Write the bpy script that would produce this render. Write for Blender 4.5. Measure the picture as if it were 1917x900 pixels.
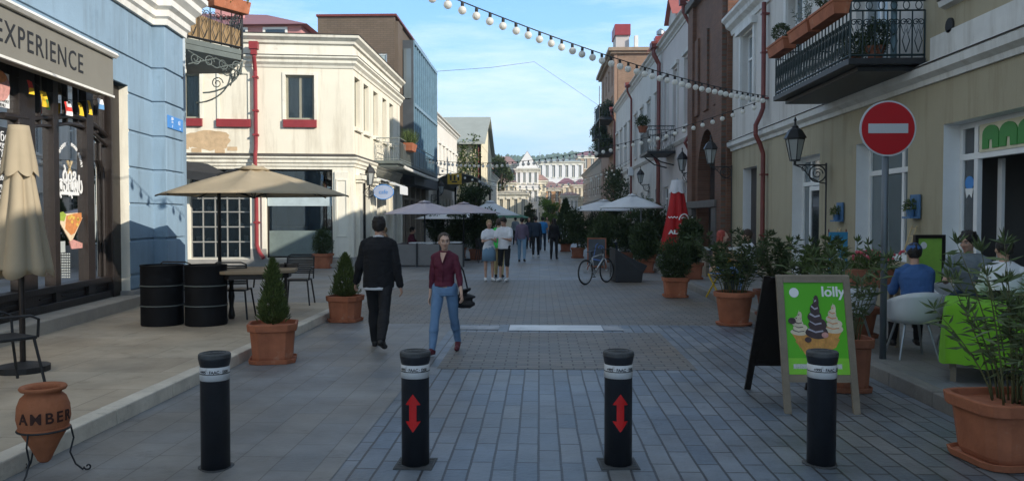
import bpy, bmesh, math, random
from mathutils import Vector, Matrix, noise as mnoise
from math import sin, cos, pi, radians, sqrt, atan2
random.seed(7)
for o in list(bpy.data.objects): bpy.data.objects.remove(o)
SC = bpy.context.scene
COL = SC.collection
# ------------------------------------------------------------------ camera
PW, PH, FPX = 1917.0, 900.0, 1504.0
CAMZ = 1.7
cam = bpy.data.objects.new('camera', bpy.data.cameras.new('camera')); COL.objects.link(cam)
cam.data.sensor_width = 36; cam.data.lens = 36*FPX/PW
cam.data.clip_start = 0.05; cam.data.clip_end = 9000
YAW, PITCH = math.atan(52/1504), math.atan(45/1504)
cam.location = (0, 0, CAMZ)
cam.rotation_euler = (radians(90)-PITCH, 0, YAW)
SC.camera = cam
CR = cam.rotation_euler.to_matrix()
SC.render.resolution_x, SC.render.resolution_y = 1024, 480
# ------------------------------------------------------------------ light
SUN_EL, SUN_AZ = radians(22.5), radians(56)      # azimuth measured from -Y towards +X
sd = Vector((sin(SUN_AZ)*cos(SUN_EL), -cos(SUN_AZ)*cos(SUN_EL), sin(SUN_EL)))
sun = bpy.data.objects.new('sun', bpy.data.lights.new('sun', 'SUN')); COL.objects.link(sun)
sun.data.energy = 4.9; sun.data.angle = radians(0.5); sun.data.color = (1.0, 0.93, 0.82)
sun.rotation_euler = sd.to_track_quat('Z', 'Y').to_euler()
W = bpy.data.worlds.new('World'); SC.world = W; W.use_nodes = True
nt = W.node_tree; bg = nt.nodes['Background']
sky = nt.nodes.new('ShaderNodeTexSky'); sky.sky_type = 'NISHITA'; sky.sun_disc = False
sky.sun_elevation = SUN_EL; sky.sun_rotation = atan2(sd.x, sd.y)
sky.air_density = 1.0; sky.dust_density = 0.4; sky.ozone_density = 2.0
bg.inputs['Strength'].default_value = 0.085
tc = nt.nodes.new('ShaderNodeTexCoord'); mp = nt.nodes.new('ShaderNodeMapping')
mp.inputs['Scale'].default_value = (1.2, 1.2, 7.0)
nz = nt.nodes.new('ShaderNodeTexNoise'); nz.inputs['Scale'].default_value = 1.9; nz.inputs['Detail'].default_value = 7; nz.inputs['Roughness'].default_value = .62
cr = nt.nodes.new('ShaderNodeValToRGB'); cr.color_ramp.elements[0].position = .43; cr.color_ramp.elements[1].position = .68
cr.color_ramp.elements[1].color = (.75,.75,.75,1)
mx = nt.nodes.new('ShaderNodeMixRGB'); mx.inputs[2].default_value = (13, 14.4, 15, 1)
sx = nt.nodes.new('ShaderNodeSeparateXYZ'); nt.links.new(tc.outputs['Generated'], sx.inputs[0])
gr = nt.nodes.new('ShaderNodeValToRGB'); gr.color_ramp.elements[0].position = 0.0; gr.color_ramp.elements[0].color = (9.4, 13.2, 15.2, 1)
e1 = gr.color_ramp.elements[1]; e1.position = .30; e1.color = (2.9, 7.3, 15.8, 1)
e2 = gr.color_ramp.elements.new(.14); e2.color = (5.4, 10.9, 16.6, 1)
nt.links.new(sx.outputs[2], gr.inputs[0])
mr = nt.nodes.new('ShaderNodeMapRange'); mr.inputs['From Min'].default_value = .25; mr.inputs['From Max'].default_value = .62; mr.inputs['To Min'].default_value = .92; mr.inputs['To Max'].default_value = 0
nt.links.new(sx.outputs[2], mr.inputs['Value'])
m2 = nt.nodes.new('ShaderNodeMixRGB'); nt.links.new(mr.outputs[0], m2.inputs[0]); bo = nt.nodes.new('ShaderNodeVectorMath'); bo.operation = 'SCALE'; bo.inputs['Scale'].default_value = 1.55; nt.links.new(sky.outputs[0], bo.inputs[0]); nt.links.new(bo.outputs[0], m2.inputs[1]); nt.links.new(gr.outputs[0], m2.inputs[2])
nt.links.new(tc.outputs['Generated'], mp.inputs[0]); nt.links.new(mp.outputs[0], nz.inputs['Vector'])
nt.links.new(nz.outputs['Fac'], cr.inputs[0]); nt.links.new(cr.outputs[0], mx.inputs[0])
nt.links.new(m2.outputs[0], mx.inputs[1]); nt.links.new(mx.outputs[0], bg.inputs[0])
SC.view_settings.view_transform = 'Standard'; SC.view_settings.look = 'None'
SC.view_settings.exposure = 0.18; SC.view_settings.gamma = 1.0; SC.view_settings.use_curve_mapping = False
SC.render.engine = 'CYCLES'
SC.cycles.max_bounces = 6; SC.cycles.transparent_max_bounces = 8

# ------------------------------------------------------------------ pixel helpers (photo pixels -> rays from the camera)
def ray(px, py):
    return CR @ Vector(((px-PW/2)/FPX, -(py-PH/2)/FPX, -1.0))
def gnd(px, py, z=0.0):
    r = ray(px, py); t = (z-CAMZ)/r.z
    return Vector((r.x*t, r.y*t, z))
def atY(px, py, Y):
    r = ray(px, py); t = Y/r.y
    return Vector((r.x*t, Y, CAMZ+r.z*t))
def atX(px, py, X):
    r = ray(px, py); t = X/r.x
    return Vector((X, r.y*t, CAMZ+r.z*t))

# ------------------------------------------------------------------ materials
MATS = {}
def mat(name, col, rough=.75, metal=0.0, var=.18, scale=3.0, bump=.15, bscale=30.0, island=0.0, spec=.4, trans=0.0, stain=None, coords='Object', streak=0.0):
    if name in MATS: return MATS[name]
    m = bpy.data.materials.new(name); m.use_nodes = True; MATS[name] = m
    n, l = m.node_tree.nodes, m.node_tree.links
    p = n['Principled BSDF']
    p.inputs['Roughness'].default_value = rough; p.inputs['Metallic'].default_value = metal
    p.inputs['Specular IOR Level'].default_value = spec
    c = n.new('ShaderNodeTexCoord')
    geo = n.new('ShaderNodeNewGeometry')
    src = geo.outputs['Position'] if coords == 'World' else c.outputs['Object']
    t = n.new('ShaderNodeTexNoise'); t.inputs['Scale'].default_value = scale; t.inputs['Detail'].default_value = 6; t.inputs['Roughness'].default_value = .6
    l.new(src, t.inputs['Vector'])
    hv = n.new('ShaderNodeHueSaturation'); hv.inputs['Color'].default_value = (*col, 1)
    mr = n.new('ShaderNodeMapRange'); mr.inputs['From Min'].default_value = .25; mr.inputs['From Max'].default_value = .75
    mr.inputs['To Min'].default_value = 1-var; mr.inputs['To Max'].default_value = 1+var
    l.new(t.outputs['Fac'], mr.inputs['Value'])
    val = mr.outputs[0]
    if island:
        mi = n.new('ShaderNodeMapRange'); mi.inputs['To Min'].default_value = 1-island; mi.inputs['To Max'].default_value = 1+island
        l.new(geo.outputs['Random Per Island'], mi.inputs['Value'])
        mm = n.new('ShaderNodeMath'); mm.operation = 'MULTIPLY'; l.new(val, mm.inputs[0]); l.new(mi.outputs[0], mm.inputs[1]); val = mm.outputs[0]
    l.new(val, hv.inputs['Value'])
    colout = hv.outputs[0]
    if stain:      # (colour, scale, threshold)
        s = n.new('ShaderNodeTexNoise'); s.inputs['Scale'].default_value = stain[1]; s.inputs['Detail'].default_value = 8; s.inputs['Roughness'].default_value = .7
        l.new(src, s.inputs['Vector'])
        r = n.new('ShaderNodeValToRGB'); r.color_ramp.elements[0].position = stain[2]; r.color_ramp.elements[1].position = min(stain[2]+.18, 1)
        l.new(s.outputs['Fac'], r.inputs[0])
        x = n.new('ShaderNodeMixRGB'); l.new(r.outputs[0], x.inputs[0]); l.new(colout, x.inputs[1]); x.inputs[2].default_value = (*stain[0], 1)
        colout = x.outputs[0]
    if streak:     # rain streaks and grime, vertical
        mp_ = n.new('ShaderNodeMapping'); mp_.inputs['Scale'].default_value = (3.2, 3.2, .32); l.new(geo.outputs['Position'], mp_.inputs[0])
        s = n.new('ShaderNodeTexNoise'); s.inputs['Scale'].default_value = 1.0; s.inputs['Detail'].default_value = 9; s.inputs['Roughness'].default_value = .68; l.new(mp_.outputs[0], s.inputs['Vector'])
        r = n.new('ShaderNodeMapRange'); r.inputs['From Min'].default_value = .50; r.inputs['From Max'].default_value = .78; r.inputs['To Max'].default_value = streak; l.new(s.outputs['Fac'], r.inputs[0])
        x = n.new('ShaderNodeMixRGB'); x.blend_type = 'MULTIPLY'; l.new(r.outputs[0], x.inputs[0]); l.new(colout, x.inputs[1]); x.inputs[2].default_value = (.40,.34,.27,1); colout = x.outputs[0]
    l.new(colout, p.inputs['Base Color'])
    if bump:
        b = n.new('ShaderNodeTexNoise'); b.inputs['Scale'].default_value = bscale; b.inputs['Detail'].default_value = 4
        l.new(src, b.inputs['Vector'])
        bp = n.new('ShaderNodeBump'); bp.inputs['Strength'].default_value = bump; bp.inputs['Distance'].default_value = .02
        l.new(b.outputs['Fac'], bp.inputs['Height']); l.new(bp.outputs[0], p.inputs['Normal'])
    if trans: # thin translucent leaves or fabric
        tr = n.new('ShaderNodeBsdfTranslucent'); l.new(colout, tr.inputs[0])
        ms = n.new('ShaderNodeMixShader'); ms.inputs[0].default_value = trans
        l.new(p.outputs[0], ms.inputs[1]); l.new(tr.outputs[0], ms.inputs[2]); l.new(ms.outputs[0], n['Material Output'].inputs[0])
    return m

def glass_clear(name, tint=(.6,.66,.66), refl=.12):
    m = bpy.data.materials.new(name); m.use_nodes = True; MATS[name] = m
    n, l = m.node_tree.nodes, m.node_tree.links
    n.remove(n['Principled BSDF'])
    tr = n.new('ShaderNodeBsdfTransparent'); tr.inputs[0].default_value = (*tint, 1)
    gl = n.new('ShaderNodeBsdfGlossy'); gl.inputs['Roughness'].default_value = .02
    fr = n.new('ShaderNodeFresnel'); fr.inputs[0].default_value = 1.5
    ad = n.new('ShaderNodeMath'); ad.operation = 'ADD'; ad.inputs[1].default_value = refl; l.new(fr.outputs[0], ad.inputs[0])
    ms = n.new('ShaderNodeMixShader'); l.new(ad.outputs[0], ms.inputs[0]); l.new(tr.outputs[0], ms.inputs[1]); l.new(gl.outputs[0], ms.inputs[2])
    l.new(ms.outputs[0], n['Material Output'].inputs[0])
    return m

def brickmat(name, c1, c2, mortar, bw, rh, ms=.012, rot=0, axis='xy', rough=.8, bump=.5, var=.25, off=.5, squash=1.0, nscale=1.5, spec=.4, tint=None):
    """masonry: axis says which world plane carries the courses ('xy' floor, 'xz', 'yz' walls)"""
    m = bpy.data.materials.new(name); m.use_nodes = True; MATS[name] = m
    n, l = m.node_tree.nodes, m.node_tree.links
    p = n['Principled BSDF']; p.inputs['Roughness'].default_value = rough; p.inputs['Specular IOR Level'].default_value = spec
    g = n.new('ShaderNodeNewGeometry'); sp = n.new('ShaderNodeSeparateXYZ'); cb = n.new('ShaderNodeCombineXYZ')
    l.new(g.outputs['Position'], sp.inputs[0])
    ia, ib = {'xy': (0, 1), 'yx': (1, 0), 'xz': (0, 2), 'yz': (1, 2)}[axis]
    l.new(sp.outputs[ia], cb.inputs[0]); l.new(sp.outputs[ib], cb.inputs[1])
    # a little waviness so that joints are not ruler straight
    wn = n.new('ShaderNodeTexNoise'); wn.inputs['Scale'].default_value = 2.2; l.new(g.outputs['Position'], wn.inputs['Vector'])
    vm = n.new('ShaderNodeVectorMath'); vm.operation = 'MULTIPLY_ADD'; vm.inputs[1].default_value = (.014, .014, 0); l.new(wn.outputs['Color'], vm.inputs[0]); l.new(cb.outputs[0], vm.inputs[2])
    b = n.new('ShaderNodeTexBrick'); l.new(vm.outputs[0], b.inputs['Vector'])
    b.inputs['Scale'].default_value = 1; b.inputs['Brick Width'].default_value = bw; b.inputs['Row Height'].default_value = rh
    b.inputs['Mortar Size'].default_value = ms; b.inputs['Mortar Smooth'].default_value = .2; b.offset = off; b.squash = squash
    b.inputs['Color1'].default_value = (*c1, 1); b.inputs['Color2'].default_value = (*c2, 1); b.inputs['Mortar'].default_value = (*mortar, 1)
    t = n.new('ShaderNodeTexNoise'); t.inputs['Scale'].default_value = nscale; t.inputs['Detail'].default_value = 8; t.inputs['Roughness'].default_value = .65
    l.new(g.outputs['Position'], t.inputs['Vector'])
    mr = n.new('ShaderNodeMapRange'); mr.inputs['From Min'].default_value = .3; mr.inputs['From Max'].default_value = .7
    mr.inputs['To Min'].default_value = 1-var; mr.inputs['To Max'].default_value = 1+var; l.new(t.outputs['Fac'], mr.inputs[0])
    hv = n.new('ShaderNodeHueSaturation'); l.new(b.outputs['Color'], hv.inputs['Color']); l.new(mr.outputs[0], hv.inputs['Value'])
    co_ = hv.outputs[0]
    if tint:
        tn = n.new('ShaderNodeTexNoise'); tn.inputs['Scale'].default_value = .55; tn.inputs['Detail'].default_value = 5; l.new(g.outputs['Position'], tn.inputs['Vector'])
        tr = n.new('ShaderNodeMapRange'); tr.inputs['From Min'].default_value = .42; tr.inputs['From Max'].default_value = .62; tr.inputs['To Max'].default_value = .75; l.new(tn.outputs['Fac'], tr.inputs[0])
        tm = n.new('ShaderNodeMixRGB'); tm.blend_type = 'MULTIPLY'; l.new(tr.outputs[0], tm.inputs[0]); l.new(co_, tm.inputs[1]); tm.inputs[2].default_value = (*tint,1)
        dn = n.new('ShaderNodeTexNoise'); dn.inputs['Scale'].default_value = 3.1; dn.inputs['Detail'].default_value = 10; dn.inputs['Roughness'].default_value = .75; l.new(g.outputs['Position'], dn.inputs['Vector'])
        dr_ = n.new('ShaderNodeMapRange'); dr_.inputs['From Min'].default_value = .56; dr_.inputs['From Max'].default_value = .70; dr_.inputs['To Max'].default_value = .6; l.new(dn.outputs['Fac'], dr_.inputs[0])
        dm = n.new('ShaderNodeMixRGB'); dm.blend_type = 'MULTIPLY'; l.new(dr_.outputs[0], dm.inputs[0]); l.new(tm.outputs[0], dm.inputs[1]); dm.inputs[2].default_value = (.5,.48,.46,1); co_ = dm.outputs[0]
    l.new(co_, p.inputs['Base Color'])
    f = n.new('ShaderNodeTexNoise'); f.inputs['Scale'].default_value = 25; f.inputs['Detail'].default_value = 5; l.new(g.outputs['Position'], f.inputs['Vector'])
    ad = n.new('ShaderNodeMath'); ad.operation = 'MULTIPLY_ADD'; ad.inputs[1].default_value = -1.0; l.new(b.outputs['Fac'], ad.inputs[0])
    mf = n.new('ShaderNodeMath'); mf.operation = 'MULTIPLY'; mf.inputs[1].default_value = .5; l.new(f.outputs['Fac'], mf.inputs[0]); l.new(mf.outputs[0], ad.inputs[2])
    bp = n.new('ShaderNodeBump'); bp.inputs['Strength'].default_value = bump; bp.inputs['Distance'].default_value = .015
    l.new(ad.outputs[0], bp.inputs['Height']); l.new(bp.outputs[0], p.inputs['Normal'])
    rr = n.new('ShaderNodeMapRange'); rr.inputs['To Min'].default_value = rough-.18; rr.inputs['To Max'].default_value = rough+.12; l.new(t.outputs['Fac'], rr.inputs[0]); l.new(rr.outputs[0], p.inputs['Roughness'])
    return m

# ------------------------------------------------------------------ objects
def tag(o, label=None, cat=None, group=None, kind=None):
    if label: o['label'] = label
    if cat: o['category'] = cat
    if group: o['group'] = group
    if kind: o['kind'] = kind
    return o
def thing(name, label, cat, loc=(0,0,0), rz=0, group=None):
    o = bpy.data.objects.new(name, None); COL.objects.link(o)
    o.location = loc; o.rotation_euler = (0, 0, rz); o.empty_display_size = .2
    return tag(o, label, cat, group)
def root_of(o):
    while o.parent: o = o.parent
    return o
def copy_tree(o, parent=None):
    c = o.copy(); COL.objects.link(c)
    if parent: c.parent = parent
    for ch in list(o.children): copy_tree(ch, c)
    return c
def another(proto, loc, rz=0, label=None, scale=None, **kw):
    c = copy_tree(proto); c.location = loc; c.rotation_euler = (0, 0, rz)
    if scale: c.scale = scale if hasattr(scale, '__len__') else (scale,)*3
    if label: c['label'] = label
    return c

class MB:
    def __init__(s): s.V, s.F, s.I, s.S = [], [], [], []; s.mi = 0; s.sm = False; s.X = None
    def add(s, vs, fs):
        k = len(s.V)
        if s.X is not None: vs = [s.X @ Vector(v) for v in vs]
        s.V.extend([tuple(v) for v in vs])
        for f in fs: s.F.append(tuple(k+i for i in f)); s.I.append(s.mi); s.S.append(s.sm)
        return s
    def box(s, x0, x1, y0, y1, z0, z1):
        return s.add([(x0,y0,z0),(x1,y0,z0),(x1,y1,z0),(x0,y1,z0),(x0,y0,z1),(x1,y0,z1),(x1,y1,z1),(x0,y1,z1)],
                     [(0,3,2,1),(4,5,6,7),(0,1,5,4),(1,2,6,5),(2,3,7,6),(3,0,4,7)])
    def quad(s, a, b, c, d): return s.add([a,b,c,d], [(0,1,2,3)])
    def prism(s, poly, z0, z1):
        n = len(poly)
        return s.add([(x,y,z0) for x,y in poly]+[(x,y,z1) for x,y in poly],
                     [tuple(range(n-1,-1,-1)), tuple(range(n,2*n))]+[(i,(i+1)%n,n+(i+1)%n,n+i) for i in range(n)])
    def slab(s, pts, thick):
        """3D planar polygon given thickness vector"""
        n = len(pts); t = Vector(thick); P = [Vector(p) for p in pts]
        return s.add(P+[p+t for p in P], [tuple(range(n-1,-1,-1)), tuple(range(n,2*n))]+[(i,(i+1)%n,n+(i+1)%n,n+i) for i in range(n)])
    def lathe(s, prof, c=(0,0,0), n=24, fn=None):
        vs, fs = [], []
        for (r, z) in prof:
            for k in range(n):
                a = 2*pi*k/n; rr = r if fn is None else r*fn(a, z)
                vs.append((c[0]+rr*cos(a), c[1]+rr*sin(a), c[2]+z))
        m = len(prof)
        for j in range(m-1):
            for k in range(n):
                fs.append((j*n+k, j*n+(k+1)%n, (j+1)*n+(k+1)%n, (j+1)*n+k))
        if prof[0][0] > 1e-5: fs.append(tuple(range(n-1,-1,-1)))
        if prof[-1][0] > 1e-5: fs.append(tuple((m-1)*n+k for k in range(n)))
        return s.add(vs, fs)
    def loft(s, rings, cap=True):
        n = len(rings[0]); vs = [p for r in rings for p in r]; fs = []
        for j in range(len(rings)-1):
            for k in range(n): fs.append((j*n+k, j*n+(k+1)%n, (j+1)*n+(k+1)%n, (j+1)*n+k))
        if cap: fs += [tuple(range(n-1,-1,-1)), tuple((len(rings)-1)*n+k for k in range(n))]
        return s.add(vs, fs)
    def tube(s, path, r, n=8, closed=False):
        P = [Vector(p) for p in path]; m = len(P)
        R = r if hasattr(r, '__len__') else [r]*m
        rings = []; prev = None
        for i in range(m):
            if closed: t = (P[(i+1)%m]-P[i-1])
            else: t = (P[min(i+1,m-1)]-P[max(i-1,0)])
            if t.length < 1e-9: t = Vector((0,0,1))
            t.normalize()
            if prev is None:
                a = Vector((0,0,1)) if abs(t.z) < .9 else Vector((1,0,0))
                u = t.cross(a).normalized()
            else:
                u = prev - t*prev.dot(t)
                u = u.normalized() if u.length > 1e-6 else t.orthogonal().normalized()
            prev = u; v = t.cross(u)
            rings.append([P[i]+(u*cos(2*pi*k/n)+v*sin(2*pi*k/n))*R[i] for k in range(n)])
        if closed:
            rings.append(rings[0]); return s.loft(rings, cap=False)
        return s.loft(rings)
    def ball(s, c, r, n=12, m=8, sc=(1,1,1)):
        prof = [(0,-1)]+[(sin(pi*j/m), -cos(pi*j/m)) for j in range(1,m)]+[(0,1)]
        vs, fs = [], []
        vs.append((c[0], c[1], c[2]-r*sc[2]))
        for j in range(1,m):
            for k in range(n):
                a=2*pi*k/n; vs.append((c[0]+r*sc[0]*prof[j][0]*cos(a), c[1]+r*sc[1]*prof[j][0]*sin(a), c[2]+r*sc[2]*prof[j][1]))
        vs.append((c[0], c[1], c[2]+r*sc[2]))
        for k in range(n): fs.append((0, 1+(k+1)%n, 1+k))
        for j in range(m-2):
            for k in range(n): fs.append((1+j*n+k, 1+j*n+(k+1)%n, 1+(j+1)*n+(k+1)%n, 1+(j+1)*n+k))
        L = len(vs)-1
        for k in range(n): fs.append((L, 1+(m-2)*n+k, 1+(m-2)*n+(k+1)%n))
        return s.add(vs, fs)
    def build(s, name, mats, parent=None, world=False, smooth=None, bevel=0, label=None):
        me = bpy.data.meshes.new(name)
        V = s.V
        if world and parent is not None:
            r = root_of(parent); M_ = (Matrix.Translation(r.location) @ r.rotation_euler.to_matrix().to_4x4()).inverted()
            V = [tuple(M_ @ Vector(v)) for v in V]
        me.from_pydata(V, [], s.F)
        if not isinstance(mats, (list, tuple)): mats = [mats]
        for m in mats: me.materials.append(MATS[m] if isinstance(m, str) else m)
        me.polygons.foreach_set('material_index', s.I)
        me.polygons.foreach_set('use_smooth', [smooth if smooth is not None else x for x in s.S])
        me.update()
        o = bpy.data.objects.new(name, me); COL.objects.link(o)
        if parent is not None: o.parent = parent
        if bevel:
            b = o.modifiers.new('bevel', 'BEVEL'); b.width = bevel; b.segments = 2; b.limit_method = 'ANGLE'
        if label: o['label'] = label
        return o

def circ(c, r, n=16, plane='xz', a0=0, a1=2*pi):
    out = []
    for k in range(n+1):
        a = a0+(a1-a0)*k/n
        q = (r*cos(a), r*sin(a))
        out.append({'xz': (c[0]+q[0], c[1], c[2]+q[1]), 'yz': (c[0], c[1]+q[0], c[2]+q[1]), 'xy': (c[0]+q[0], c[1]+q[1], c[2])}[plane])
    return out

TMP = bpy.data.scenes.new('tmp_eval')
def evaluated_mesh(o):
    """mesh of o with its modifiers applied, evaluated alone in a scratch scene (fast)"""
    COL.objects.unlink(o); TMP.collection.objects.link(o)
    vl = TMP.view_layers[0]; vl.update()
    me = bpy.data.meshes.new_from_object(o.evaluated_get(vl.depsgraph))
    TMP.collection.objects.unlink(o); COL.objects.link(o)
    return me
def remeshed(mb, name, m, parent, voxel, smooth_it=3, disp=0, dscale=8):
    """union the overlapping closed shapes of mb into one continuous smooth mesh"""
    o = mb.build(name, m, None)
    md = o.modifiers.new('r', 'REMESH'); md.mode = 'VOXEL'; md.voxel_size = voxel
    sm = o.modifiers.new('s', 'SMOOTH'); sm.iterations = smooth_it; sm.factor = .5
    me = evaluated_mesh(o)
    o.modifiers.clear(); old = o.data; o.data = me; bpy.data.meshes.remove(old)
    if disp:
        nv = len(me.vertices); co = [0.0]*nv*3; no = [0.0]*nv*3
        me.vertices.foreach_get('co', co); me.vertex_normals.foreach_get('vector', no)
        for i in range(0, nv*3, 3):
            x_, y_, z_ = co[i], co[i+1], co[i+2]; d = disp*(mnoise.noise(Vector((x_*dscale, y_*dscale, z_*dscale*.6)))+.9*(.5-abs(mnoise.noise(Vector((x_*dscale*.8+z_*6, y_*dscale*.8, z_*dscale*1.5)))))*1.0-.3)
            co[i] += no[i]*d; co[i+1] += no[i+1]*d; co[i+2] += no[i+2]*d
        me.vertices.foreach_set('co', co)
    me.polygons.foreach_set('use_smooth', [True]*len(me.polygons)); me.update()
    o.parent = parent
    return o

def text(name, s, size, m, parent, org, right, up, align='CENTER', extrude=.002, bend=None, world=True, width=None, bold=0, spacing=1.0):
    """lettering as real thin mesh. bend=(R): wrap round a vertical cylinder, org = cylinder axis point at text height, angle 0 faces -Y"""
    c = bpy.data.curves.new(name, 'FONT'); c.body = s; c.size = size; c.align_x = align; c.align_y = 'CENTER'; c.extrude = extrude
    c.space_character = spacing
    c.resolution_u = 3
    if bold: c.offset = bold
    o = bpy.data.objects.new(name, c); COL.objects.link(o)
    me = evaluated_mesh(o)
    bpy.data.objects.remove(o)
    xs = [v.co.x for v in me.vertices]
    if width and xs:
        k = width/(max(xs)-min(xs))
        for v in me.vertices: v.co.x *= k
    R_, U_ = Vector(right), Vector(up); N_ = R_.cross(U_)
    O_ = Vector(org)
    if bend:
        R = bend
        for v in me.vertices:
            a = v.co.x/(R if not callable(R) else R(v.co.y)); rr = (R if not callable(R) else R(v.co.y)) + v.co.z
            v.co = O_ + Vector((rr*sin(a), -rr*cos(a), v.co.y))
    else:
        for v in me.vertices: v.co = O_ + R_*v.co.x + U_*v.co.y + N_*v.co.z
    if world and parent is not None:
        r = root_of(parent); M_ = (Matrix.Translation(r.location) @ r.rotation_euler.to_matrix().to_4x4()).inverted()
        for v in me.vertices: v.co = M_ @ v.co
    me.materials.clear(); me.materials.append(MATS[m] if isinstance(m, str) else m)
    ob = bpy.data.objects.new(name, me); COL.objects.link(ob)
    if parent is not None: ob.parent = parent
    return ob

# ------------------------------------------------------------------ facades
class Fac:
    """a vertical facade: u runs along the wall, d out of it. Outward normal is to the right of u when flip=1"""
    def __init__(s, o, u, flip=1):
        s.O = Vector((o[0], o[1], 0)); U = Vector((u[0], u[1], 0)).normalized(); s.U = U
        s.N = Vector((U.y, -U.x, 0))*flip; s.flip = flip
    def p(s, u, z, d=0): q = s.O+s.U*u+s.N*d; return (q.x, q.y, z)
    def hit(s, px, py, d=0):
        r = ray(px, py); o = s.O+s.N*d
        t = (o-Vector((0,0,0))).dot(s.N)/Vector((r.x, r.y, 0)).dot(s.N)
        q = Vector((r.x*t, r.y*t, 0))
        return (q-o).dot(s.U), CAMZ+r.z*t
    def uu(s, px, d=0): return s.hit(px, 400, d)[0]
    def box(s, mb, u0, u1, z0, z1, d0, d1):
        a = [s.p(u0,z0,d0), s.p(u1,z0,d0), s.p(u1,z0,d1), s.p(u0,z0,d1), s.p(u0,z1,d0), s.p(u1,z1,d0), s.p(u1,z1,d1), s.p(u0,z1,d1)]
        return mb.add(a, [(0,3,2,1),(4,5,6,7),(0,1,5,4),(1,2,6,5),(2,3,7,6),(3,0,4,7)])
    def poly(s, mb, pts, d0, d1):
        """pts in (u,z)"""
        n = len(pts)
        return mb.add([s.p(u,z,d0) for u,z in pts]+[s.p(u,z,d1) for u,z in pts],
               [tuple(range(n-1,-1,-1)), tuple(range(n,2*n))]+[(i,(i+1)%n,n+(i+1)%n,n+i) for i in range(n)])
    def mould(s, mb, u0, u1, prof):
        """prof [(d,z)...] closed section extruded along u"""
        n = len(prof)
        return mb.add([s.p(u0,z,d) for d,z in prof]+[s.p(u1,z,d) for d,z in prof],
               [tuple(range(n-1,-1,-1)), tuple(range(n,2*n))]+[(i,(i+1)%n,n+(i+1)%n,n+i) for i in range(n)])
    def wall(s, parent, m, u0, u1, z0, z1, ops=(), reveal=.2, name='wall', d=0, rm=None, inset=None):
        mb = MB(); ops = [(max(a,u0),min(b,u1),max(c,z0),min(e,z1)) for a,b,c,e in ops]
        us = sorted({u0,u1,*[o[0] for o in ops],*[o[1] for o in ops]}); zs = sorted({z0,z1,*[o[2] for o in ops],*[o[3] for o in ops]})
        for i in range(len(us)-1):
            for j in range(len(zs)-1):
                cu, cz = (us[i]+us[i+1])/2, (zs[j]+zs[j+1])/2
                if any(a<cu<b and c<cz<e for a,b,c,e in ops): continue
                mb.quad(s.p(us[i],zs[j],d), s.p(us[i+1],zs[j],d), s.p(us[i+1],zs[j+1],d), s.p(us[i],zs[j+1],d))
        r = d-reveal; inn = d-(inset or reveal+.06)
        for a,b,c,e in ops:
            mb.mi = 1 if rm else 0
            mb.quad(s.p(a,c,d), s.p(a,e,d), s.p(a,e,r), s.p(a,c,r)); mb.quad(s.p(b,c,d), s.p(b,e,d), s.p(b,e,r), s.p(b,c,r))
            mb.quad(s.p(a,c,d), s.p(b,c,d), s.p(b,c,r), s.p(a,c,r)); mb.quad(s.p(a,e,d), s.p(b,e,d), s.p(b,e,r), s.p(a,e,r))
        mb.mi = 0
        mb.quad(s.p(u0,z0,d), s.p(u0,z1,d), s.p(u0,z1,inn), s.p(u0,z0,inn)); mb.quad(s.p(u1,z0,d), s.p(u1,z1,d), s.p(u1,z1,inn), s.p(u1,z0,inn))
        mb.quad(s.p(u0,z1,d), s.p(u1,z1,d), s.p(u1,z1,inn), s.p(u0,z1,inn))
        return mb.build(name, [m, rm] if rm else m, parent, world=True)
    def window(s, parent, u0, u1, z0, z1, d=-.2, cols=2, trans=None, fm='white_paint', gm='glass_dark', fw=.06, name='window', sill=None, curtain=None, colw=None):
        if u0 > u1: u0, u1 = u1, u0
        mb = MB(); D0, D1 = d-.03, d+.03
        for a,b in ((u0,u0+fw),(u1-fw,u1)): s.box(mb, a, b, z0, z1, D0, D1)
        s.box(mb, u0+fw, u1-fw, z0, z0+fw, D0, D1); s.box(mb, u0+fw, u1-fw, z1-fw, z1, D0, D1)
        cuts = colw or [u0+(u1-u0)*k/cols for k in range(1,cols)]
        for c in cuts: s.box(mb, c-fw*.5, c+fw*.5, z0+fw, z1-fw, D0, D1-.004)
        if trans:
            for t in (trans if hasattr(trans,'__len__') else [trans]): s.box(mb, u0+fw, u1-fw, t-fw*.5, t+fw*.5, D0, D1+.008)
        w = mb.build(name, fm, parent, world=True)
        g = MB(); s.box(g, u0+fw*.5, u1-fw*.5, z0+fw*.5, z1-fw*.5, d-.012, d-.004); g.build('pane', gm, w, world=True)
        if curtain:
            c = MB()
            n = 26
            for (a,b) in ((u0+.03,u0+(u1-u0)*.46),(u1-(u1-u0)*.46,u1-.03)):
                pts = [(a+(b-a)*k/n, d-.07+.015*sin(k*2.1)) for k in range(n+1)]
                for k in range(n): c.quad(s.p(pts[k][0],z0+.03,pts[k][1]), s.p(pts[k+1][0],z0+.03,pts[k+1][1]), s.p(pts[k+1][0],z1-.03,pts[k+1][1]), s.p(pts[k][0],z1-.03,pts[k][1]))
            c.build('curtain', curtain, w, world=True, smooth=True)
        if sill:
            q = MB(); s.box(q, u0-.08, u1+.08, z0-sill[1], z0-.002, -.02, .1); q.build('sill', sill[0], w, world=True, bevel=.008)
        return w

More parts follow.
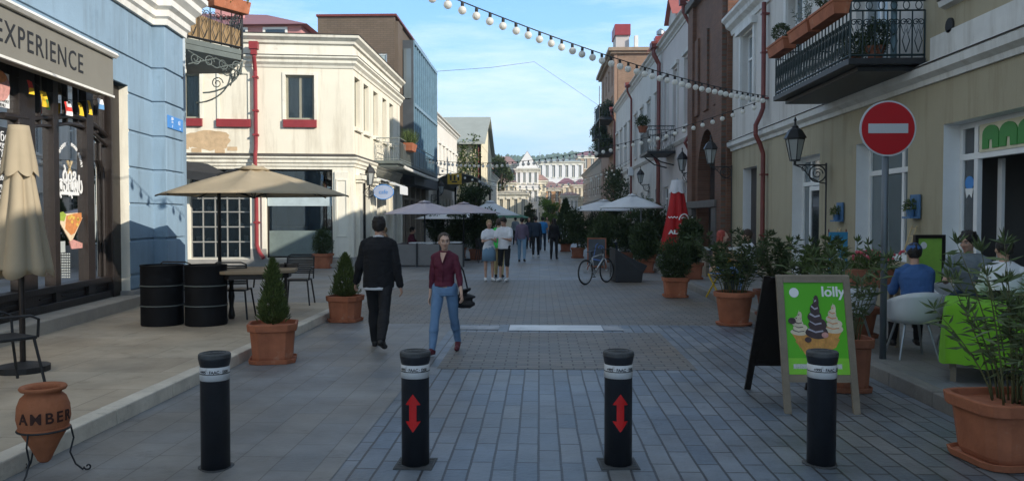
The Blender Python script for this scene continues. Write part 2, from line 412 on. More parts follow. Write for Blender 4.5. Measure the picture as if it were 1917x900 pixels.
def sweep(mb, path, prof):
    """profile (d,z) swept along a 2D polyline with mitred corners; d is to the right of travel"""
    n = len(path); P = [Vector((x,y)) for x,y in path]; rings = []
    for i in range(n):
        t0 = (P[i]-P[i-1]).normalized() if i else (P[1]-P[0]).normalized()
        t1 = (P[i+1]-P[i]).normalized() if i < n-1 else t0
        n0, n1 = Vector((t0.y,-t0.x)), Vector((t1.y,-t1.x)); b = (n0+n1).normalized(); k = 1/max(b.dot(n0), .3)
        rings.append([(P[i].x+b.x*d*k, P[i].y+b.y*d*k, z) for d,z in prof])
    return mb.loft(rings)

def boxbody(parent, poly, z0, z1, m, name='rear_wall', roof=None):
    mb = MB(); mb.prism(poly, z0, z1); return mb.build(name, m, parent, world=True)
# ================================================================== materials
mat('white_paint', (.74,.75,.74), .5, var=.06, bump=.05)
mat('white_mould', (.76,.74,.68), .7, var=.08, bump=.1, stain=((.45,.40,.32), 1.3, .62), streak=.35)
mat('blue_plaster', (.235,.335,.425), .8, var=.09, scale=1.2, bump=.18, stain=((.18,.27,.35), 2.1, .60), streak=.55)
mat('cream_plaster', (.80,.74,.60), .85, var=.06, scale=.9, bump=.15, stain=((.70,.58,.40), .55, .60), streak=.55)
mat('cream_stone', (.80,.76,.64), .85, var=.08, scale=1.2, bump=.2, stain=((.45,.41,.33), 1.7, .62), streak=.55)
mat('bare_render', (.56,.40,.24), .9, var=.22, scale=5, bump=.4)
mat('grey_plinth', (.28,.27,.25), .9, var=.2, scale=2, bump=.3)
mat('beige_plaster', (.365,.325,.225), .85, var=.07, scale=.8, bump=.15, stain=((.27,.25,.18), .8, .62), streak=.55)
mat('pale_grey_plaster', (.56,.54,.50), .85, var=.07, scale=.9, bump=.15, stain=((.40,.38,.35), .9, .6), streak=.55)
mat('ledge_white', (.62,.62,.59), .8, var=.08, bump=.1, stain=((.30,.29,.27), 2.5, .64), streak=.55)
mat('brown_wood', (.018,.013,.011), .45, var=.25, scale=6, bump=.15)
mat('dark_red', (.27,.035,.04), .45, var=.15, bump=.08)
mat('rust_red', (.16,.035,.028), .45, var=.2, bump=.1)
mat('roof_red', (.33,.10,.085), .6, var=.15, scale=1.5, bump=.1)
mat('roof_purple', (.26,.12,.13), .6, var=.12, scale=1.2, bump=.1)
mat('pink_wall', (.55,.26,.24), .85, var=.1)
mat('brown_clad', (.115,.085,.06), .8, var=.18, scale=.7, bump=.2)
mat('glass_dark', (.025,.032,.036), .07, var=.3, scale=.6, bump=0, spec=.8)
mat('glass_blue', (.030,.10,.15), .22, var=.25, scale=.5, bump=0, spec=.5)
mat('glass_grey', (.14,.17,.18), .12, var=.15, scale=.5, bump=0, spec=.7)
glass_clear('glass_clear'); glass_clear('glass_window', (.9,.92,.92), .0); glass_clear('glass_smoke', (.42,.47,.48), .16)
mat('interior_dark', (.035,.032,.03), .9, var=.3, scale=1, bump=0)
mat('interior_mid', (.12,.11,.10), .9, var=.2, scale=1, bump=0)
mat('black_iron', (.014,.015,.017), .5, var=.3, scale=10, bump=.1, spec=.5)
mat('green_iron', (.018,.035,.038), .45, var=.2, scale=8, bump=.1)
mat('grey_iron', (.12,.14,.13), .6, var=.2, bump=.1)
mat('grey_metal', (.30,.32,.33), .35, metal=.7, var=.1, bump=.05)
mat('terracotta', (.36,.125,.062), .85, var=.28, scale=4, bump=.3, stain=((.46,.30,.21), 3.2, .58), streak=.4)
mat('terracotta_dark', (.27,.10,.055), .85, var=.2, scale=6, bump=.3)
mat('soil', (.03,.02,.014), .95, var=.3, bump=.6)
mat('cloth_beige', (.47,.39,.27), .85, var=.07, bump=.12, bscale=120, trans=.25)
mat('cloth_awning', (.205,.195,.165), .9, var=.06, bump=.1, bscale=150)
mat('cloth_lavender', (.58,.53,.58), .85, var=.06, bump=.08, trans=.2)
mat('cloth_white', (.80,.82,.84), .8, var=.05, bump=.08, trans=.25)
mat('cloth_red', (.46,.012,.014), .7, var=.12, bump=.1, trans=.1)
mat('cloth_dark', (.03,.032,.035), .85, var=.15, bump=.1)
mat('curtain', (.36,.42,.42), .85, var=.06, bump=.05)
mat('orange_brick', (.30,.19,.13), .85, var=.15)
mat('timber_grey', (.23,.19,.14), .75, var=.2, scale=5, bump=.3)
mat('timber_yellow', (.52,.40,.22), .7, var=.15, scale=5, bump=.2)
mat('letter_white', (.80,.80,.78), .5, var=.03, bump=0)
mat('letter_dark', (.02,.02,.02), .6, var=.05, bump=0)
mat('stone_trim', (.36,.33,.28), .85, var=.15, scale=3, bump=.3)
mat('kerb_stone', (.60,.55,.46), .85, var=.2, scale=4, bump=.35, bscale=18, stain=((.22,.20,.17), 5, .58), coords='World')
mat('lamp_glass', (.50,.52,.50), .35, var=.08, bump=0, trans=.3)
brickmat('setts_long', (.115,.150,.195), (.185,.21,.24), (.040,.043,.050), .46, .155, ms=.009, axis='yx', rough=.50, bump=.7, var=.35, nscale=1.6, off=.37, spec=.5, tint=(.92,.80,.66))
brickmat('setts_cross', (.14,.14,.135), (.20,.185,.165), (.05,.048,.045), .26, .12, ms=.009, axis='xy', rough=.6, bump=.6, var=.22, nscale=1.4, spec=.45, tint=(.95,.82,.68))
brickmat('slabs_grey', (.175,.19,.205), (.205,.21,.21), (.12,.12,.118), .62, .30, ms=.005, axis='yx', rough=.58, bump=.4, var=.35, nscale=1.5, spec=.45, tint=(.95,.84,.72))
brickmat('slabs_tan', (.40,.335,.25), (.46,.395,.30), (.25,.21,.16), 1.1, .8, ms=.005, axis='xy', rough=.7, bump=.35, var=.25, nscale=1.4, tint=(.82,.76,.70))
brickmat('brick_brown', (.135,.062,.036), (.175,.082,.048), (.12,.095,.075), .26, .085, ms=.009, axis='yz', rough=.85, bump=.6, var=.25)
brickmat('brick_brown_end', (.135,.062,.036), (.175,.082,.048), (.12,.095,.075), .26, .085, ms=.009, axis='xz', rough=.85, bump=.6, var=.25)
brickmat('brick_orange', (.24,.145,.09), (.29,.18,.115), (.22,.18,.14), .26, .085, ms=.01, axis='xz', rough=.85, bump=.5, var=.2)
brickmat('brick_clad', (.125,.092,.064), (.145,.105,.075), (.08,.06,.045), .30, .09, ms=.008, axis='xz', rough=.85, bump=.4, var=.2, nscale=.5)

# ================================================================== the ground
def sheet(name, m, x0, x1, y0, y1, z):
    mb = MB(); mb.quad((x0,y0,z),(x1,y0,z),(x1,y1,z),(x0,y1,z)); return tag(mb.build(name, m), kind='structure')
mat('earth', (.16,.155,.14), .9, var=.2, scale=.05, bump=.2, coords='World')
sheet('ground', 'earth', -4000, 4000, -500, 7000, -.02)
sheet('road', 'setts_long', -3.45, 3.5, -8, 12.6, 0)
sheet('road', 'slabs_grey', -9, -3.45, -8, 62, -.004)
sheet('road', 'setts_cross', -3.45, 3.5, 12.6, 21.5, 0)
sheet('road', 'slabs_grey', -3.45, 6.2, 21.5, 180, 0)
sheet('paving_strip', 'slabs_grey', -3.45, -1.35, 0.5, 12.6, .004)
sheet('paving_strip', 'setts_cross', -1.15, 1.75, 8.9, 11.75, .004)
mat('strip_white', (.62,.63,.64), .45, var=.2, scale=2, bump=.1, stain=((.22,.23,.24), 2.4, .55), coords='World')
sheet('road_marking', 'strip_white', -.46, .95, 11.9, 12.5, .008)
mat('strip_worn', (.33,.33,.34), .5, var=.25, scale=3, bump=.1, stain=((.17,.18,.19), 3.5, .48), coords='World')
sheet('road_marking', 'strip_worn', -1.30, -.62, 12.0, 12.4, .008)
sheet('road_marking', 'strip_worn', .97, 1.25, 11.95, 12.42, .008)
# left raised pavement + kerb stones
def kerbed(name, poly, z, m):
    mb = MB(); mb.prism(poly, -.05, z); return tag(mb.build(name, m), kind='structure')
kerbed('pavement', [(-3.62,-8),(-3.62,14.6),(-9,14.6),(-9,-8)], .12, 'slabs_tan')
kerbed('pavement', [(3.68,-8),(8,-8),(8,62),(3.68,62)], .12, 'slabs_grey')
k = MB(); y = -8.0
while y < 14.5:
    L = .78+.3*random.random(); y2 = min(y+L, 14.6)
    k.box(-3.619, -3.45-.01*random.random(), y+.004, y2-.004, -.05, .124+.006*random.random()); y = y2
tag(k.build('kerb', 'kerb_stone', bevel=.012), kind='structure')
k = MB(); y = -8.0
while y < 62:
    L = .9; y2 = y+L; k.box(3.52+.008*random.random(), 3.679, y+.004, y2-.004, -.05, .124+.006*random.random()); y = y2
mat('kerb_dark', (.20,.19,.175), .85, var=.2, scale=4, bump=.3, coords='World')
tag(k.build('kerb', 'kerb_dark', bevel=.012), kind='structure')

# ================================================================== iron work helpers
def spiral(c, r, turns, n, du, dv, sgn=1, a0=0):
    out = []
    for i in range(n+1):
        t = i/n; a = a0+sgn*turns*2*pi*t; rr = r*(1-.8*t)
        out.append(Vector(c)+Vector(du)*rr*cos(a)+Vector(dv)*rr*sin(a))
    return out
def iron_panel(mb, A, B, z0, z1, step=.14, ornate=True, tr=.007):
    """railing panel between ground points A and B"""
    A, B = Vector((*A,0)), Vector((*B,0)); L = (B-A).length; U = (B-A)/L; Z = Vector((0,0,1))
    P = lambda u,z: A+U*u+Z*z
    mb.tube([P(0,z1),P(L,z1)], tr*2.2, 6); mb.tube([P(0,z0+.05),P(L,z0+.05)], tr*1.6, 6)
    mb.tube([P(0,z1-.16),P(L,z1-.16)], tr*1.3, 5)
    n = max(2, round(L/step))
    for i in range(n+1):
        u = L*i/n; mb.tube([P(u,z0),P(u,z1-.16)], tr, 5)
    if ornate:
        for i in range(n):
            u = L*(i+.5)/n; w = L/n
            h = z1-z0
            mb.tube(spiral(P(u-w*.22, z0+h*.62), w*.30, 1.3, 12, U, Z, 1), tr*.75, 4)
            mb.tube(spiral(P(u+w*.22, z0+h*.62), w*.30, 1.3, 12, U, Z, -1, pi), tr*.75, 4)
            mb.tube([P(u-w*.5,z0+h*.62),P(u-w*.2,z0+h*.42),P(u,z0+h*.62),P(u+w*.2,z0+h*.42),P(u+w*.5,z0+h*.62)], tr*.7, 4); mb.tube([P(u,z0+h*.1), P(u-w*.3,z0+h*.3), P(u,z0+h*.5), P(u+w*.3,z0+h*.3), P(u,z0+h*.1)], tr*.75, 4)
            mb.tube(circ((0,0,0), w*.2, 8) and [P(u+w*.26*cos(a), z1-.08+.065*sin(a)) for a in [2*pi*k/10 for k in range(11)]], tr*.7, 4)

# ================================================================== L1 blue corner building
BL = thing('corner_building', 'light blue corner building with white cornice and grooved plaster at the left', 'building', (-8,12,0))
f1 = Fac((-5.604,0), (-.12,1))
ja, jz = f1.hit(240,163)[0], 4.0
up0 = f1.uu(288); pier_p = .25
up1 = f1.hit(345, 300, pier_p)[0]
f1.wall(BL, 'blue_plaster', -6, ja, jz, 5.35, reveal=.28, name='wall', d=-.03)
# rusticated courses between shop and pier, pier courses; real gaps between them
mb = MB(); zz = .0; grooves = [.62,1.25,1.90,2.55,3.20,3.86,4.50,5.35]
prev = .35
for z in grooves:
    f1.box(mb, ja+.001, up0+.3, prev+.045, z, -.3, 0)
    prev = z
prev = 3.86+.0
for z in (4.50, 5.35):
    f1.box(mb, -6, ja, max(prev+.045, jz+.01), z, -.028, 0); prev = z
prev = .35
for z in grooves:
    f1.box(mb, up0, up1, prev+.045, z, -.3, pier_p); prev = z
mb.build('plaster_course', 'blue_plaster', BL, world=True, bevel=.012)
mb = MB(); f1.box(mb, ja+.005, up0+.28, .0, 5.35, -.3, -.03); f1.box(mb, up0+.03, up1-.03, 0, 5.35, -.3, pier_p-.035)
mb.build('wall', 'blue_plaster', BL, world=True)
mb = MB(); f1.box(mb, ja-.06, up0, .0, .38, -.3, .06); f1.box(mb, up0-.05, up1+.05, 0, .39, -.35, pier_p+.06)
mb.build('plinth', 'grey_plinth', BL, world=True, bevel=.015)
mb = MB(); f1.box(mb, ja-.004, ja-.0005+.03, .3, jz, -.29, -.012)   # pale jamb lining
mb.build('jamb', 'cream_stone', BL, world=True)
cp = [(-.3,5.35),(.06,5.35),(.07,5.46),(.12,5.50),(.12,5.62),(.20,5.68),(.20,5.80),(.30,5.90),(.30,6.02),(.40,6.10),(.40,6.20),(.14,6.30),(.14,6.42),(-.3,6.42)]
mb = MB(); path = [f1.p(-6,0)[:2], f1.p(up0,0)[:2], f1.p(up0,0,pier_p)[:2], f1.p(up1,0,pier_p)[:2], f1.p(up1,0,-.6)[:2]]
sweep(mb, path, cp); mb.build('cornice', 'white_mould', BL, world=True)
# upper floor
ops = [(2,3.2,7.3,9.3),(5,6.2,7.3,9.3),(8.2,9.4,7.3,9.3),(11.3,12.5,7.3,9.3)]
mat('pale_upper', (.60,.68,.72), .8, var=.06)
f1.wall(BL, 'pale_upper', -6, up0, 6.42, 10.2, ops, name='upper_wall')
for o in ops: f1.window(BL, o[0], o[1], o[2], o[3], trans=o[3]-.6, sill=('white_mould', .1))
mb = MB(); f1.box(mb, up0, up1, 6.43, 10.2, -.3, pier_p+.0); mb.build('upper_pier', 'white_mould', BL, world=True)
mb = MB(); sweep(mb, path, [(d, z+4.3) for d,z in cp]); mb.build('eaves_cornice', 'white_mould', BL, world=True)
a, b = f1.p(-6,0,-2.6), f1.p(ja,0,-2.6); c, d_ = f1.p(ja,0,-.3), f1.p(up1,0,-.3)
far = (-9.3, 20.9)
boxbody(BL, [a[:2], b[:2], (b[0]-.0,b[1]), c[:2], d_[:2], far, (-14,20.9), (-14,-6)], 0, 5.35, 'blue_plaster')
boxbody(BL, [f1.p(-6,0,-.3)[:2], f1.p(up1,0,-.3)[:2], far, (-14,20.9), (-14,-6)], 5.36, 10.2, 'pale_upper', name='rear_wall')
boxbody(BL, [f1.p(-6,0,.3)[:2], f1.p(up1,0,.3)[:2], (-9.0,21.2), (-14.3,21.2), (-14.3,-6)], 10.73, 10.85, 'roof_red', name='roof')
mb = MB(); A = f1.hit(313,215,pier_p); B = f1.hit(341,248,pier_p)
f1.box(mb, A[0], B[0], B[1], A[1], pier_p, pier_p+.02)
mat('sign_blue', (.06,.25,.62), .35, var=.04, bump=0)
sg = thing('address_sign', 'small blue street name plate with white lettering on the blue corner pier', 'sign', f1.p((A[0]+B[0])/2, B[1], pier_p))
mb.build('plate', 'sign_blue', sg, world=True, bevel=.004)
U1, N1, Z1 = f1.U, f1.N, Vector((0,0,1))
hw, hh = B[0]-A[0], A[1]-B[1]
def ftext(F, name, s, size, m, par, u, z, d, **kw):
    right = F.U if F.flip == 1 else -F.U
    return text(name, s, size, m, par, F.p(u,z,d), right, Z1, **kw)
ftext(f1, 'number', '61', .13, 'letter_white', sg, A[0]+hw*.74, B[1]+hh*.60, pier_p+.022)
ftext(f1, 'lettering', 'ქუჩა', .06, 'letter_white', sg, A[0]+hw*.27, B[1]+hh*.80, pier_p+.022)
ftext(f1, 'lettering', 'STR.', .055, 'letter_white', sg, A[0]+hw*.27, B[1]+hh*.52, pier_p+.022)
ftext(f1, 'lettering', 'ქ.', .055, 'letter_white', sg, A[0]+hw*.27, B[1]+hh*.22, pier_p+.022)
ftext(f1, 'lettering', '16', .05, 'letter_white', sg, A[0]+hw*.78, B[1]+hh*.18, pier_p+.022)

# ---- shopfront: dark art nouveau joinery in the recess
SH = thing('shop_front', 'dark brown art nouveau shop front with curved glazing bars and window stickers', 'shop front', f1.p(9,0,-.2))
D = -.28
def H(px, py, d=D): return f1.hit(px, py, d)
jb = MB()
u0s, uend = 3.0, ja-.005
f1.box(jb, H(217,300)[0]-.0, uend, .30, jz-.005, D-.12, D+.05)
uf = H(196,300)[0]
f1.box(jb, uf, H(217,300)[0]-.002, .30, jz-.006, D-.10, D+.12)
zb = H(150,525)[1]      # glass bottom
ztr = 2.98
f1.box(jb, u0s, uf, .3, .42, D-.1, D+.10)
f1.box(jb, u0s, uf, .421, zb-.10, D-.1, D+.02)
f1.box(jb, u0s, uf, zb-.099, zb, D-.1, D+.09)
for (pa,pb) in ((92,102),(155,168),(28,58),(-60,-40),(-150,-130)):
    a, b = H(pa,300)[0], H(pb,300)[0]
    f1.box(jb, a, b, .3, jz-.006, D-.08, D+.07)
# raised bulkhead panels
for (pa,pb) in ((62,90),(104,153),(170,194),(-35,24)):
    a, b = H(pa,300)[0]+.05, H(pb,300)[0]-.05
    if b-a < .05: continue
    f1.box(jb, a, b, .50, zb-.18, D, D+.045)
# curved transom (arc) and small bars above it
def arc_bar(px0, py0, px1, py1, bulge, r=.03, d=D+.03):
    (ua,za),(ub,zb_) = H(px0,py0), H(px1,py1); pts = []
    for i in range(17):
        t = i/16; pts.append(f1.p(ua+(ub-ua)*t, za+(zb_-za)*t+bulge*4*t*(1-t), d))
    return pts
jb.tube(arc_bar(48,224,100,222,.02), .035, 6); jb.tube(arc_bar(48,238,100,238,.02), .025, 6)
jb.tube(arc_bar(100,221,202,262,.17), .04, 6); jb.tube(arc_bar(100,236,196,274,.16), .028, 6)
jb.tube(arc_bar(0,216,45,222,.0), .05, 6)
for px in (40,72,97,123,143,163,180,192):
    u = H(px,200)[0]; f1.box(jb, u-.022, u+.022, H(px,235)[1] if px<100 else H(px,228+max(0,px-120)*.35)[1], jz-.006, D-.03, D+.03)
for px in (185,):
    u = H(px,300)[0]
    jb.tube([f1.p(u,H(px,268)[1],D+.02), f1.p(u,H(px,300)[1],D+.02), f1.p(u+.12,H(px,322)[1],D+.02), f1.p(u+.12,zb,D+.02)], .03, 6)
f1.box(jb, u0s, uf, jz-.12, jz-.007, D-.09, D+.06)
jb.build('joinery', 'brown_wood', SH, world=True, bevel=.008)
g = MB(); f1.box(g, u0s, uf, zb-.01, jz-.1, D-.02, D-.012); g.build('pane', 'glass_smoke', SH, world=True)
rm = MB()
def room(F, mb, u0, u1, z0, z1, d0, d1):
    P = F.p
    mb.quad(P(u0,z0,d1),P(u1,z0,d1),P(u1,z1,d1),P(u0,z1,d1)); mb.quad(P(u0,z0,d0),P(u0,z0,d1),P(u0,z1,d1),P(u0,z1,d0))
    mb.quad(P(u1,z0,d0),P(u1,z0,d1),P(u1,z1,d1),P(u1,z1,d0)); mb.quad(P(u0,z0,d0),P(u1,z0,d0),P(u1,z0,d1),P(u0,z0,d1)); mb.quad(P(u0,z1,d0),P(u1,z1,d0),P(u1,z1,d1),P(u0,z1,d1))
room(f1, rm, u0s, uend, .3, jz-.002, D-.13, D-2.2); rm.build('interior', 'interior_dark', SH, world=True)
cn = MB(); a, b = H(104,300)[0], H(200,300)[0]
f1.box(cn, a, b+.2, .3, 1.25, D-1.3, D-.9); f1.box(cn, a-.05, b+.25, 1.255, 1.32, D-1.35, D-.8)
for i in range(5): f1.box(cn, a+.1+i*.28, a+.28+i*.28, 1.33, 1.45+.1*(i%3), D-1.2, D-1.0)
cn.build('counter', 'interior_mid', SH, world=True)
st = MB(); f1.box(st, -6, uend+.1, .0, .30, -.35, .22); st.build('step', 'stone_trim', SH, world=True, bevel=.015)
# stickers
GD = D-.008
c = H(131, 330, GD)
sw = (H(155,330,GD)[0]-H(104,330,GD)[0])
ftext(f1, 'sticker_lettering', 'ბიგ', .30*sw/.75, 'letter_white', SH, c[0], H(131,331,GD)[1], GD, bold=.006, width=sw*.5)
ftext(f1, 'sticker_lettering', 'დადის', .30*sw/.75, 'letter_white', SH, c[0], H(131,347,GD)[1], GD, bold=.006, width=sw*.95)
pl = MB(); q0, q1 = H(113,358,GD), H(148,366,GD); f1.box(pl, q0[0], q1[0], q1[1], q0[1], GD, GD+.003); pl.build('sticker', 'letter_white', SH, world=True)
arc_s = "BIG DADDY'S FOOD COURT"; R_ = sw*.47; cu, cz = c[0], H(131,319,GD)[1]
for i, ch in enumerate(arc_s):
    if ch == ' ': continue
    a = radians(168-156*i/(len(arc_s)-1)); rr = R_
    right = (f1.U*sin(a)-Z1*cos(a)); upv = (f1.U*cos(a)+Z1*sin(a))
    text('sticker_lettering', ch, .07, 'letter_white', SH, Vector(f1.p(cu,cz,GD))+f1.U*rr*cos(a)+Z1*rr*sin(a)*.95, right, upv, bold=.003)
fk = MB()
for s in (-1,1):
    fk.tube([f1.p(cu-s*.07,cz-.06,GD+.003), f1.p(cu+s*.05,cz+.10,GD+.003)], .006, 5)
    for t in (-.02,0,.02): fk.tube([f1.p(cu+s*.05+t,cz+.10,GD+.003), f1.p(cu+s*.065+t,cz+.15,GD+.003)], .004, 4)
fk.build('sticker', 'timber_yellow', SH, world=True)
# food cone sticker (crepe in paper)
mat('food_yellow', (.75,.50,.10), .6, var=.25, scale=18, bump=0); mat('food_orange', (.62,.24,.08), .6, var=.3, scale=22, bump=0)
mat('food_cream', (.78,.62,.42), .6, var=.2, scale=20, bump=0); mat('food_green', (.32,.42,.06), .6, var=.3, scale=20, bump=0); mat('food_pink', (.6,.30,.26), .6, var=.3, scale=20, bump=0)
fc = MB(); f1.poly(fc, [H(108,410,GD),H(133,455,GD),H(154,408,GD),H(145,398,GD),H(120,400,GD)], GD, GD+.003); fc.build('sticker', 'food_cream', SH, world=True)
fc = MB(); f1.poly(fc, [H(108,412,GD+.004),H(110,399,GD+.004),H(118,396,GD+.004),H(124,402,GD+.004),H(120,414,GD+.004)], GD+.004, GD+.006); fc.build('sticker', 'food_green', SH, world=True)
fc = MB(); f1.poly(fc, [H(122,428,GD+.004),H(124,404,GD+.004),H(138,400,GD+.004),H(152,398,GD+.004),H(153,410,GD+.004),H(140,436,GD+.004),H(133,440,GD+.004)], GD+.004, GD+.007); fc.build('sticker', 'food_orange', SH, world=True)
fc = MB()
for i in range(9):
    x, y = random.uniform(124,148), random.uniform(402,424); h = H(x,y,GD+.008); fc.add([f1.p(h[0]+.045*cos(a), h[1]+.03*sin(a), GD+.0085) for a in [k*pi/3 for k in range(6)]], [(0,1,2,3,4,5)])
fc.build('sticker', 'food_yellow', SH, world=True)
ht = MB(); f1.poly(ht, [H(130,452,GD),H(136,448,GD),H(154,455,GD),H(154,464,GD),H(134,466,GD)], GD, GD+.004); ht.build('sticker', 'food_pink', SH, world=True)
ls = MB()
q0, q1 = H(108,452,GD), H(122,472,GD); f1.box(ls, q0[0], q1[0], q1[1], q0[1], GD, GD+.003)
for r in range(10):
    for t in range(6):
        h0 = H(108+t*4.2, 474+r*4.8, GD); f1.box(ls, h0[0], h0[0]+.035, h0[1]-.022, h0[1], GD, GD+.003)
ls.build('sticker', mat('sticker_grey', (.45,.48,.46), .5, bump=0), SH, world=True)
ls = MB(); q0, q1 = H(60,378,GD), H(72,398,GD); f1.box(ls, q0[0], q1[0], q1[1], q0[1], GD, GD+.003); q0, q1 = H(62,405,GD), H(76,428,GD); f1.box(ls, q0[0], q1[0], q1[1], q0[1], GD, GD+.003)
q0, q1 = H(168,345,GD), H(177,500,GD); f1.poly(ls, [H(168,345,GD),H(177,345,GD),H(180,430,GD),H(172,510,GD),H(172,420,GD)], GD, GD+.003)
ls.build('sticker', 'sticker_grey', SH, world=True)
# dark board with white words at the far left, poster above
bd = thing('menu_board', 'narrow black menu board with white Georgian and Latin words behind the folded parasol', 'sign', f1.p(H(5,300)[0],1,D+.1))
mb = MB(); q0, q1 = H(-25,232,D+.1), H(21,520,D+.1); f1.box(mb, q0[0], q1[0], q1[1], q0[1], D+.08, D+.1); mb.build('board', 'letter_dark', bd, world=True)
for i,(s,py,sz) in enumerate((('მენიუ',257,.17),('burgers',270,.10),('burgers',283,.17),('pizza',303,.13),('დღის',316,.15),('kebab',332,.12),('სუპი',350,.13),('salad',368,.11),('ჩაი',386,.12),('coffee',404,.10),('ლუდი',422,.12))):
    ftext(f1, 'lettering', s, sz, 'letter_white', bd, H(4,py,D+.1)[0], H(4,py,D+.1)[1], D+.102)
po = thing('poster', 'white food poster with a hand holding a burger above the menu board', 'poster', f1.p(H(5,170)[0],2.9,D+.12))
mb = MB(); q0, q1 = H(-20,128,D+.12), H(18,204,D+.12); f1.box(mb, q0[0], q1[0], q1[1], q0[1], D+.1, D+.12); mb.build('sheet', 'letter_white', po, world=True)
mb = MB(); h = H(0,160,D+.125); f1.poly(mb, [(h[0]+.22*cos(a)*1.1, h[1]+.20*sin(a)) for a in [k*pi/8 for k in range(16)]], D+.121, D+.125); mb.build('picture', 'food_pink', po, world=True)
mb = MB(); h = H(-3,142,D+.13); f1.poly(mb, [(h[0]+.20*cos(a), h[1]+.08*sin(a)) for a in [k*pi/8 for k in range(16)]], D+.126, D+.13); mb.build('picture', 'food_orange', po, world=True)
ftext(f1, 'lettering', 'TAKE AWAY', .06, 'letter_dark', po, H(8,193,D+.125)[0]-.05, H(8,190,D+.12)[1], D+.122)
ftext(f1, 'lettering', 'MENU', .06, 'letter_dark', po, H(8,193,D+.125)[0]-.05, H(8,198,D+.12)[1], D+.122)
# bunting
mat('flag_red', (.62,.05,.04), .7, bump=.05); mat('flag_yellow', (.80,.52,.03), .7, bump=.05); mat('flag_white', (.75,.75,.75), .7, bump=.05); mat('flag_blue', (.12,.28,.5), .7, bump=.05); mat('flag_green', (.10,.35,.09), .7, bump=.05)
bn = thing('flag_bunting', 'string of small coloured flags hanging in the shop window under the grey awning', 'bunting', f1.p(H(110,160)[0],3.5,D+.15))
pts = [H(px,py,D+.15) for px,py in ((30,145),(60,152),(85,172),(110,176),(135,190),(160,188),(190,186))]
cd = MB(); cd.tube([f1.p(u,z,D+.15) for u,z in pts], .004, 5); cd.build('cord', 'letter_dark', bn, world=True)
def flag(pxa,pya,pxb,pyb,col,skew=3):
    m = MB(); P = [H(pxa,pya,D+.15),H(pxb,pya+3,D+.15),H(pxb+skew,pyb,D+.15),H(pxa+skew,pyb-4,D+.15)]
    ring = []
    for i in range(7):
        for j in range(2): pass
    n = 6; vs = []
    for j in range(n+1):
        t = j/n
        for k in range(n+1):
            s_ = k/n; u = (P[0][0]*(1-s_)+P[1][0]*s_)*(1-t)+(P[3][0]*(1-s_)+P[2][0]*s_)*t; z = (P[0][1]*(1-s_)+P[1][1]*s_)*(1-t)+(P[3][1]*(1-s_)+P[2][1]*s_)*t
            vs.append(f1.p(u, z, D+.15+.02*sin(s_*6+t*2)))
    fs = [(j*(n+1)+k, j*(n+1)+k+1, (j+1)*(n+1)+k+1, (j+1)*(n+1)+k) for j in range(n) for k in range(n)]
    for i_, f_ in enumerate(fs):
        k = i_%n; j = i_//n
        m.mi = col[1](j,k) if len(col)>1 else 0
        m.add([], []); m.F.append(f_); m.I.append(m.mi); m.S.append(True)
    m.V = [tuple(v) for v in vs]
    m.build('flag', col[0], bn, world=True)
flag(50,150,60,178,(['flag_red','flag_yellow'], lambda j,k: 1 if j>=3 and k>=2 else 0),2)
flag(74,170,87,202,(['flag_yellow'],),2)
flag(86,186,91,206,(['flag_green'],),0)
flag(120,190,133,218,(['flag_white','flag_red'], lambda j,k: 1 if j in (2,3) or k in (0,) else 0),1)
flag(145,192,153,218,(['flag_yellow'],),2)
flag(163,188,169,216,(['flag_yellow'],),2)
flag(182,184,193,206,(['flag_white','flag_blue'], lambda j,k: 1 if j>=3 else 0),0)
# awning with lettering
aw = thing('awning', 'grey fabric awning lettered EXPERIENCE over the dark shop front', 'awning', f1.p(8,3.6,.2))
AD = .22; ue = f1.uu(216, AD); zt, zbm = f1.hit(200,117,AD)[1], f1.hit(100,146,AD)[1]
zt = 4.26; zbm = 3.66
mb = MB(); f1.box(mb, -4, ue, zbm, zt, -.05, AD); mb.build('fascia', 'cloth_awning', aw, world=True, bevel=.01)
mb = MB(); f1.mould(mb, -4, ue+.02, [(.0,zt+.002),(AD+.05,zt+.002),(AD+.09,zt+.04),(AD+.06,zt+.085),(.02,zt+.11)]); mb.build('roller_box', 'white_mould', aw, world=True)
mb = MB(); f1.box(mb, -4, ue+.01, zbm-.035, zbm-.002, AD-.03, AD+.015); mb.build('hem_bar', 'white_mould', aw, world=True)
# EXPERIENCE spans px 0..158
ua, ub = f1.uu(-3,AD), f1.uu(159,AD)
tx = ftext(f1, 'lettering', 'EXPERIENCE', .40, 'letter_dark', aw, (ua+ub)/2, (zt+zbm)/2-.02, AD+.004, width=ub-ua, extrude=.003, spacing=1.15)

# ---- corner balcony behind the pier
BA = thing('balcony', 'ornate wrought iron balcony with tan panels and orange flower box on the blue building', 'balcony', (-7.3,19,5.4))
pA = (-7.75,17.55); pB = (-7.02,18.85); pC = (-7.95,20.5); pD = (-9.15,20.6); pE = (-7.78,17.5)
bz = 5.50
mb = MB(); mb.prism([pA,pB,pC,pD,pE], bz, bz+.12); mb.prism([(p[0]*.985-.12,p[1]) for p in (pA,pB,pC,pD,pE)], bz-.13, bz-.002); mb.build('slab', 'grey_iron', BA, world=True, bevel=.01)
mb = MB(); iron_panel(mb, pA, pB, bz+.12, bz+1.15, .28, True, .012); iron_panel(mb, pB, pC, bz+.12, bz+1.15, .28, True, .012); mb.tube([(*pB,bz-.1),(*pB,bz+2.6)], .025, 8); mb.tube([(*pA,bz+2.5),(*pB,bz+2.5),(*pC,bz+2.5)], .025, 6)
mb.build('railing', 'black_iron', BA, world=True)
mat('tan_board', (.27,.18,.09), .8, var=.15, bump=.2)
mb = MB(); dx = Vector((pB[0]-pA[0], pB[1]-pA[1])).normalized(); nn = Vector((dx.y,-dx.x))*-.05
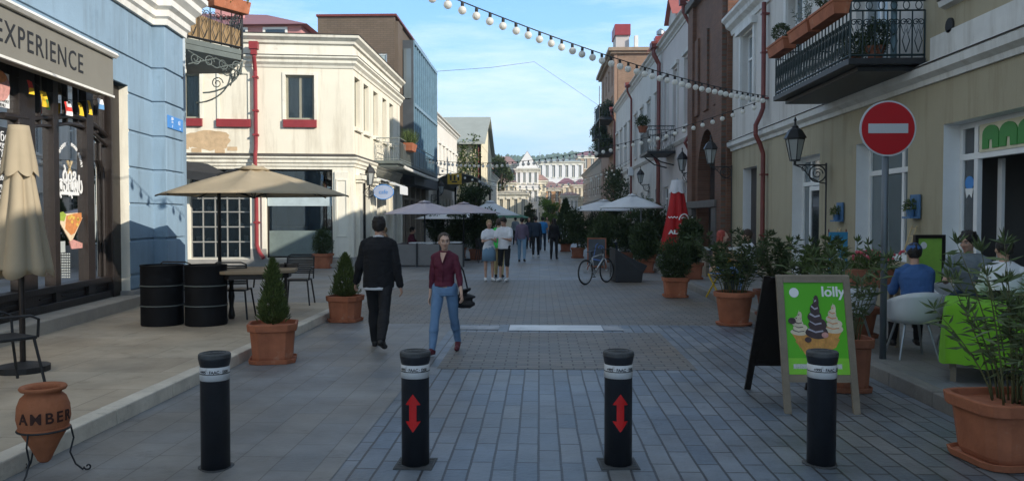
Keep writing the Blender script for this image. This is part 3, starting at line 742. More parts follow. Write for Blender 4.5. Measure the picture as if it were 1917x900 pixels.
mb.slab([(pA[0]+nn.x,pA[1]+nn.y,bz+.15),(pB[0]+nn.x,pB[1]+nn.y,bz+.15),(pB[0]+nn.x,pB[1]+nn.y,bz+.58),(pA[0]+nn.x,pA[1]+nn.y,bz+.75)], (nn.x*.4,nn.y*.4,0)); mb.build('panel', 'tan_board', BA, world=True)
mb = MB()
for (P0, P1) in ((pA,pB),(pB,pC)):
    A3, B3 = Vector((*P0,0)), Vector((*P1,0)); U3 = (B3-A3).normalized(); L = (B3-A3).length
    for k in range(4):
        c3 = A3+U3*(L*(k+.5)/4); c3.z = bz-.30
        mb.tube(spiral(c3, .14, 1.5, 18, U3, (0,0,1), 1 if k%2 else -1), .012, 5)
    mb.tube([A3+Vector((0,0,bz-.15)), A3+U3*L*.5+Vector((0,0,bz-.42)), B3+Vector((0,0,bz-.18))], .014, 5); mb.tube([A3+Vector((0,0,bz-.45)), A3+U3*L*.5+Vector((0,0,bz-.2)), B3+Vector((0,0,bz-.45))], .014, 5)
for P0,L in ((pB,.95),(pC,.9)):
    P3 = Vector((*P0,bz-.13)); pts = [P3+Vector((-L*(1-cos(a)), .0, -.75*sin(a))) for a in [k*pi/2/10 for k in range(11)]]; mb.tube(pts, .02, 6)
    mb.tube(spiral(P3+Vector((-.35,0,-.25)), .16, 1.6, 18, (1,0,0), (0,0,1)), .014, 5)
mb.build('bracket', 'grey_iron', BA, world=True)

# ================================================================== L2 cream building
CR_ = thing('corner_building', 'cream two storey corner building with red window sills and double cornice', 'building', (-8,30,0))
C0 = (-6.3, 27.0); f2 = Fac(C0, (-.990,-.139), flip=-1); f3 = Fac((-6.3,0), (0,1))
LW = 9.5
def h2(px,py,d=0): return f2.hit(px,py,d)
w1 = (h2(587,0)[0], h2(533,0)[0], 4.93, 6.42)
nich = (h2(463,0)[0], h2(408,0)[0], 4.93, 6.42); w0 = (h2(372,0)[0], h2(372,0)[0]+1.0, 4.93, 6.42)
s1 = (h2(465,0)[0], h2(350,0)[0], .30, 3.28); s2 = (h2(620,0)[0], h2(495,0)[0], .30, 3.28)
f2.wall(CR_, 'cream_plaster', 0, LW, 3.78, 6.66, [w1,w0], reveal=.2, name='upper_wall')
f2.wall(CR_, 'cream_stone', 0, LW, 0, 3.38, [s1,s2], reveal=.22, name='wall')
for w in (w1,w0): f2.window(CR_, *w, d=-.14, cols=2, fm=mat('frame_olive',(.28,.27,.21),.6), gm='glass_window', curtain='curtain', sill=('dark_red', .26), fw=.075)
mb = MB()  # blind niche frame + sill
for a,b,c_,d_ in ((nich[0]-.06,nich[0],4.93,6.48),(nich[1],nich[1]+.06,4.93,6.48),(nich[0],nich[1],6.42,6.48)): f2.box(mb, a,b,c_,d_, 0, .045)
for w in (w1,w0):
    for a,b,c_,d_ in ((w[0]-.1,w[0],4.93,6.5),(w[1],w[1]+.1,4.93,6.5),(w[0],w[1],6.42,6.5)): f2.box(mb, a,b,c_,d_, 0, .03)
mb.build('window_surround', 'cream_stone', CR_, world=True)
mb = MB(); f2.box(mb, nich[0]-.08, nich[1]+.08, 4.66, 4.92, -.02, .1); mb.build('blind_window_sill', 'dark_red', CR_, world=True, bevel=.008)
# patch of bare render
pp = []; pcx, pcz = h2(388,255)[0], 4.22
for k in range(26):
    a = 2*pi*k/26; pp.append((pcx+(.72+.22*mnoise.noise(Vector((cos(a)*2,sin(a)*2,3))))*cos(a)*1.05, pcz+(.34+.16*mnoise.noise(Vector((cos(a)*2,sin(a)*2,9))))*sin(a)))
mb = MB(); f2.poly(mb, pp, -.01, .006); mb.build('bare_patch', 'bare_render', CR_, world=True)
mb = MB()
for (a_,z_) in ((-.8,-.24),(-.4,-.33),(.35,-.30),(.75,-.2),(.9,-.33)): f2.box(mb, pcx+a_-.16, pcx+a_+.16, pcz+z_-.1, pcz+z_+.03, 0, .008)
mb.build('bare_patch', 'bare_render', CR_, world=True)
# side facade windows
sw_ = []
for (pa,pb) in ((665,675),(682,690),(700,708),(717,724),(730,736)):
    a = f3.uu(pa); sw_.append((a, a+.85, 4.75, 6.45))
f3.wall(CR_, 'cream_plaster', 27.0, 36.1, 3.78, 6.66, sw_, reveal=.25, name='upper_wall')
for w in sw_: f3.window(CR_, *w, d=-.18, fm='frame_olive', gm='glass_dark', sill=('cream_stone', .14))
gs = [(28.0,29.7,.3,3.2),(30.4,31.6,.3,3.2),(32.2,33.4,.3,3.2),(34.0,35.4,.3,3.2)]
f3.wall(CR_, 'cream_stone', 27.0, 36.1, 0, 3.38, gs, reveal=.25, name='wall')
for w in gs: f3.window(CR_, *w, d=-.2, fm='brown_wood', gm='glass_dark', trans=2.6)
mb = MB()
for u in (27.6, 30.05, 31.9, 33.7, 35.7): mb = MB(); f3.box(mb, u-.2, u+.2, .3, 2.85, 0, .14); f3.box(mb, u-.26, u+.26, 2.86, 2.95, 0, .2); f3.box(mb, u-.3, u+.3, 2.96, 3.12, 0, .26); mb.build('pilaster', 'cream_stone', CR_, world=True, bevel=.01)
mb = MB()
f2.box(mb, .15, .62, .3, 3.2, 0, .06)
for a,b,c_,d_ in ((.2,.57,2.9,2.96),(.2,.57,1.0,1.06),(.2,.24,1.06,2.9),(.53,.57,1.06,2.9)): f2.box(mb, a,b,c_,d_, .06, .085)
mb.build('corner_pilaster', 'cream_stone', CR_, world=True, bevel=.01); mb = MB(); f2.box(mb, s1[0]-.14, s1[0], .3, 3.3, 0, .07); mb.build('pilaster', 'cream_stone', CR_, world=True, bevel=.01); mb = MB(); f2.box(mb, s2[1], s2[1]+.14, .3, 3.3, 0, .07)
mb.build('pilaster', 'cream_stone', CR_, world=True, bevel=.01)
mb = MB(); f2.box(mb, -.05, s2[0], 0, .32, 0, .1); f2.box(mb, s2[1], s1[0], 0, .62, 0, .08); f2.box(mb, s2[0], LW, 0, .28, 0, .09); f3.box(mb, 27, 36, 0, .32, 0, .12)
mb.build('plinth', 'grey_plinth', CR_, world=True, bevel=.01)
cpath = [f2.p(LW,0)[:2], C0, (-6.3,36.15)]
cpath2 = [(-6.3,36.15), C0, f2.p(LW,0)[:2]]
mb = MB(); sweep(mb, cpath, [(-.26,3.38),(.04,3.38),(.05,3.46),(.10,3.50),(.10,3.58),(.17,3.64),(.17,3.70),(.05,3.78),(-.26,3.78)]); mb.build('ledge', 'cream_stone', CR_, world=True)
mb = MB(); sweep(mb, cpath, [(-.26,6.66),(.03,6.66),(.05,6.74),(.13,6.82),(.13,6.90),(.22,6.97),(.22,7.03),(.0,7.08),(.0,7.42),(.08,7.46),(.10,7.54),(.24,7.64),(.26,7.72),(.02,7.78),(-.26,7.78)]); mb.build('cornice', 'cream_stone', CR_, world=True)
mat('lead_dark', (.06,.055,.05), .6, bump=0)
mb = MB(); sweep(mb, cpath, [(-.2,7.79),(.28,7.73),(.285,7.75),(-.2,7.81)]); sweep(mb, cpath, [(.0,7.085),(.235,7.032),(.24,7.045),(.0,7.10)]); sweep(mb, cpath, [(.05,3.785),(.185,3.702),(.19,3.715),(.05,3.80)]); mb.build('flashing', 'lead_dark', CR_, world=True)
inner = [f2.p(LW,0,-.28)[:2], (f2.p(LW,0)[0],36.1), (-6.6,36.1), (-6.6,27.35)]
boxbody(CR_, inner, 3.4, 7.75, 'cream_plaster')
boxbody(CR_, [f2.p(LW,0,-2.4)[:2], (f2.p(LW,0)[0],36.1), (-6.6,36.1), (-6.6,27.7),(-6.9,27.3),f2.p(s2[0]-.05,0,-.28)[:2],f2.p(s2[0]-.05,0,-2.4)[:2]], 0, 3.39, 'interior_mid', name='rear_wall')
# shop windows on the front
w = f2.window(CR_, *s1, d=-.18, cols=5, trans=[.85,1.35,1.85,2.3], fm=mat('frame_grey',(.30,.30,.28),.5), gm='glass_clear', fw=.04, name='window')
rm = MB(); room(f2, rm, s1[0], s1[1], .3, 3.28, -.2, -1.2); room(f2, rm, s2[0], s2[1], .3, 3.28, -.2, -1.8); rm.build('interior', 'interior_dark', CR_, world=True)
mb = MB()
for i in range(26):
    u = s1[0]+.12+random.random()*(s1[1]-s1[0]-.24); z = random.choice([.34,.88,1.38,1.88,2.33]); hgt = random.uniform(.08,.26)
    q = f2.p(u, z, -.38); rr = random.uniform(.05,.11)
    if i%3: mb.lathe([(rr*.5,0),(rr,hgt*.4),(rr*.9,hgt*.6),(rr*.35,hgt*.8),(rr*.5,hgt)], q, 12)
    else: f2.box(mb, u-rr, u+rr, z, z+hgt*.7, -.45, -.3)
mat('china', (.62,.60,.54), .3, var=.25, scale=3, bump=0)
mb.build('shop_display', 'china', CR_, world=True)
mb = MB()
for z in (.85,1.35,1.85,2.3): f2.box(mb, s1[0], s1[1], z-.015, z+.008, -.6, -.22)
mb.build('shelf', 'timber_grey', CR_, world=True)
f2.window(CR_, *s2, d=-.18, cols=1, trans=2.62, fm='brown_wood', gm='glass_clear', fw=.06, name='window')
mb = MB(); f2.box(mb, s2[0]+.02, s2[1]-.02, 2.05, 2.50, -.14, -.10); mb.build('window_blind', mat('blind_pale',(.42,.50,.52),.7), CR_, world=True)
mb = MB(); f2.box(mb, s2[0]+.03, s2[1]-.03, .31, 1.22, -.175, -.165); mb.build('frosted_film', mat('film_grey',(.16,.20,.19),.4), CR_, world=True)
mb = MB(); f2.box(mb, s2[0]+.2, s2[1]-.2, .31, 1.15, -1.1, -.7); f2.box(mb, s2[0]+.9, s2[1]-.1, 1.32, 1.36, -.7, -.3); mb.build('counter', mat('counter_tan',(.32,.25,.15),.6), CR_, world=True)
mb = MB(); f2.box(mb, s2[0]-.5, s2[1]-.1, 0, .14, .1, .75); f2.box(mb, s2[0]-.5, s2[1]-.3, .141, .27, .1, .45); mb.build('step', 'stone_trim', CR_, world=True, bevel=.01)
# downpipe
dp = h2(478,0)[0]
mb = MB(); mb.tube([f2.p(dp,7.2,.30), f2.p(dp,6.95,.30), f2.p(dp,6.5,.12), f2.p(dp,4.1,.12), f2.p(dp,3.9,.16), f2.p(dp,3.72,.27), f2.p(dp,3.3,.27), f2.p(dp,3.1,.13), f2.p(dp,.75,.13), f2.p(dp-.1,.5,.2), f2.p(dp-.25,.32,.3)], .065, 10)
f2.box(mb, dp-.14, dp+.14, 7.18, 7.42, .18, .44); f2.box(mb, dp-.09, dp+.09, 7.0, 7.18, .2, .4)
for z in (6.3,5.2,4.4,2.6,1.5): f2.box(mb, dp-.09, dp+.09, z-.03, z+.03, 0, .2)
mb.build('downpipe', 'dark_red', CR_, world=True, smooth=False)
# dark side awning
da = thing('awning', 'dark sloping canopy on the cream wall behind the beige parasol', 'awning', f2.p(4.7,3.3,.5))
mb = MB(); ua_, ub_ = h2(432,0,.8)[0], h2(345,0,.8)[0]+1
mb.slab([f2.p(ua_,2.98,1.1), f2.p(ub_,3.25,1.1), f2.p(ub_,3.62,0.02), f2.p(ua_+1.0,3.42,.02)], (0,0,.03)); mb.slab([f2.p(ua_,2.75,1.1), f2.p(ub_,3.0,1.1), f2.p(ub_,3.25,1.1), f2.p(ua_,2.98,1.1)], (.01,.02,0))
mb.build('canopy', 'cloth_dark', da, world=True)
mb = MB(); mb.tube([f2.p(ua_,2.97,1.1), f2.p(ua_-.05,3.1,.4), f2.p(ua_,3.3,0)], .015, 6); mb.build('strut', 'grey_metal', da, world=True)

# iron balcony on the side facade of the cream building
BB = thing('balcony', 'dark slab balcony with thin scroll railing on the cream side wall', 'balcony', (-5.8,33,3.8))
mb = MB(); mb.box(-6.28,-5.28,30.3,41.0,3.70,3.82); mb.box(-6.1,-5.4,30.4,40.9,3.58,3.698); mb.build('slab', 'grey_iron', BB, world=True, bevel=.01)
mb = MB(); iron_panel(mb, (-6.25,30.33), (-5.3,30.33), 3.82, 4.66, .24, True, .009); iron_panel(mb, (-5.3,30.33), (-5.3,40.9), 3.82, 4.66, .26, False, .009)
mb.build('railing', mat('rail_grey',(.20,.22,.20),.5), BB, world=True)

# ================================================================== buildings behind on the left
BR = thing('office_building', 'tall brown clad building rising behind the cream corner building', 'building', (-9,40,0))
fb = Fac((-6.55,36.3), (-1,0), flip=-1)
bw = (.35,1.0,8.0,9.05)
fb.wall(BR, 'brick_clad', 0, 3.5, 0, 10.7, [bw], reveal=.12); fb.window(BR, *bw, d=-.08, cols=1, gm='curtain')
boxbody(BR, [(-10.05,36.5),(-6.6,36.5),(-6.6,46),(-10.05,46)], 0, 10.68, 'brown_clad')
mb = MB(); mb.box(-10.1,-6.45,36.2,46,10.71,10.80); mb.build('parapet', 'rust_red', BR, world=True)
mb = MB(); mb.box(-6.6,-6.40,36.35,37.5,3.2,10.5); mb.build('corner_pier', 'brown_clad', BR, world=True)
RH = thing('house', 'house with dusky red hipped roof and pink wall seen over the cream cornice', 'building', (-16,44,0))
boxbody(RH, [(-24,40),(-11.9,40),(-11.9,50),(-24,50)], 0, 11.2, 'pink_wall', name='wall')
mb = MB(); r0 = [(-24.4,39.6,11.2),(-11.5,39.6,11.2),(-11.5,50.4,11.2),(-24.4,50.4,11.2)]; r1 = [(-20,44,12.9),(-15,44,12.75)]
mb.add(r0+r1, [(0,1,5,4),(1,2,5),(2,3,4,5),(3,0,4),(3,2,1,0)]); mb.build('roof', 'roof_purple', RH, world=True)
mb = MB(); mb.box(-16.9,-15.7,41.6,42.6,12.1,12.95); mb.build('chimney', 'pink_wall', RH, world=True)
mb = MB(); mb.lathe([(.25,0),(.28,.1),(.1,.35),(.02,.4)], (-16.3,42.1,12.95), 12); mb.build('cowl', 'black_iron', RH, world=True)
for x in (-19.2,-17.3,-15.2,-13.2): mb = MB(); mb.box(x-.5,x+.5,39.93,39.99,10.3,11.0); RHw = mb.build('window', 'glass_dark', RH, world=True); mb = MB(); mb.box(x-.62,x+.62,39.9,39.96,11.0,11.12); mb.box(x-.62,x-.5,39.9,39.96,10.3,11); mb.box(x+.5,x+.62,39.9,39.96,10.3,11); mb.build('frame', 'white_mould', RHw, world=True)

GB = thing('glass_building', 'modern blue glass box with vertical fins jutting over the street', 'building', (-6.2,42,0))
fg = Fac((-5.85,0), (0,1))
mb = MB(); mb.box(-6.5,-5.93,37.6,45.9,3.9,9.75); mb.build('glazing', 'glass_blue', GB, world=True)
mb = MB()
for i in range(13):
    y = 37.6+i*8.3/12; mb = MB(); mb.box(-5.93,-5.86,y-.025,y+.025,3.9,9.75); mb.build('fin', mat('fin_pale',(.22,.33,.40),.4,metal=.3,bump=0), GB, world=True)
mb = MB(); mb.box(-5.93,-5.84,37.6,45.9,9.76,9.92); mb.build('top_rail', 'fin_pale', GB, world=True)
mb = MB(); mb.box(-5.93,-5.84,37.6,45.9,6.85,7.0)
mb.build('mid_rail', mat('fin_pale',(.22,.33,.40),.4,metal=.3,bump=0), GB, world=True)
mb = MB(); mb.box(-6.5,-5.9,37.52,37.6,3.9,9.9); 
mb.build('end_panel', mat('slate_dark',(.07,.08,.09),.6,bump=.05), GB, world=True)
mb = MB(); mb.box(-6.35,-6.0,37.46,37.51,7.2,9.5); mb.build('end_pane', 'glass_grey', GB, world=True)
mb = MB(); mb.box(-6.5,-5.86,37.5,46,3.2,3.88); mb.build('soffit', 'slate_dark', GB, world=True)
boxbody(GB, [(-9,46.05),(-9,36.4),(-6.62,36.4),(-6.62,46.05)], 0, 3.19, 'interior_dark', name='ground_floor')
for y in (37.6,39.4,41.2,43.0,44.8): mb = MB(); mb.box(-6.6,-6.4,y,y+.25,0,3.2); mb.build('column', 'timber_grey', GB, world=True)
mb = MB(); mb.box(-6.58,-6.45,37.6,45.9,2.5,2.62); mb.build('beam', 'timber_grey', GB, world=True)

def terrace(name, label, cat, X, y0, y1, z1, wallm, side, floors, win_w=.9, gap=2.2, roofm='roof_red', depth=8, cor='white_mould', ground='interior_dark', fm='white_paint', endm=None, sunk=.2, corz=.35, gm='glass_dark', pitch=0, ornament=True):
    t = thing(name, label, cat, (X+side*3, (y0+y1)/2, 0))
    f = Fac((X,0), (0,1), flip=1 if side < 0 else -1)
    ops = []
    n = max(1, int((y1-y0-.6)/gap))
    for (za,zb) in floors:
        for i in range(n):
            c = y0+(y1-y0)*(i+.5)/n; ww = win_w*(1.25 if za < 1.2 else 1)
            ops.append((c-ww/2, c+ww/2, za, zb))
    f.wall(t, wallm, y0, y1, 0, z1, ops, reveal=sunk)
    for o in ops: f.window(t, *o, d=-sunk+.06, fm=fm, gm=gm, trans=o[3]-.55 if o[3]-o[2]>1.6 else None, fw=.08)
    boxbody(t, [(X+side*(sunk+.1), y0+.01),(X+side*(sunk+.1), y1-.01),(X+side*depth, y1-.01),(X+side*depth, y0+.01)], 0, z1-.01, endm or wallm)
    mb = MB(); pth = [(X,y0),(X,y1)] if side < 0 else [(X,y1),(X,y0)]
    sweep(mb, pth, [(-.2,z1),(.04,z1),(.06,z1+.08),(.18,z1+.16),(.20,z1+.26),(.32,z1+corz-.04),(.32,z1+corz),(-.2,z1+corz+.03)])
    mb.build('cornice', cor, t, world=True)
    for (za,zb) in floors[1:]:
        mb = MB(); sweep(mb, pth, [(-.05,za-.72),(.05,za-.72),(.14,za-.60),(.14,za-.54),(-.05,za-.50)]); mb.build('string_course', cor, t, world=True)
    if ornament:
        for o in ops:
            if o[2] > 1.2:
                mb = MB(); f.box(mb, o[0]-.14, o[0]-.01, o[2]-.05, o[3]+.1, 0, .05); f.box(mb, o[1]+.01, o[1]+.14, o[2]-.05, o[3]+.1, 0, .05)
                f.box(mb, o[0]-.2, o[1]+.2, o[3]+.11, o[3]+.27, 0, .12); f.box(mb, o[0]-.18, o[1]+.18, o[2]-.16, o[2]-.06, 0, .1); mb.build('window_surround', cor, t, world=True)
    xa, xb = X-side*.2, X+side*depth; zr = z1+corz+.035
    mb = MB()
    if pitch: mb.add([(xa,y0,zr),(xa,y1,zr),(xb,y1,zr),(xb,y0,zr),((xa+xb)/2,y0,zr+pitch),((xa+xb)/2,y1,zr+pitch)], [(0,1,5,4),(2,3,4,5),(0,4,3),(1,2,5),(3,2,1,0)])
    else: mb.box(min(xa,xb), max(xa,xb), y0, y1, zr, zr+.1)
    mb.build('roof', roofm, t, world=True)
    return t, f
WH, fW = terrace('town_house', 'sunlit white town house with small windows beyond the glass box', 'building', -6.4, 46.15, 62, 7.55, 'pale_grey_plaster', -1, [(.4,2.9),(4.5,6.2)], .7, 1.9, 'grey_iron', cor='white_mould')
MATS['white_plaster'] = mat('white_plaster', (.74,.70,.63), .85, var=.06, scale=.6, bump=.1)  # the house's own warm white, in place of the grey plaster
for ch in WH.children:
    if ch.name.startswith(('wall','rear')): ch.data.materials.clear(); ch.data.materials.append(MATS['white_plaster'])
# gabled building, stepping into the street
CH = thing('gabled_building', 'pale yellow gabled building with grey roof and climbing plants', 'building', (-7,68,0))
fc_ = Fac((-4.7,64.2), (-1,0), flip=-1); fs_ = Fac((-4.7,0), (0,1))
mat('yellow_plaster', (.80,.72,.52), .85, var=.08, scale=.7)
fc_.wall(CH, 'yellow_plaster', 0, 7, 0, 7.4, [(4.4,5.2,3.6,5.2)], reveal=.15); fc_.window(CH, 4.4,5.2,3.6,5.2, d=-.1)
so = [(66,66.8,4,6.2),(69,69.8,4,6.2),(72,72.8,4,6.2),(75,75.8,4,6.2)]
fs_.wall(CH, 'yellow_plaster', 64.2, 78, 0, 7.4, so, reveal=.2)
for o in so: fs_.window(CH, *o, d=-.14)
mb = MB(); fs_.poly(mb, [(63.9,7.4),(78.3,7.4),(71.1,10.2)], -.2, .02); mb.build('gable', 'yellow_plaster', CH, world=True)
mb = MB()
a_, b_, c_ = (63.7,7.42),(71.1,10.3),(78.5,7.42)
for (p_,q_) in ((a_,b_),(b_,c_)):
    mb.add([(-4.35,p_[0],p_[1]),(-4.35,q_[0],q_[1]),(-13,q_[0],q_[1]),(-13,p_[0],p_[1]),(-4.35,p_[0],p_[1]+.16),(-4.35,q_[0],q_[1]+.16),(-13,q_[0],q_[1]+.16),(-13,p_[0],p_[1]+.16)], [(0,3,2,1),(4,5,6,7),(0,1,5,4),(1,2,6,5),(2,3,7,6),(3,0,4,7)])
mb.build('roof', mat('roof_grey',(.36,.38,.34),.7,var=.1,scale=1), CH, world=True)
boxbody(CH, [(-4.9,64.4),(-4.9,77.9),(-12.9,77.9),(-12.9,64.4)], 0, 7.39, 'yellow_plaster')
mb = MB(); mb.tube([(-4.9,64.12,7.3),(-4.9,64.12,.2)], .05, 8); mb.build('downpipe', 'rust_red', CH, world=True)

# ================================================================== R1 beige building, near right
fr = Fac((6.0,0), (0,1), flip=-1)
R1 = thing('beige_building', 'beige and white two storey building with cafe windows on the right', 'building', (7,9,0))
gops = [(6.4,12.2,.95,3.06),(13.35,15.5,.95,3.06),(17.5,19.35,.15,3.05),(22.5,24.0,.15,3.1),(1,4.5,.9,3.06)]
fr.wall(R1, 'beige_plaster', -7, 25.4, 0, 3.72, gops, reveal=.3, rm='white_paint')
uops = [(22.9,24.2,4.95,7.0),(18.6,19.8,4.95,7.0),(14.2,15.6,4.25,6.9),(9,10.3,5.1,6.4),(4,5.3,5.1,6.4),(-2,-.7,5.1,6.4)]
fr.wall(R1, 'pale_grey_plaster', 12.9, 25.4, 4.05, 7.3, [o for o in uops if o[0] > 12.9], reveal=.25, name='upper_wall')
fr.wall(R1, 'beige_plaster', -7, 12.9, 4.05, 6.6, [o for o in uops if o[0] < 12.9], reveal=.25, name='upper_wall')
for o in uops: fr.window(R1, *o, d=-.2, trans=o[3]-.7, gm='glass_grey')
mb = MB(); pr = [(6.0,25.4),(6.0,-7)]
sweep(mb, pr, [(-.3,3.72),(.05,3.72),(.06,3.80),(.16,3.86),(.17,3.98),(.10,4.05),(-.3,4.05)])
sweep(mb, [(6.0,12.6),(6.0,-7)], [(-.05,4.06),(.03,4.06),(.03,4.42),(-.05,4.42)])
sweep(mb, [(6.0,12.2),(6.0,-7)], [(-.05,4.74),(.10,4.78),(.12,4.86),(-.05,4.9)])
mb.build('ledge', 'ledge_white', R1, world=True)
for (ya_,yb_,dz_) in ((25.4,12.95,-.4),(12.9,-7,-1.1)):
    mb = MB(); sweep(mb, [(6.0,ya_),(6.0,yb_)], [(d_,z_+dz_) for d_,z_ in [(-.3,7.7),(.05,7.7),(.08,7.83),(.22,7.92),(.25,8.03),(.36,8.12),(.36,8.2),(-.3,8.24)]]); mb.build('eaves_cornice', 'ledge_white', R1, world=True)
mb = MB(); sweep(mb, pr, [(.0,4.055),(.18,3.985),(.19,4.005),(.0,4.075)]); sweep(mb, [(6.0,12.2),(6.0,-7)], [(.0,4.905),(.13,4.865),(.14,4.885),(.0,4.93)]); mb.build('flashing', 'lead_dark', R1, world=True)
for o in uops[:2]:
    mb = MB(); fr.box(mb, o[0]-.2, o[0]-.02, o[2], o[3]+.1, 0, .06); fr.box(mb, o[1]+.02, o[1]+.2, o[2], o[3]+.1, 0, .06); fr.box(mb, o[0]-.3, o[1]+.3, o[3]+.06, o[3]+.26, 0, .16); mb.build('window_surround', 'ledge_white', R1, world=True)
boxbody(R1, [(6.34,12.25),(6.34,25.35),(12,25.35),(12,-7),(8.8,-7),(8.8,12.25)], 0, 3.73, 'interior_mid')
boxbody(R1, [(6.32,-6.9),(6.32,12.9),(12,12.9),(12,-6.9)], 3.74, 6.6, 'beige_plaster')
boxbody(R1, [(6.32,12.91),(6.32,25.35),(12,25.35),(12,12.91)], 3.74, 7.3, 'pale_grey_plaster')
for (ya_,yb_,z_) in ((12.93,25.4,7.86),(-7.2,12.92,7.16)):
    mb = MB(); mb.add([(5.68,ya_,z_),(5.68,yb_,z_),(12.4,yb_,z_),(12.4,ya_,z_),(9,ya_,z_+.25),(9,yb_,z_+.25)], [(0,1,5,4),(2,3,4,5),(0,4,3),(1,2,5),(3,2,1,0)]); mb.build('roof', 'roof_red', R1, world=True)
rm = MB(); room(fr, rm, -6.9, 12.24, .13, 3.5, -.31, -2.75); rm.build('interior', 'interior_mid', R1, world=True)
# round vent
vt = MB(); q = Vector(fr.p(atX(1780,48,6.0).y, atX(1780,48,6.0).z, 0)); vt.tube([q, q+Vector((-.03,0,0))], .11, 16); vt.build('vent', 'letter_dark', R1, world=True)
# big cafe window: side light, mullion, transom, open bay
um = fr.uu(1833,-.3)
mbw = MB(); Dm = -.27
for a,b in ((12.12,12.2),(um-.05,um+.05),(6.4,6.48),(9.0,9.1)): fr.box(mbw, a, b, .95, 3.06, Dm-.04, Dm+.03)
fr.box(mbw, 6.4, 12.2, 2.98, 3.058, Dm-.04, Dm+.031); fr.box(mbw, 6.4, 12.2, 2.52, 2.61, Dm-.04, Dm+.036); fr.box(mbw, um, 12.2, .95, 1.03, Dm-.04, Dm+.031)
fr.box(mbw, um-.16, um-.05, .95, 2.52, Dm-.30, Dm-.25)
w = mbw.build('window', 'white_paint', R1, world=True, bevel=.005)
g = MB(); fr.box(g, um, 12.15, 1.0, 2.55, Dm-.01, Dm-.004); fr.box(g, 6.45, 12.15, 2.58, 3.0, Dm-.01, Dm-.004); g.build('pane', 'glass_smoke', w, world=True)
mb = MB(); fr.box(mb, 6.4, um-.4, .95, 1.02, -.32, .12); mb.build('counter', 'white_paint', R1, world=True)
# green cut-out sign in the transom
mat('sign_green', (.02,.22,.03), .45, var=.06, bump=0)
gsn = thing('cafe_sign', 'green cut out letters on cream backing in the cafe transom', 'sign', (6.2,10.6,2.7))
mb = MB(); fr.box(mb, 8.0, um-.12, 2.60, 2.99, Dm+.04, Dm+.05); mb.build('backing', mat('cream_board',(.62,.58,.42),.6), gsn, world=True)
for i in range(7):
    mb = MB(); c0 = um-.42-i*.42
    pts = [(c0-.20,2.63)]+[(c0+.20*cos(a)*-1, 2.86+.12*sin(a)) for a in [k*pi/8 for k in range(9)]]+[(c0+.20,2.63)]
    pts = [(c0-.2,2.64),(c0-.2,2.84)]+[(c0-.2*cos(a), 2.84+.12*sin(a)) for a in [k*pi/8 for k in range(1,8)]]+[(c0+.2,2.84),(c0+.2,2.64),(c0+.05,2.64),(c0+.04,2.76),(c0-.04,2.76),(c0-.05,2.64)]
    fr.poly(mb, pts, Dm+.05, Dm+.065); mb.build('letter', 'sign_green', gsn, world=True)
st_ = MB(); q = fr.hit(1815,345,Dm); fr.poly(st_, [(q[0]+.12*cos(a), q[1]+.02+.10*sin(a)) for a in [k*pi/8 for k in range(16)]], Dm, Dm+.004); st_.build('sticker', 'sign_blue', R1, world=True)
st_ = MB(); fr.poly(st_, [(q[0]-.11,q[1]-.06),(q[0]+.11,q[1]-.06),(q[0]+.07,q[1]-.2),(q[0],q[1]-.14),(q[0]-.07,q[1]-.2)], Dm, Dm+.005); st_.build('sticker', 'letter_white', R1, world=True)
# other ground floor windows and doors
fr.window(R1, 13.35,15.5,.95,3.06, d=-.27, cols=3, trans=2.50, gm='glass_grey', fw=.09)
fr.window(R1, 17.5,19.35,.15,3.05, d=-.27, colw=[18.75], trans=2.45, gm='glass_grey', fw=.09)
dr = MB(); 
for a,b,c_,d_ in ((17.62,17.72,.2,2.38),(18.58,18.68,.2,2.38),(17.72,18.58,2.28,2.38),(17.72,18.58,.2,.35)): fr.box(dr, a,b,c_,d_, -.235,-.18)
dd = dr.build('door', 'white_paint', R1, world=True, bevel=.006)
g = MB(); fr.box(g, 17.7,18.6,.33,2.3,-.215,-.205); g.build('pane', 'glass_dark', dd, world=True)
g = MB(); fr.box(g, 17.66,17.70,1.1,1.3,-.18,-.13); g.build('handle', 'grey_metal', dd, world=True)
dr = MB(); fr.box(dr, 22.5,24.0,.15,3.1,-.28,-.24); fr.box(dr, 22.62,23.88,.25,2.3,-.24,-.22); dr.build('door', 'brown_wood', R1, world=True)
mb = MB()
for i in range(6):
    z = 1.15+i*.22; fr.box(mb, 14.25,14.45,z,z+.13,-.36,-.32)
mb.build('shop_display', 'letter_dark', R1, world=True)
# downpipe
yd = atX(1437,300,6.0).y
mb = MB(); mb.tube([(5.87,yd,7.3),(5.87,yd,4.55),(5.80,yd,4.35),(5.68,yd+.0,4.1),(5.68,yd,3.85),(5.80,yd,3.6),(5.88,yd,3.35),(5.88,yd,.35)], .06, 10)
for z in (7.0,6,4.8,2.8,1.2): mb.box(5.80,6.0,yd-.08,yd+.08,z-.02,z+.02)
mb.build('downpipe', 'rust_red', R1, world=True)

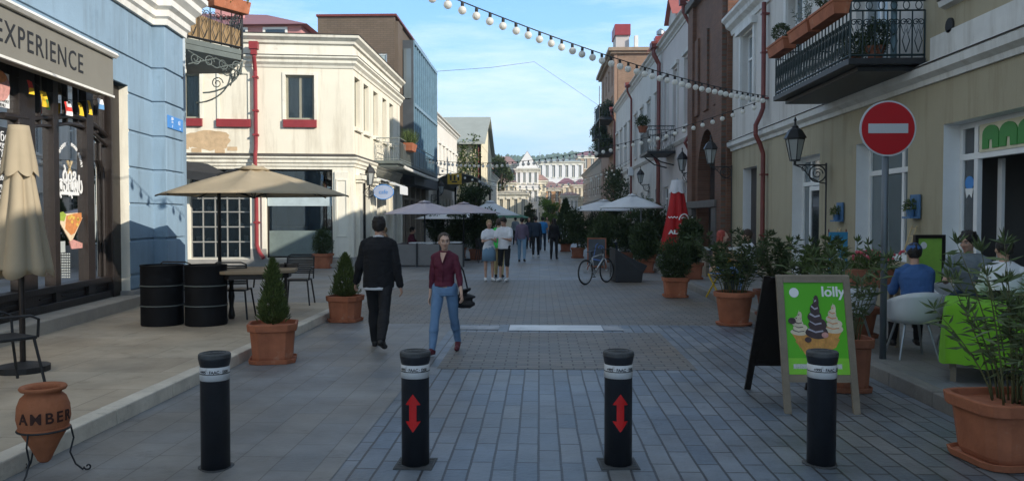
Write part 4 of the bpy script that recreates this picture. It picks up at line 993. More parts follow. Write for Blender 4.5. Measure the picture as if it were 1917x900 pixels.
# ================================================================== R2 brick bay with arched niche
R2 = thing('brick_tower', 'dark brown brick bay with tall arched niche beside the beige building', 'building', (6.5,28.5,0))
fq = Fac((5.85,0), (0,1), flip=-1)
mb = MB(); ya, yb, zs_, zc = 27.0, 30.1, .15, 3.3   # arch opening spanning ya..yb
arc = [(ya,.15),(ya,3.0)]+[((ya+yb)/2-(yb-ya)/2*cos(a), 3.0+1.75*sin(a)) for a in [k*pi/14 for k in range(1,14)]]+[(yb,3.0),(yb,.15)]
z_top = 12.0
def P2(u,z): return fq.p(u,z,0)
mb.quad(P2(25.42,0),P2(ya,0),P2(ya,z_top),P2(25.42,z_top)); mb.quad(P2(yb,0),P2(31.7,0),P2(31.7,z_top),P2(yb,z_top)); mb.quad(P2(ya,0),P2(yb,0),P2(yb,.15),P2(ya,.15))
top = arc[1:-1]
for i in range(len(top)-1): mb.quad(P2(*top[i]),P2(*top[i+1]),P2(top[i+1][0],z_top),P2(top[i][0],z_top))
for i in range(len(arc)-1): mb.quad(fq.p(*arc[i],0),fq.p(*arc[i+1],0),fq.p(*arc[i+1],-.45),fq.p(*arc[i],-.45))
mb.quad(fq.p(31.7,0,0),fq.p(31.7,z_top,0),fq.p(31.7,z_top,-.5),fq.p(31.7,0,-.5)); mb.quad(fq.p(25.42,0,0),fq.p(25.42,z_top,0),fq.p(25.42,z_top,-.5),fq.p(25.42,0,-.5))
mb.build('wall', 'brick_brown', R2, world=True)
boxbody(R2, [(6.31,25.42),(6.31,31.68),(12,31.68),(12,25.42)], 0, z_top, 'brick_brown_end')
mb = MB(); fq.box(mb, 25.6,26.5,.12,9.5,0,.14); mb.build('brick_pier', 'brick_brown', R2, world=True); mb = MB(); fq.box(mb, 30.5,31.4,.12,9.5,0,.14); mb.build('brick_pier', 'brick_brown', R2, world=True)
for (a,b) in ((26.7,27.3),(28.2,28.9),(29.8,30.4)): mb = MB(); fq.box(mb, a,b,5.4,8.2,0,.08); mb.build('brick_panel', 'brick_brown', R2, world=True, bevel=.01)
mb = MB(); fq.box(mb, 25.5,31.6,9.52,9.8,0,.25); mb.build('stone_band', mat('stone_dark',(.13,.12,.11),.85,var=.2,bump=.3), R2, world=True, bevel=.02); mb = MB(); fq.box(mb, 26.2,31.2,2.0,2.25,0,.22); fq.box(mb, 26.2,26.9,.12,1.99,0,.18); fq.box(mb, 30.3,31.0,.12,1.99,0,.18); mb.build('stone_band', mat('stone_dark',(.13,.12,.11),.85,var=.2,bump=.3), R2, world=True, bevel=.02)
mb = MB(); fq.box(mb, ya+.3,yb-.3,.16,2.0,-.42,-.36); mb.build('door', 'brown_wood', R2, world=True)
mb = MB(); fq.poly(mb, [(ya+.25,2.3),(yb-.25,2.3)]+[((ya+yb)/2+(yb-ya-.5)/2*cos(a), 3.0+1.4*sin(a)) for a in [k*pi/10 for k in range(11)]], -.44,-.41); mb.build('pane', 'glass_dark', R2, world=True)

# ================================================================== R3.. terraces on the right
mat('pink_grey', (.52,.47,.44), .85, var=.07, scale=.8, stain=((.40,.34,.31), .8, .6))
R3, f_ = terrace('town_house', 'pale grey town house with red roofed dormer next to the brick bay', 'building', 6.0, 31.72, 40, 9.7, 'pink_grey', 1, [(.9,3.1),(5.5,8.2)], 1.1, 2.0, 'roof_red', cor='pale_grey_plaster', pitch=.5)
R4, f_ = terrace('town_house', 'long pale grey town house with red chimneys beyond the small balcony', 'building', 6.0, 40.02, 64, 9.8, 'pale_grey_plaster', 1, [(.9,3.1),(5.4,7.9)], 1.0, 2.6, 'roof_red', cor='pale_grey_plaster', pitch=.4)
mb = MB(); 
for (py,y,x) in ((0,46.5,6.9),):
    mb.box(x-.35,x+.35,y-.4,y+.4,10.2,11.9)
mb.build('chimney', 'dark_red', R4, world=True)
mb = MB(); mb.lathe([(.12,0),(.12,.15),(.25,.15),(.25,.35),(.05,.5)], (6.9,46.5,11.9), 12); mb.build('cowl', 'grey_metal', R4, world=True)
mb = MB(); mb.add([(6.1,36.6,10),(6.1,38.6,10),(8.5,38.6,10),(8.5,36.6,10),(6.1,36.6,10.9),(6.1,38.6,10.9),(8.5,38.6,10.9),(8.5,36.6,10.9),(6.1,37.6,11.7),(8.5,37.6,11.7)], [(0,1,5,8,4),(3,2,6,9,7),(0,3,7,4),(1,2,6,5)]); mb.build('dormer', 'pale_grey_plaster', R3, world=True)
mb = MB(); mb.add([(5.9,36.4,10.75),(5.9,37.6,11.75),(8.6,37.6,11.75),(8.6,36.4,10.75),(5.9,38.8,10.75),(8.6,38.8,10.75)], [(0,1,2,3),(1,4,5,2)]); mb.build('dormer_roof', 'roof_red', R3, world=True)
mb = MB(); mb.quad((5.5,40.0,10.15),(6.9,40.0,11.5),(6.9,42.4,11.5),(5.5,42.4,10.15)); mb.build('roof_panel', 'roof_red', R4, world=True)
# thin white pilasters and downpipes
for (t, ys) in ((R3,(31.9,39.9)),(R4,(40.3,63.6,52))):
    for y in ys: mb = MB(); mb.tube([(5.6,y,10.0),(5.6,y,9.7),(5.86,y,9.2),(5.86,y,4.9),(5.7,y,4.6),(5.86,y,4.3),(5.86,y,.3)], .07, 8); mb.box(5.45,5.75,y-.15,y+.15,9.95,10.25); mb.build('downpipe', 'rust_red', t, world=True)
R5 = thing('apartment_building', 'tall orange brick apartment block with iron balconies rising over the right terrace', 'building', (8,70,0))
f5 = Fac((6.0,0), (0,1), flip=-1); f5e = Fac((6.0,65.5), (1,0), flip=1)
o5 = [(u, u+1, z, z+1.8) for z in (1.2,4.4,7.2,9.9,12.5) for u in (67,70,73,76)]
f5.wall(R5, 'orange_brick', 65.5, 79, 0, 14.8, o5, reveal=.2)
for o in o5: f5.window(R5, *o, d=-.15, trans=o[3]-.5)
boxbody(R5, [(6.3,65.52),(6.3,78.9),(14,78.9),(14,65.52)], 0, 14.79, 'brick_orange')
mb = MB(); mb.box(5.7,14.2,65.3,79.2,14.8,14.98); mb.box(5.5,14.4,65.1,79.4,14.99,15.25); mb.build('cornice', mat('brown_mould',(.30,.22,.15),.8), R5, world=True)
mb = MB(); mb.box(6.3,7.4,67.5,70,15.26,16.7); mb.build('roof_turret', 'pink_grey', R5, world=True)
mb = MB(); mb.box(6.2,7.5,67.3,70.2,16.71,17.6); mb.build('chimney', 'dark_red', R5, world=True)
mb = MB(); mb.box(7.8,8.1,67,67.5,15.26,16.6); mb.build('vent_stack', 'white_mould', R5, world=True)
R6, f_ = terrace('town_house', 'dim brownish town house far down the right side', 'building', 6.0, 79.3, 112, 7.0, mat('brown_plaster',(.36,.28,.21),.85), 1, [(.9,3.0),(4.0,5.8)], 1.1, 3.2, 'roof_red', cor='stone_trim', ornament=False)
# iron balconies on the tall block
for i,(y0,y1,z,lab) in enumerate(((66,70.5,9.6,'highest'),(66,70.5,6.8,'middle'),(71.5,75,8.6,'farther'))):
    t = thing('balcony', f'{lab} dark iron balcony crowded with plants on the orange block', 'balcony', (5.4,(y0+y1)/2,z), group='balconies on the orange block')
    mb = MB(); mb.box(4.8,5.98,y0,y1,z,z+.15); mb.build('slab', 'black_iron', t, world=True)
    mb = MB(); iron_panel(mb, (4.85,y0+.05),(4.85,y1-.05), z+.15,z+1.2,.25,False,.02); iron_panel(mb, (4.85,y0+.05),(5.95,y0+.05), z+.15,z+1.2,.22,False,.02)
    mb.tube([(4.85,y0,z),(4.85,y0,z+2.7)], .03, 6); mb.build('railing', 'black_iron', t, world=True); BAL_ = globals().setdefault('BALS', []); BAL_.append((y0,y1,z,i))

L5, f_ = terrace('town_house', 'low sunlit cream terrace beyond the gabled building on the left', 'building', -4.9, 78.6, 93, 5.6, 'cream_plaster', -1, [(.6,2.6),(3.3,4.9)], .8, 2.0, 'roof_purple', cor='cream_stone', ornament=False)
for t_,y0,y1,z in ((BB,0,0,0),):
    pass
# ================================================================== vegetation
mat('leaf_dark', (.048,.072,.024), .6, var=.3, scale=2, bump=0, island=.45, trans=.25)
mat('leaf_mid', (.085,.125,.035), .6, var=.3, scale=2, bump=0, island=.45, trans=.3)
mat('leaf_thuja', (.085,.115,.03), .65, var=.35, scale=3, bump=0, island=.4, trans=.2)
mat('leaf_oleander', (.10,.135,.055), .45, var=.25, scale=2, bump=0, island=.45, trans=.25)
mat('leaf_bright', (.13,.22,.04), .55, var=.3, scale=2, bump=0, island=.4, trans=.35)
mat('leaf_grey', (.16,.19,.15), .6, var=.2, scale=2, bump=0, island=.35, trans=.25)
mat('bark', (.09,.065,.045), .9, var=.3, scale=6, bump=.4)
mat('stem_green', (.10,.10,.04), .7, var=.2, bump=0)
def leaf(mb, c, d, L, w, up=None):
    """one leaf from c along d"""
    d = Vector(d).normalized(); c = Vector(c)
    s = d.cross(up if up is not None else Vector((random.gauss(0,1),random.gauss(0,1),random.gauss(0,1))))
    if s.length < 1e-4: s = d.orthogonal()
    s.normalize(); n = s.cross(d)
    return mb.add([c, c+d*L*.45+s*w*.5+n*L*.04, c+d*L-n*L*.10, c+d*L*.45-s*w*.5+n*L*.04], [(0,1,2,3)])
def rdir(up=.0):
    v = Vector((random.gauss(0,1),random.gauss(0,1),random.gauss(0,1)+up)); return v.normalized()
def ball_leaves(mb, c, r, n, L, w, sc=(1,1,1), inner=.55, lump=.5, up=.3, seed=0):
    c = Vector(c)
    for i in range(n):
        d = rdir(); rr = r*(inner+(1-inner)*random.random()**.5)*(1+lump*mnoise.noise(d*2.2+Vector((seed,seed*1.7,0))))
        p = c+Vector((d.x*sc[0], d.y*sc[1], d.z*sc[2]))*rr
        leaf(mb, p, d*.7+rdir(up)*.8, L*random.uniform(.6,1.3), w*random.uniform(.7,1.2))
def cone_leaves(mb, h, r, n, L, w, z0=0, seed=0, pw=.85):
    for i in range(n):
        t = random.random()**1.4; a = random.random()*2*pi
        rm = r*(1-t)**pw*(1+.30*mnoise.noise(Vector((cos(a)*1.6,sin(a)*1.6,t*5+seed))))*min(1,(t+.06)*7)
        rr = rm*(.55+.5*random.random()**.5)
        p = Vector((rr*cos(a), rr*sin(a), z0+h*t))
        leaf(mb, p, Vector((cos(a)*.45,sin(a)*.45,1))+rdir()*.35, L*random.uniform(.6,1.3), w)
def tree(name, label, loc, h, r, trunk_h, n=2600, lm='leaf_mid', L=.28, group=None, clumps=16, cat='tree', flat=1.0):
    t = thing(name, label, cat, loc, group=group)
    rs = random.Random(hash(label)%9999+int(h*10))
    mb = MB(); mb.tube([(0,0,0),(.03*h,0,trunk_h*.5),(0,.02*h,trunk_h),(.02*h,0,h*.75)], [h*.026,h*.020,h*.016,h*.004], 8)
    cs = []
    for i in range(clumps):
        a = rs.random()*2*pi; zz = trunk_h+(h-trunk_h)*rs.uniform(.12,.88); k = sqrt(max(0,1-((zz-(trunk_h+h)/2)/((h-trunk_h)/2))**2))
        rr = r*rs.uniform(.25,.75)*k; c = Vector((rr*cos(a), rr*sin(a)*flat, zz)); cs.append((c, r*rs.uniform(.26,.44)))
        mb.tube([(0,0,trunk_h*.9), c*.5+Vector((0,0,zz*.25)), c], [h*.010,h*.006,h*.002], 5)
    mb.build('trunk', 'bark', t, smooth=True)
    m = MB()
    for c, cr_ in cs: ball_leaves(m, c, cr_, n//clumps, L, L*.55, sc=(1,1,.8), inner=.2, seed=rs.random()*9)
    m.build('crown', lm, t)
    return t

# ================================================================== the far end of the street and the hill
def box_house(name, label, px0, px1, pytop, Y, depth, m, floors=3, cols=4, roofm='roof_red', pitch=1.5, fm='cream_stone', winz=None, gable=False, base=0, ww=.42, side='both'):
    A = atY(px0, pytop, Y); B = atY(px1, pytop, Y); zt = A.z
    t = thing(name, label, 'building', ((A.x+B.x)/2, Y, 0)); W_ = B.x-A.x
    f = Fac((A.x, Y), (1,0), flip=1)
    ops = []
    fh = (zt-.5)/floors
    for j in range(floors):
        for i in range(cols):
            c = W_*(i+.5)/cols; w = W_/cols*ww; z0 = .6+fh*j+fh*.22; ops.append((c-w/2, c+w/2, z0, z0+fh*.58))
    f.wall(t, m, 0, W_, 0, zt, ops, reveal=.25)
    for o in ops:
        q = MB(); f.box(q, o[0], o[1], o[2], o[3], -.24, -.20); w = q.build('window', 'glass_grey', t, world=True)
        q = MB(); u = (o[0]+o[1])/2; f.box(q, u-.05, u+.05, o[2], o[3], -.20, -.15); f.box(q, o[0]-.1, o[1]+.1, o[3]+.02, o[3]+.2, 0, .12); f.box(q, o[0]-.08, o[1]+.08, o[2]-.16, o[2]-.02, 0, .12); q.build('frame', fm, w, world=True)
    boxbody(t, [(A.x,Y+.3),(B.x,Y+.3),(B.x,Y+depth),(A.x,Y+depth)], 0, zt-.01, m)
    q = MB(); sweep(q, [(A.x-.0,Y+depth),(A.x,Y),(B.x,Y),(B.x,Y+depth)], [(-.2,zt-.5),(.05,zt-.5),(.10,zt-.3),(.3,zt-.15),(.35,zt+.02),(-.2,zt+.05)]); q.build('cornice', fm, t, world=True)
    q = MB(); e = .08 if gable else .4
    if gable:
        xm = (A.x+B.x)/2
        q.add([(A.x-e,Y-.06,zt+.06),(B.x+e,Y-.06,zt+.06),(B.x+e,Y+depth,zt+.06),(A.x-e,Y+depth,zt+.06),(xm,Y-.06,zt+pitch),(xm,Y+depth,zt+pitch)], [(0,4,5,3),(1,2,5,4),(3,5,2),(3,2,1,0)])
        q.build('roof', roofm, t, world=True)
        q = MB(); q.slab([(A.x,Y-.10,zt+.07),(B.x,Y-.10,zt+.07),(xm,Y-.10,zt+pitch-.06)], (0,.2,0)); q.build('gable', m, t, world=True)
    else:
        i_ = min(W_, depth)*.35
        q.add([(A.x-e,Y-e,zt+.06),(B.x+e,Y-e,zt+.06),(B.x+e,Y+depth+e,zt+.06),(A.x-e,Y+depth+e,zt+.06),(A.x+i_,Y+depth/2,zt+pitch),(B.x-i_,Y+depth/2,zt+pitch)], [(0,1,5,4),(1,2,5),(2,3,4,5),(3,0,4),(3,2,1,0)])
        q.build('roof', roofm, t, world=True)
    return t
mat('roof_rose',(.36,.22,.19),.7); mat('wall_cream2', (.74,.66,.50), .85, var=.08); mat('wall_white2', (.80,.77,.73), .85, var=.06); mat('wall_pink2', (.56,.40,.33), .85, var=.08)
mat('wall_orange2', (.55,.33,.18), .85, var=.08); mat('wall_brown2', (.40,.29,.20), .85, var=.08); mat('wall_rose2', (.42,.22,.17), .85, var=.08); mat('roof_teal', (.20,.36,.31), .6, var=.1); mat('wall_sand2', (.55,.48,.36), .85, var=.08)
box_house('house', 'low cream house with small windows beneath the red roofed brown house', 918, 986, 362, 96, 8, 'wall_cream2', 1, 5, 'wall_sand2', .5)
box_house('house', 'brown house with bright red hipped roof beyond the gabled building', 922, 966, 308, 118, 12, 'wall_rose2', 2, 3, 'roof_rose', 1.6)
box_house('house', 'narrow white house with pointed gable and tall windows at the end of the street', 966, 1008, 316, 108, 14, 'wall_white2', 3, 4, 'roof_rose', 2.4, gable=True)
box_house('house', 'long white house with low grey roof closing the street', 1006, 1092, 303, 150, 14, 'wall_white2', 3, 7, mat('roof_pale',(.36,.40,.38),.6), 1.0)
box_house('house', 'small orange house with red roof before the long white house', 1008, 1050, 352, 126, 9, 'wall_orange2', 2, 3, 'roof_rose', 1.2)
box_house('house', 'sand coloured house right of the orange house at the end of the street', 1046, 1078, 345, 132, 9, 'wall_sand2', 2, 3, 'roof_purple', 1.2)
box_house('house', 'cream house with many windows at the end of the right terrace', 1074, 1112, 346, 116, 9, 'wall_cream2', 2, 5, 'roof_purple', 1.0)
box_house('house', 'high brown house on rising ground behind the right terrace', 1078, 1140, 292, 165, 14, 'wall_brown2', 4, 5, 'roof_purple', 1.5)
box_house('house', 'pale cream house squeezed in front of the brown house at the far left', 926, 962, 342, 104, 8, 'wall_cream2', 2, 4, 'roof_rose', .8)
box_house('house', 'slim cream house right of the narrow white gable', 1004, 1022, 338, 112, 8, 'wall_cream2', 3, 2, 'roof_rose', 1.0)
box_house('house', 'low white house in front of the sand coloured house', 1052, 1082, 366, 112, 7, 'wall_white2', 1, 4, 'roof_rose', .6)
box_house('house', 'pinkish house with flat top left of the narrow white gable', 948, 972, 330, 112, 8, 'wall_pink2', 3, 3, 'wall_sand2', .4)
# hill
mat('hill_green', (.075,.12,.055), .95, var=.45, scale=.02, bump=0, coords='World')
HN = 60; hm = MB(); vs = []
for j in range(26):
    for i in range(HN+1):
        x = -560+1120*i/HN; y = 420+900*j/25
        t = j/25; rise = sin(min(1,t*1.15)*pi/2)
        ridge = 66*math.exp(-((x-60)/330)**2)+52*math.exp(-((x+260)/220)**2)+46*math.exp(-((x-420)/300)**2)
        z = -3+ridge*rise+9*mnoise.noise(Vector((x*.012,y*.012,0)))*t*2
        vs.append((x,y,z))
fs = [(j*(HN+1)+i, j*(HN+1)+i+1, (j+1)*(HN+1)+i+1, (j+1)*(HN+1)+i) for j in range(25) for i in range(HN)]
hm.sm = True; hm.add(vs, fs); tag(hm.build('hill', 'hill_green'), kind='structure')
wd = MB()
for i in range(4200):
    x = random.uniform(-420,460); y = random.uniform(430,1250)
    t = (y-420)/900; rise = sin(min(1,t*1.15)*pi/2)
    ridge = 66*math.exp(-((x-60)/330)**2)+52*math.exp(-((x+260)/220)**2)+46*math.exp(-((x-420)/300)**2)
    z = -3+ridge*rise+9*mnoise.noise(Vector((x*.012,y*.012,0)))*t*2
    r = random.uniform(1.2,2.6); wd.ball((x,y,z+r*.5), r, 6, 4, (1,1,random.uniform(.7,1.3)))
tag(wd.build('far_woods', mat('woods_green',(.075,.12,.055),.95,island=.2,bump=0)), 'green woods covering the far hill above the roofs', 'woods', kind='stuff')
mt = thing('hilltop_tower', 'small stone tower with mast on the crest of the far hill', 'tower', (0,1080,64))
q = MB(); q.box(-5,5,-5,5,-8,9); q.box(-28,-10,-4,4,-8,4); q.box(14,24,-4,4,-8,5); q.build('wall', 'wall_sand2', mt); q = MB(); q.tube([(0,0,9),(0,0,24)], [.9,.4], 6); q.build('mast', 'grey_metal', mt)

tree('tree', 'broad dark tree standing behind the gabled building', (-5.0,99,0), 9.8, 1.7, 3, 2600, 'leaf_dark', .35)
tree('tree', 'small bright green tree in sun at the end of the street', (1.0,75,0), 3.6, 1.2, 1.0, 1800, 'leaf_bright', .22)
tree('tree', 'tree top showing over the white town house roof', (-12.5,70,0), 12.2, 2.4, 7, 1800, 'leaf_dark', .35)
tree('tree', 'dark leafy tree over the left terrace cafe', (-3.6,44,0), 3.6, 1.0, 1.6, 2600, 'leaf_dark', .16)
tree('tree', 'narrow dark tree in mid street beside the green tree', (-.9,70,0), 3.1, .6, .9, 1500, 'leaf_dark', .2)
# climbing plants on the gabled building
for k,px in enumerate((868,888)):
    A = atY(px, 265 if k == 0 else 252, 64.0); t = thing('climbing_plant', ('left','right')[k]+' column of climbing leaves on the gabled building', 'climbing plant', (A.x,64.1,0), group='climbers on the gabled building')
    m = MB(); zt = A.z
    for i in range(420):
        z = random.uniform(2.5,zt); m_w = .55*(.6+.6*abs(mnoise.noise(Vector((k*5,0,z*1.3)))))
        leaf(m, (random.gauss(0,m_w*.5),-.12-random.random()*.2,z), rdir()+Vector((0,-.5,0)), .24, .14)
    m.build('foliage', 'leaf_mid', t); q = MB(); q.tube([(0,-.03,0),(.1,-.03,zt*.5),(0,-.03,zt)], .03, 5); q.build('stem', 'bark', t)
# terrace structure with yellow box sign and pergola left of centre
PG = thing('pergola', 'dark grey cafe pergola with barrel canopy in front of the gabled building', 'pergola', (-4.6,52,0))
q = MB()
for (x,y) in ((-6.1,48),(-3.6,48),(-6.1,58),(-3.6,58)): q.tube([(x,y,0),(x,y,3.9)], .07, 8)
q.build('post', 'black_iron', PG, world=True)
q = MB(); rings = []
q.loft([[(-4.85+1.45*cos(a), y, 3.5+.75*sin(a)) for a in [k*pi/10 for k in range(11)]]+[(-4.85+1.38*cos(a), y, 3.5+.70*sin(a)) for a in [k*pi/10 for k in range(10,-1,-1)]] for y in (47.5,52,58.5)])
q.build('canopy', mat('canopy_grey',(.12,.13,.115),.7), PG, world=True)
YS = thing('lit_sign', 'yellow square hanging sign on the left side of the street', 'sign', (-5.5,46.6,3.9))
A = atY(838,325,46.6); B = atY(864,345,46.6)
q = MB(); q.box(A.x,B.x,46.5,46.75,B.z,A.z); q.build('panel', mat('sign_yellow',(.55,.33,.03),.5,var=.35,scale=2), YS, world=True)
q = MB(); q.box(A.x+.25,B.x-.25,46.47,46.49,B.z+.1,B.z+.18)
for i in range(3): q.box(A.x+.15+i*.22,A.x+.25+i*.22,46.47,46.49,B.z+.22,A.z-.1)
q.build('lettering', 'brown_wood', YS, world=True)
q = MB(); q.tube([(-6.4,46.6,A.z-.05),(A.x,46.6,A.z-.05)], .03, 6); q.build('bracket', 'black_iron', YS, world=True)

# haze over the whole place
hz = MB(); hz.box(-600,600,-60,1400,-4,125)
hm_ = bpy.data.materials.new('haze_air'); hm_.use_nodes = True; MATS['haze_air'] = hm_
n_, l_ = hm_.node_tree.nodes, hm_.node_tree.links; n_.remove(n_['Principled BSDF'])
pv = n_.new('ShaderNodeVolumePrincipled'); pv.inputs['Color'].default_value = (.72,.88,.95,1); pv.inputs['Density'].default_value = .00055; pv.inputs['Anisotropy'].default_value = .1
l_.new(pv.outputs[0], n_['Material Output'].inputs['Volume'])
HAZE = tag(hz.build('haze', 'haze_air'), 'thin bluish haze filling the air over the street', 'haze', kind='stuff')

# plants on the far iron balconies and ivy on the long grey terrace
for (y0,y1,z,i) in BALS:
    t = thing('balcony_plants', ('highest','middle','farther')[i]+' mass of potted plants crowding an iron balcony of the orange block', 'potted plant', (5.35,(y0+y1)/2,z+.15), group='plants on the balconies of the orange block')
    m = MB(); 
    for k in range(6): ball_leaves(m, (random.uniform(-.35,.35), (k-2.5)*(y1-y0)/6.5, random.uniform(.4,1.1)), random.uniform(.4,.75), 260, .22, .1, inner=.1, seed=k)
    m.build('foliage', 'leaf_dark', t)
t = thing('climbing_plant', 'dark ivy mass hanging on the long grey terrace under the far balconies', 'climbing plant', (5.7,58,0))
m = MB()
for k in range(9): ball_leaves(m, (random.uniform(-.3,.1), random.uniform(-3.5,3.5), random.uniform(2.2,5.2)), random.uniform(.6,1.0), 330, .22, .1, inner=.1, seed=k)
m.build('foliage', 'leaf_dark', t); q = MB(); q.tube([(.2,0,0),(.1,.3,2.5),(.15,-.4,5)], .05, 6); q.build('stem', 'bark', t)
# ================================================================== street furniture
# ---- bollards
mat('bollard_black', (.018,.020,.026), .45, var=.25, scale=8, bump=.06, spec=.5, stain=((.05,.048,.045), 5, .60))
mat('band_white', (.60,.60,.60), .35, var=.1, scale=12, bump=0, stain=((.35,.34,.33), 14, .6))
mat('arrow_red', (.62,.012,.012), .5, var=.15, bump=0, stain=((.16,.01,.01), 26, .60))
mat('plate_dark', (.085,.088,.09), .75, metal=.3, var=.25, scale=12, bump=.3)
def bollard(loc, arrow, plate, label, rz=0, tilt=0, band='+995 · FAAC · J200'):
    t = thing('bollard', label, 'bollard', loc, rz, 'bollards across the street')
    q = MB(); q.sm = True
    q.lathe([(.101,-.03),(.101,.70),(.104,.703),(.112,.742),(.113,.748),(.111,.7495)], n=36)
    q.sm = False
    b = q.build('post', 'bollard_black', t)
    q = MB(); q.lathe([(.112,0),(.112,.02),(.104,.028),(.02,.030),(.0,.030)], (0,0,.7505), 36, fn=None); b = q.build('cap', 'plate_dark', t)
    q = MB()
    for r in (.03,.055,.08): q.tube(circ((0,0,.781), r, 30, 'xy'), .0025, 4)
    q.build('cap_ring', 'plate_dark', b)
    q = MB(); q.sm = True; q.lathe([(.1012,.600),(.1035,.601),(.1035,.690),(.1012,.691)], n=36); bd = q.build('reflective_band', 'band_white', t)
    q = MB(); q.lathe([(.1036,.643),(.1045,.644),(.1045,.648),(.1036,.649)], n=36); q.build('stripe', 'letter_dark', bd)
    text('lettering', band, .028, 'letter_dark', bd, (0,0,.660), (1,0,0), (0,0,1), bend=.1045, world=False, extrude=.0004, bold=.0008)
    if arrow:
        pts = [(0,.47),(.043,.415),(.018,.415),(.018,.325),(.043,.325),(0,.27),(-.043,.325),(-.018,.325),(-.018,.415),(-.043,.415)]
        # subdivide in strips so that it wraps the tube
        q = MB(); n = 8
        for (z0,z1,wf) in ((.425,.50,'t'),(.315,.425,'m'),(.24,.315,'b')):
            m_ = 6
            for i in range(m_):
                za, zb_ = z0+(z1-z0)*i/m_, z0+(z1-z0)*(i+1)/m_
                def wd_(z): return .027 if wf == 'm' else (.058*(z1-z)/(z1-z0) if wf == 't' else .058*(z-z0)/(z1-z0))
                for k in range(n):
                    P = []
                    for (z,s_) in ((za,k/n),(za,(k+1)/n),(zb_,(k+1)/n),(zb_,k/n)):
                        x = wd_(z)*(2*s_-1); a = x/.1018; P.append((.1022*sin(a),-.1022*cos(a),z))
                    q.add(P, [(0,1,2,3)])
        q.build('double_arrow', 'arrow_red', t)
    if plate:
        q = MB(); q.box(-.14,.14,-.14,.14,-.01,.003)
        for i in range(6): q.box(-.125,.125,-.13+i*.045,-.115+i*.045,.003,.006)
        q.build('base_plate', 'plate_dark', t)
    else:
        q = MB(); q.lathe([(.122,-.01),(.122,.004),(.11,.006)], n=20, fn=lambda a,z: 1+.10*sin(3*a)); q.build('base_plate', 'plate_dark', t)
    t.scale = (.94,.94,1.0)
    return t
for i,(px,py,ar,pl_,lb) in enumerate(((404,875,False,False,'plain black bollard with white band next to the left kerb'),
        (778,868,True,True,'black bollard with red double arrow in front of the woman in burgundy'),
        (1157,868,True,True,'black bollard with red double arrow alone in the middle of the setts'),
        (1537,868,False,False,'plain black bollard in front of the green ice cream board'))):
    g_ = gnd(px,py); bollard((g_.x,g_.y,.004), ar, pl_, lb, rz=(.5,-.05,.1,.3)[i]*.6)

# ---- pots
def ring_poly(hx, hy, ch, n=3):
    """rectangle with chamfered / rounded corners"""
    out = []
    for (sx,sy,a0) in ((1,1,0),(-1,1,pi/2),(-1,-1,pi),(1,-1,3*pi/2)):
        for k in range(n):
            a = a0+pi/2*k/(n-1) if n > 1 else a0
            out.append((sx*(hx-ch)+ch*cos(a), sy*(hy-ch)+ch*sin(a)))
    return out
def square_pot(t, hx, hy, h, m='terracotta', ch=.08, saucer=True, n=2):
    q = MB(); z0 = .03 if saucer else 0
    prof = [(.80,z0),(.84,z0+.04),(.93,h-.09),(1.03,h-.085),(1.06,h-.01),(1.05,h),(.95,h),(.93,h-.05)]
    q.loft([[(x*k,y*k,z) for x,y in ring_poly(hx,hy,ch,n)] for k,z in prof]); q.build('pot', m, t, bevel=.006)
    if saucer:
        q = MB(); q.loft([[(x*k,y*k,z) for x,y in ring_poly(hx,hy,ch,n)] for k,z in ((.82,0),(.97,.002),(1.0,.05),(.96,.052),(.93,.028),(.5,.027))]); q.build('saucer', m, t, bevel=.004)
    q = MB(); q.loft([[(x*k,y*k,z) for x,y in ring_poly(hx,hy,ch,n)] for k,z in ((.93,h-.07),(.5,h-.055),(.1,h-.05))]); q.build('soil', 'soil', t)
def round_pot(t, r, h, m='terracotta', saucer=True):
    q = MB(); q.sm = True; q.lathe([(r*.70,.02),(r*.74,.05),(r*.92,h-.09),(r*.94,h-.08),(r*1.03,h-.075),(r*1.06,h-.03),(r*1.04,h),(r*.95,h),(r*.92,h-.06)], n=36); q.build('pot', m, t, smooth=True).modifiers.new('e','EDGE_SPLIT').split_angle = radians(35)
    if saucer:
        q = MB(); q.lathe([(r*.75,0),(r*.9,.002),(r*.95,.035),(r*.9,.036)], n=32); q.build('saucer', m, t)
    q = MB(); q.lathe([(r*.93,h-.06),(r*.4,h-.045),(0,h-.045)], n=20); q.build('soil', 'soil', t)
def thuja_in_pot(label, loc, rz, hx, ph, h, r, seed, n=4200, bare=False):
    t = thing('potted_thuja', label, 'potted plant', loc, rz, 'potted thujas along the left kerb')
    square_pot(t, hx, hx, ph, ch=hx*.36)
    q = MB(); q.tube([(0,0,ph-.06),(.005,0,ph+h*.6),(0,0,ph+h*.9)], [.016,.01,.004], 6); q.build('trunk', 'bark', t)
    q = MB(); cone_leaves(q, h, r, n, .050, .016, ph-.02, seed, .75)
    for i in range(220): # stray outer sprays
        a = random.random()*2*pi; z = random.random()**1.2*h*.9; rr = r*(1-z/h)**.7*1.05
        leaf(q, (rr*cos(a),rr*sin(a),ph+z), (cos(a)*.7,sin(a)*.7,.9), .075, .014)
    q.build('foliage', 'leaf_thuja', t)
    if bare:
        q = MB()
        for k in range(5):
            a = 2.2+k*.35; q.tube([(.0,0,ph-.06),(.12*cos(a),.12*sin(a),ph+.05),(.26*cos(a),.26*sin(a),ph+.16+.04*k)], [.006,.004,.002], 4)
        q.build('dry_twig', 'bark', t)
    return t
g_ = gnd(501,682); thuja_in_pot('bright green cone thuja in a square terracotta pot by the left kerb', (g_.x,g_.y+.2,.004), .25, .265, .46, .74, .165, 1)
g_ = gnd(641,604); thuja_in_pot('cone thuja with dry twigs in a terracotta pot left of the man in black', (g_.x,g_.y+.2,.004), -.2, .25, .42, .68, .22, 5, bare=True)
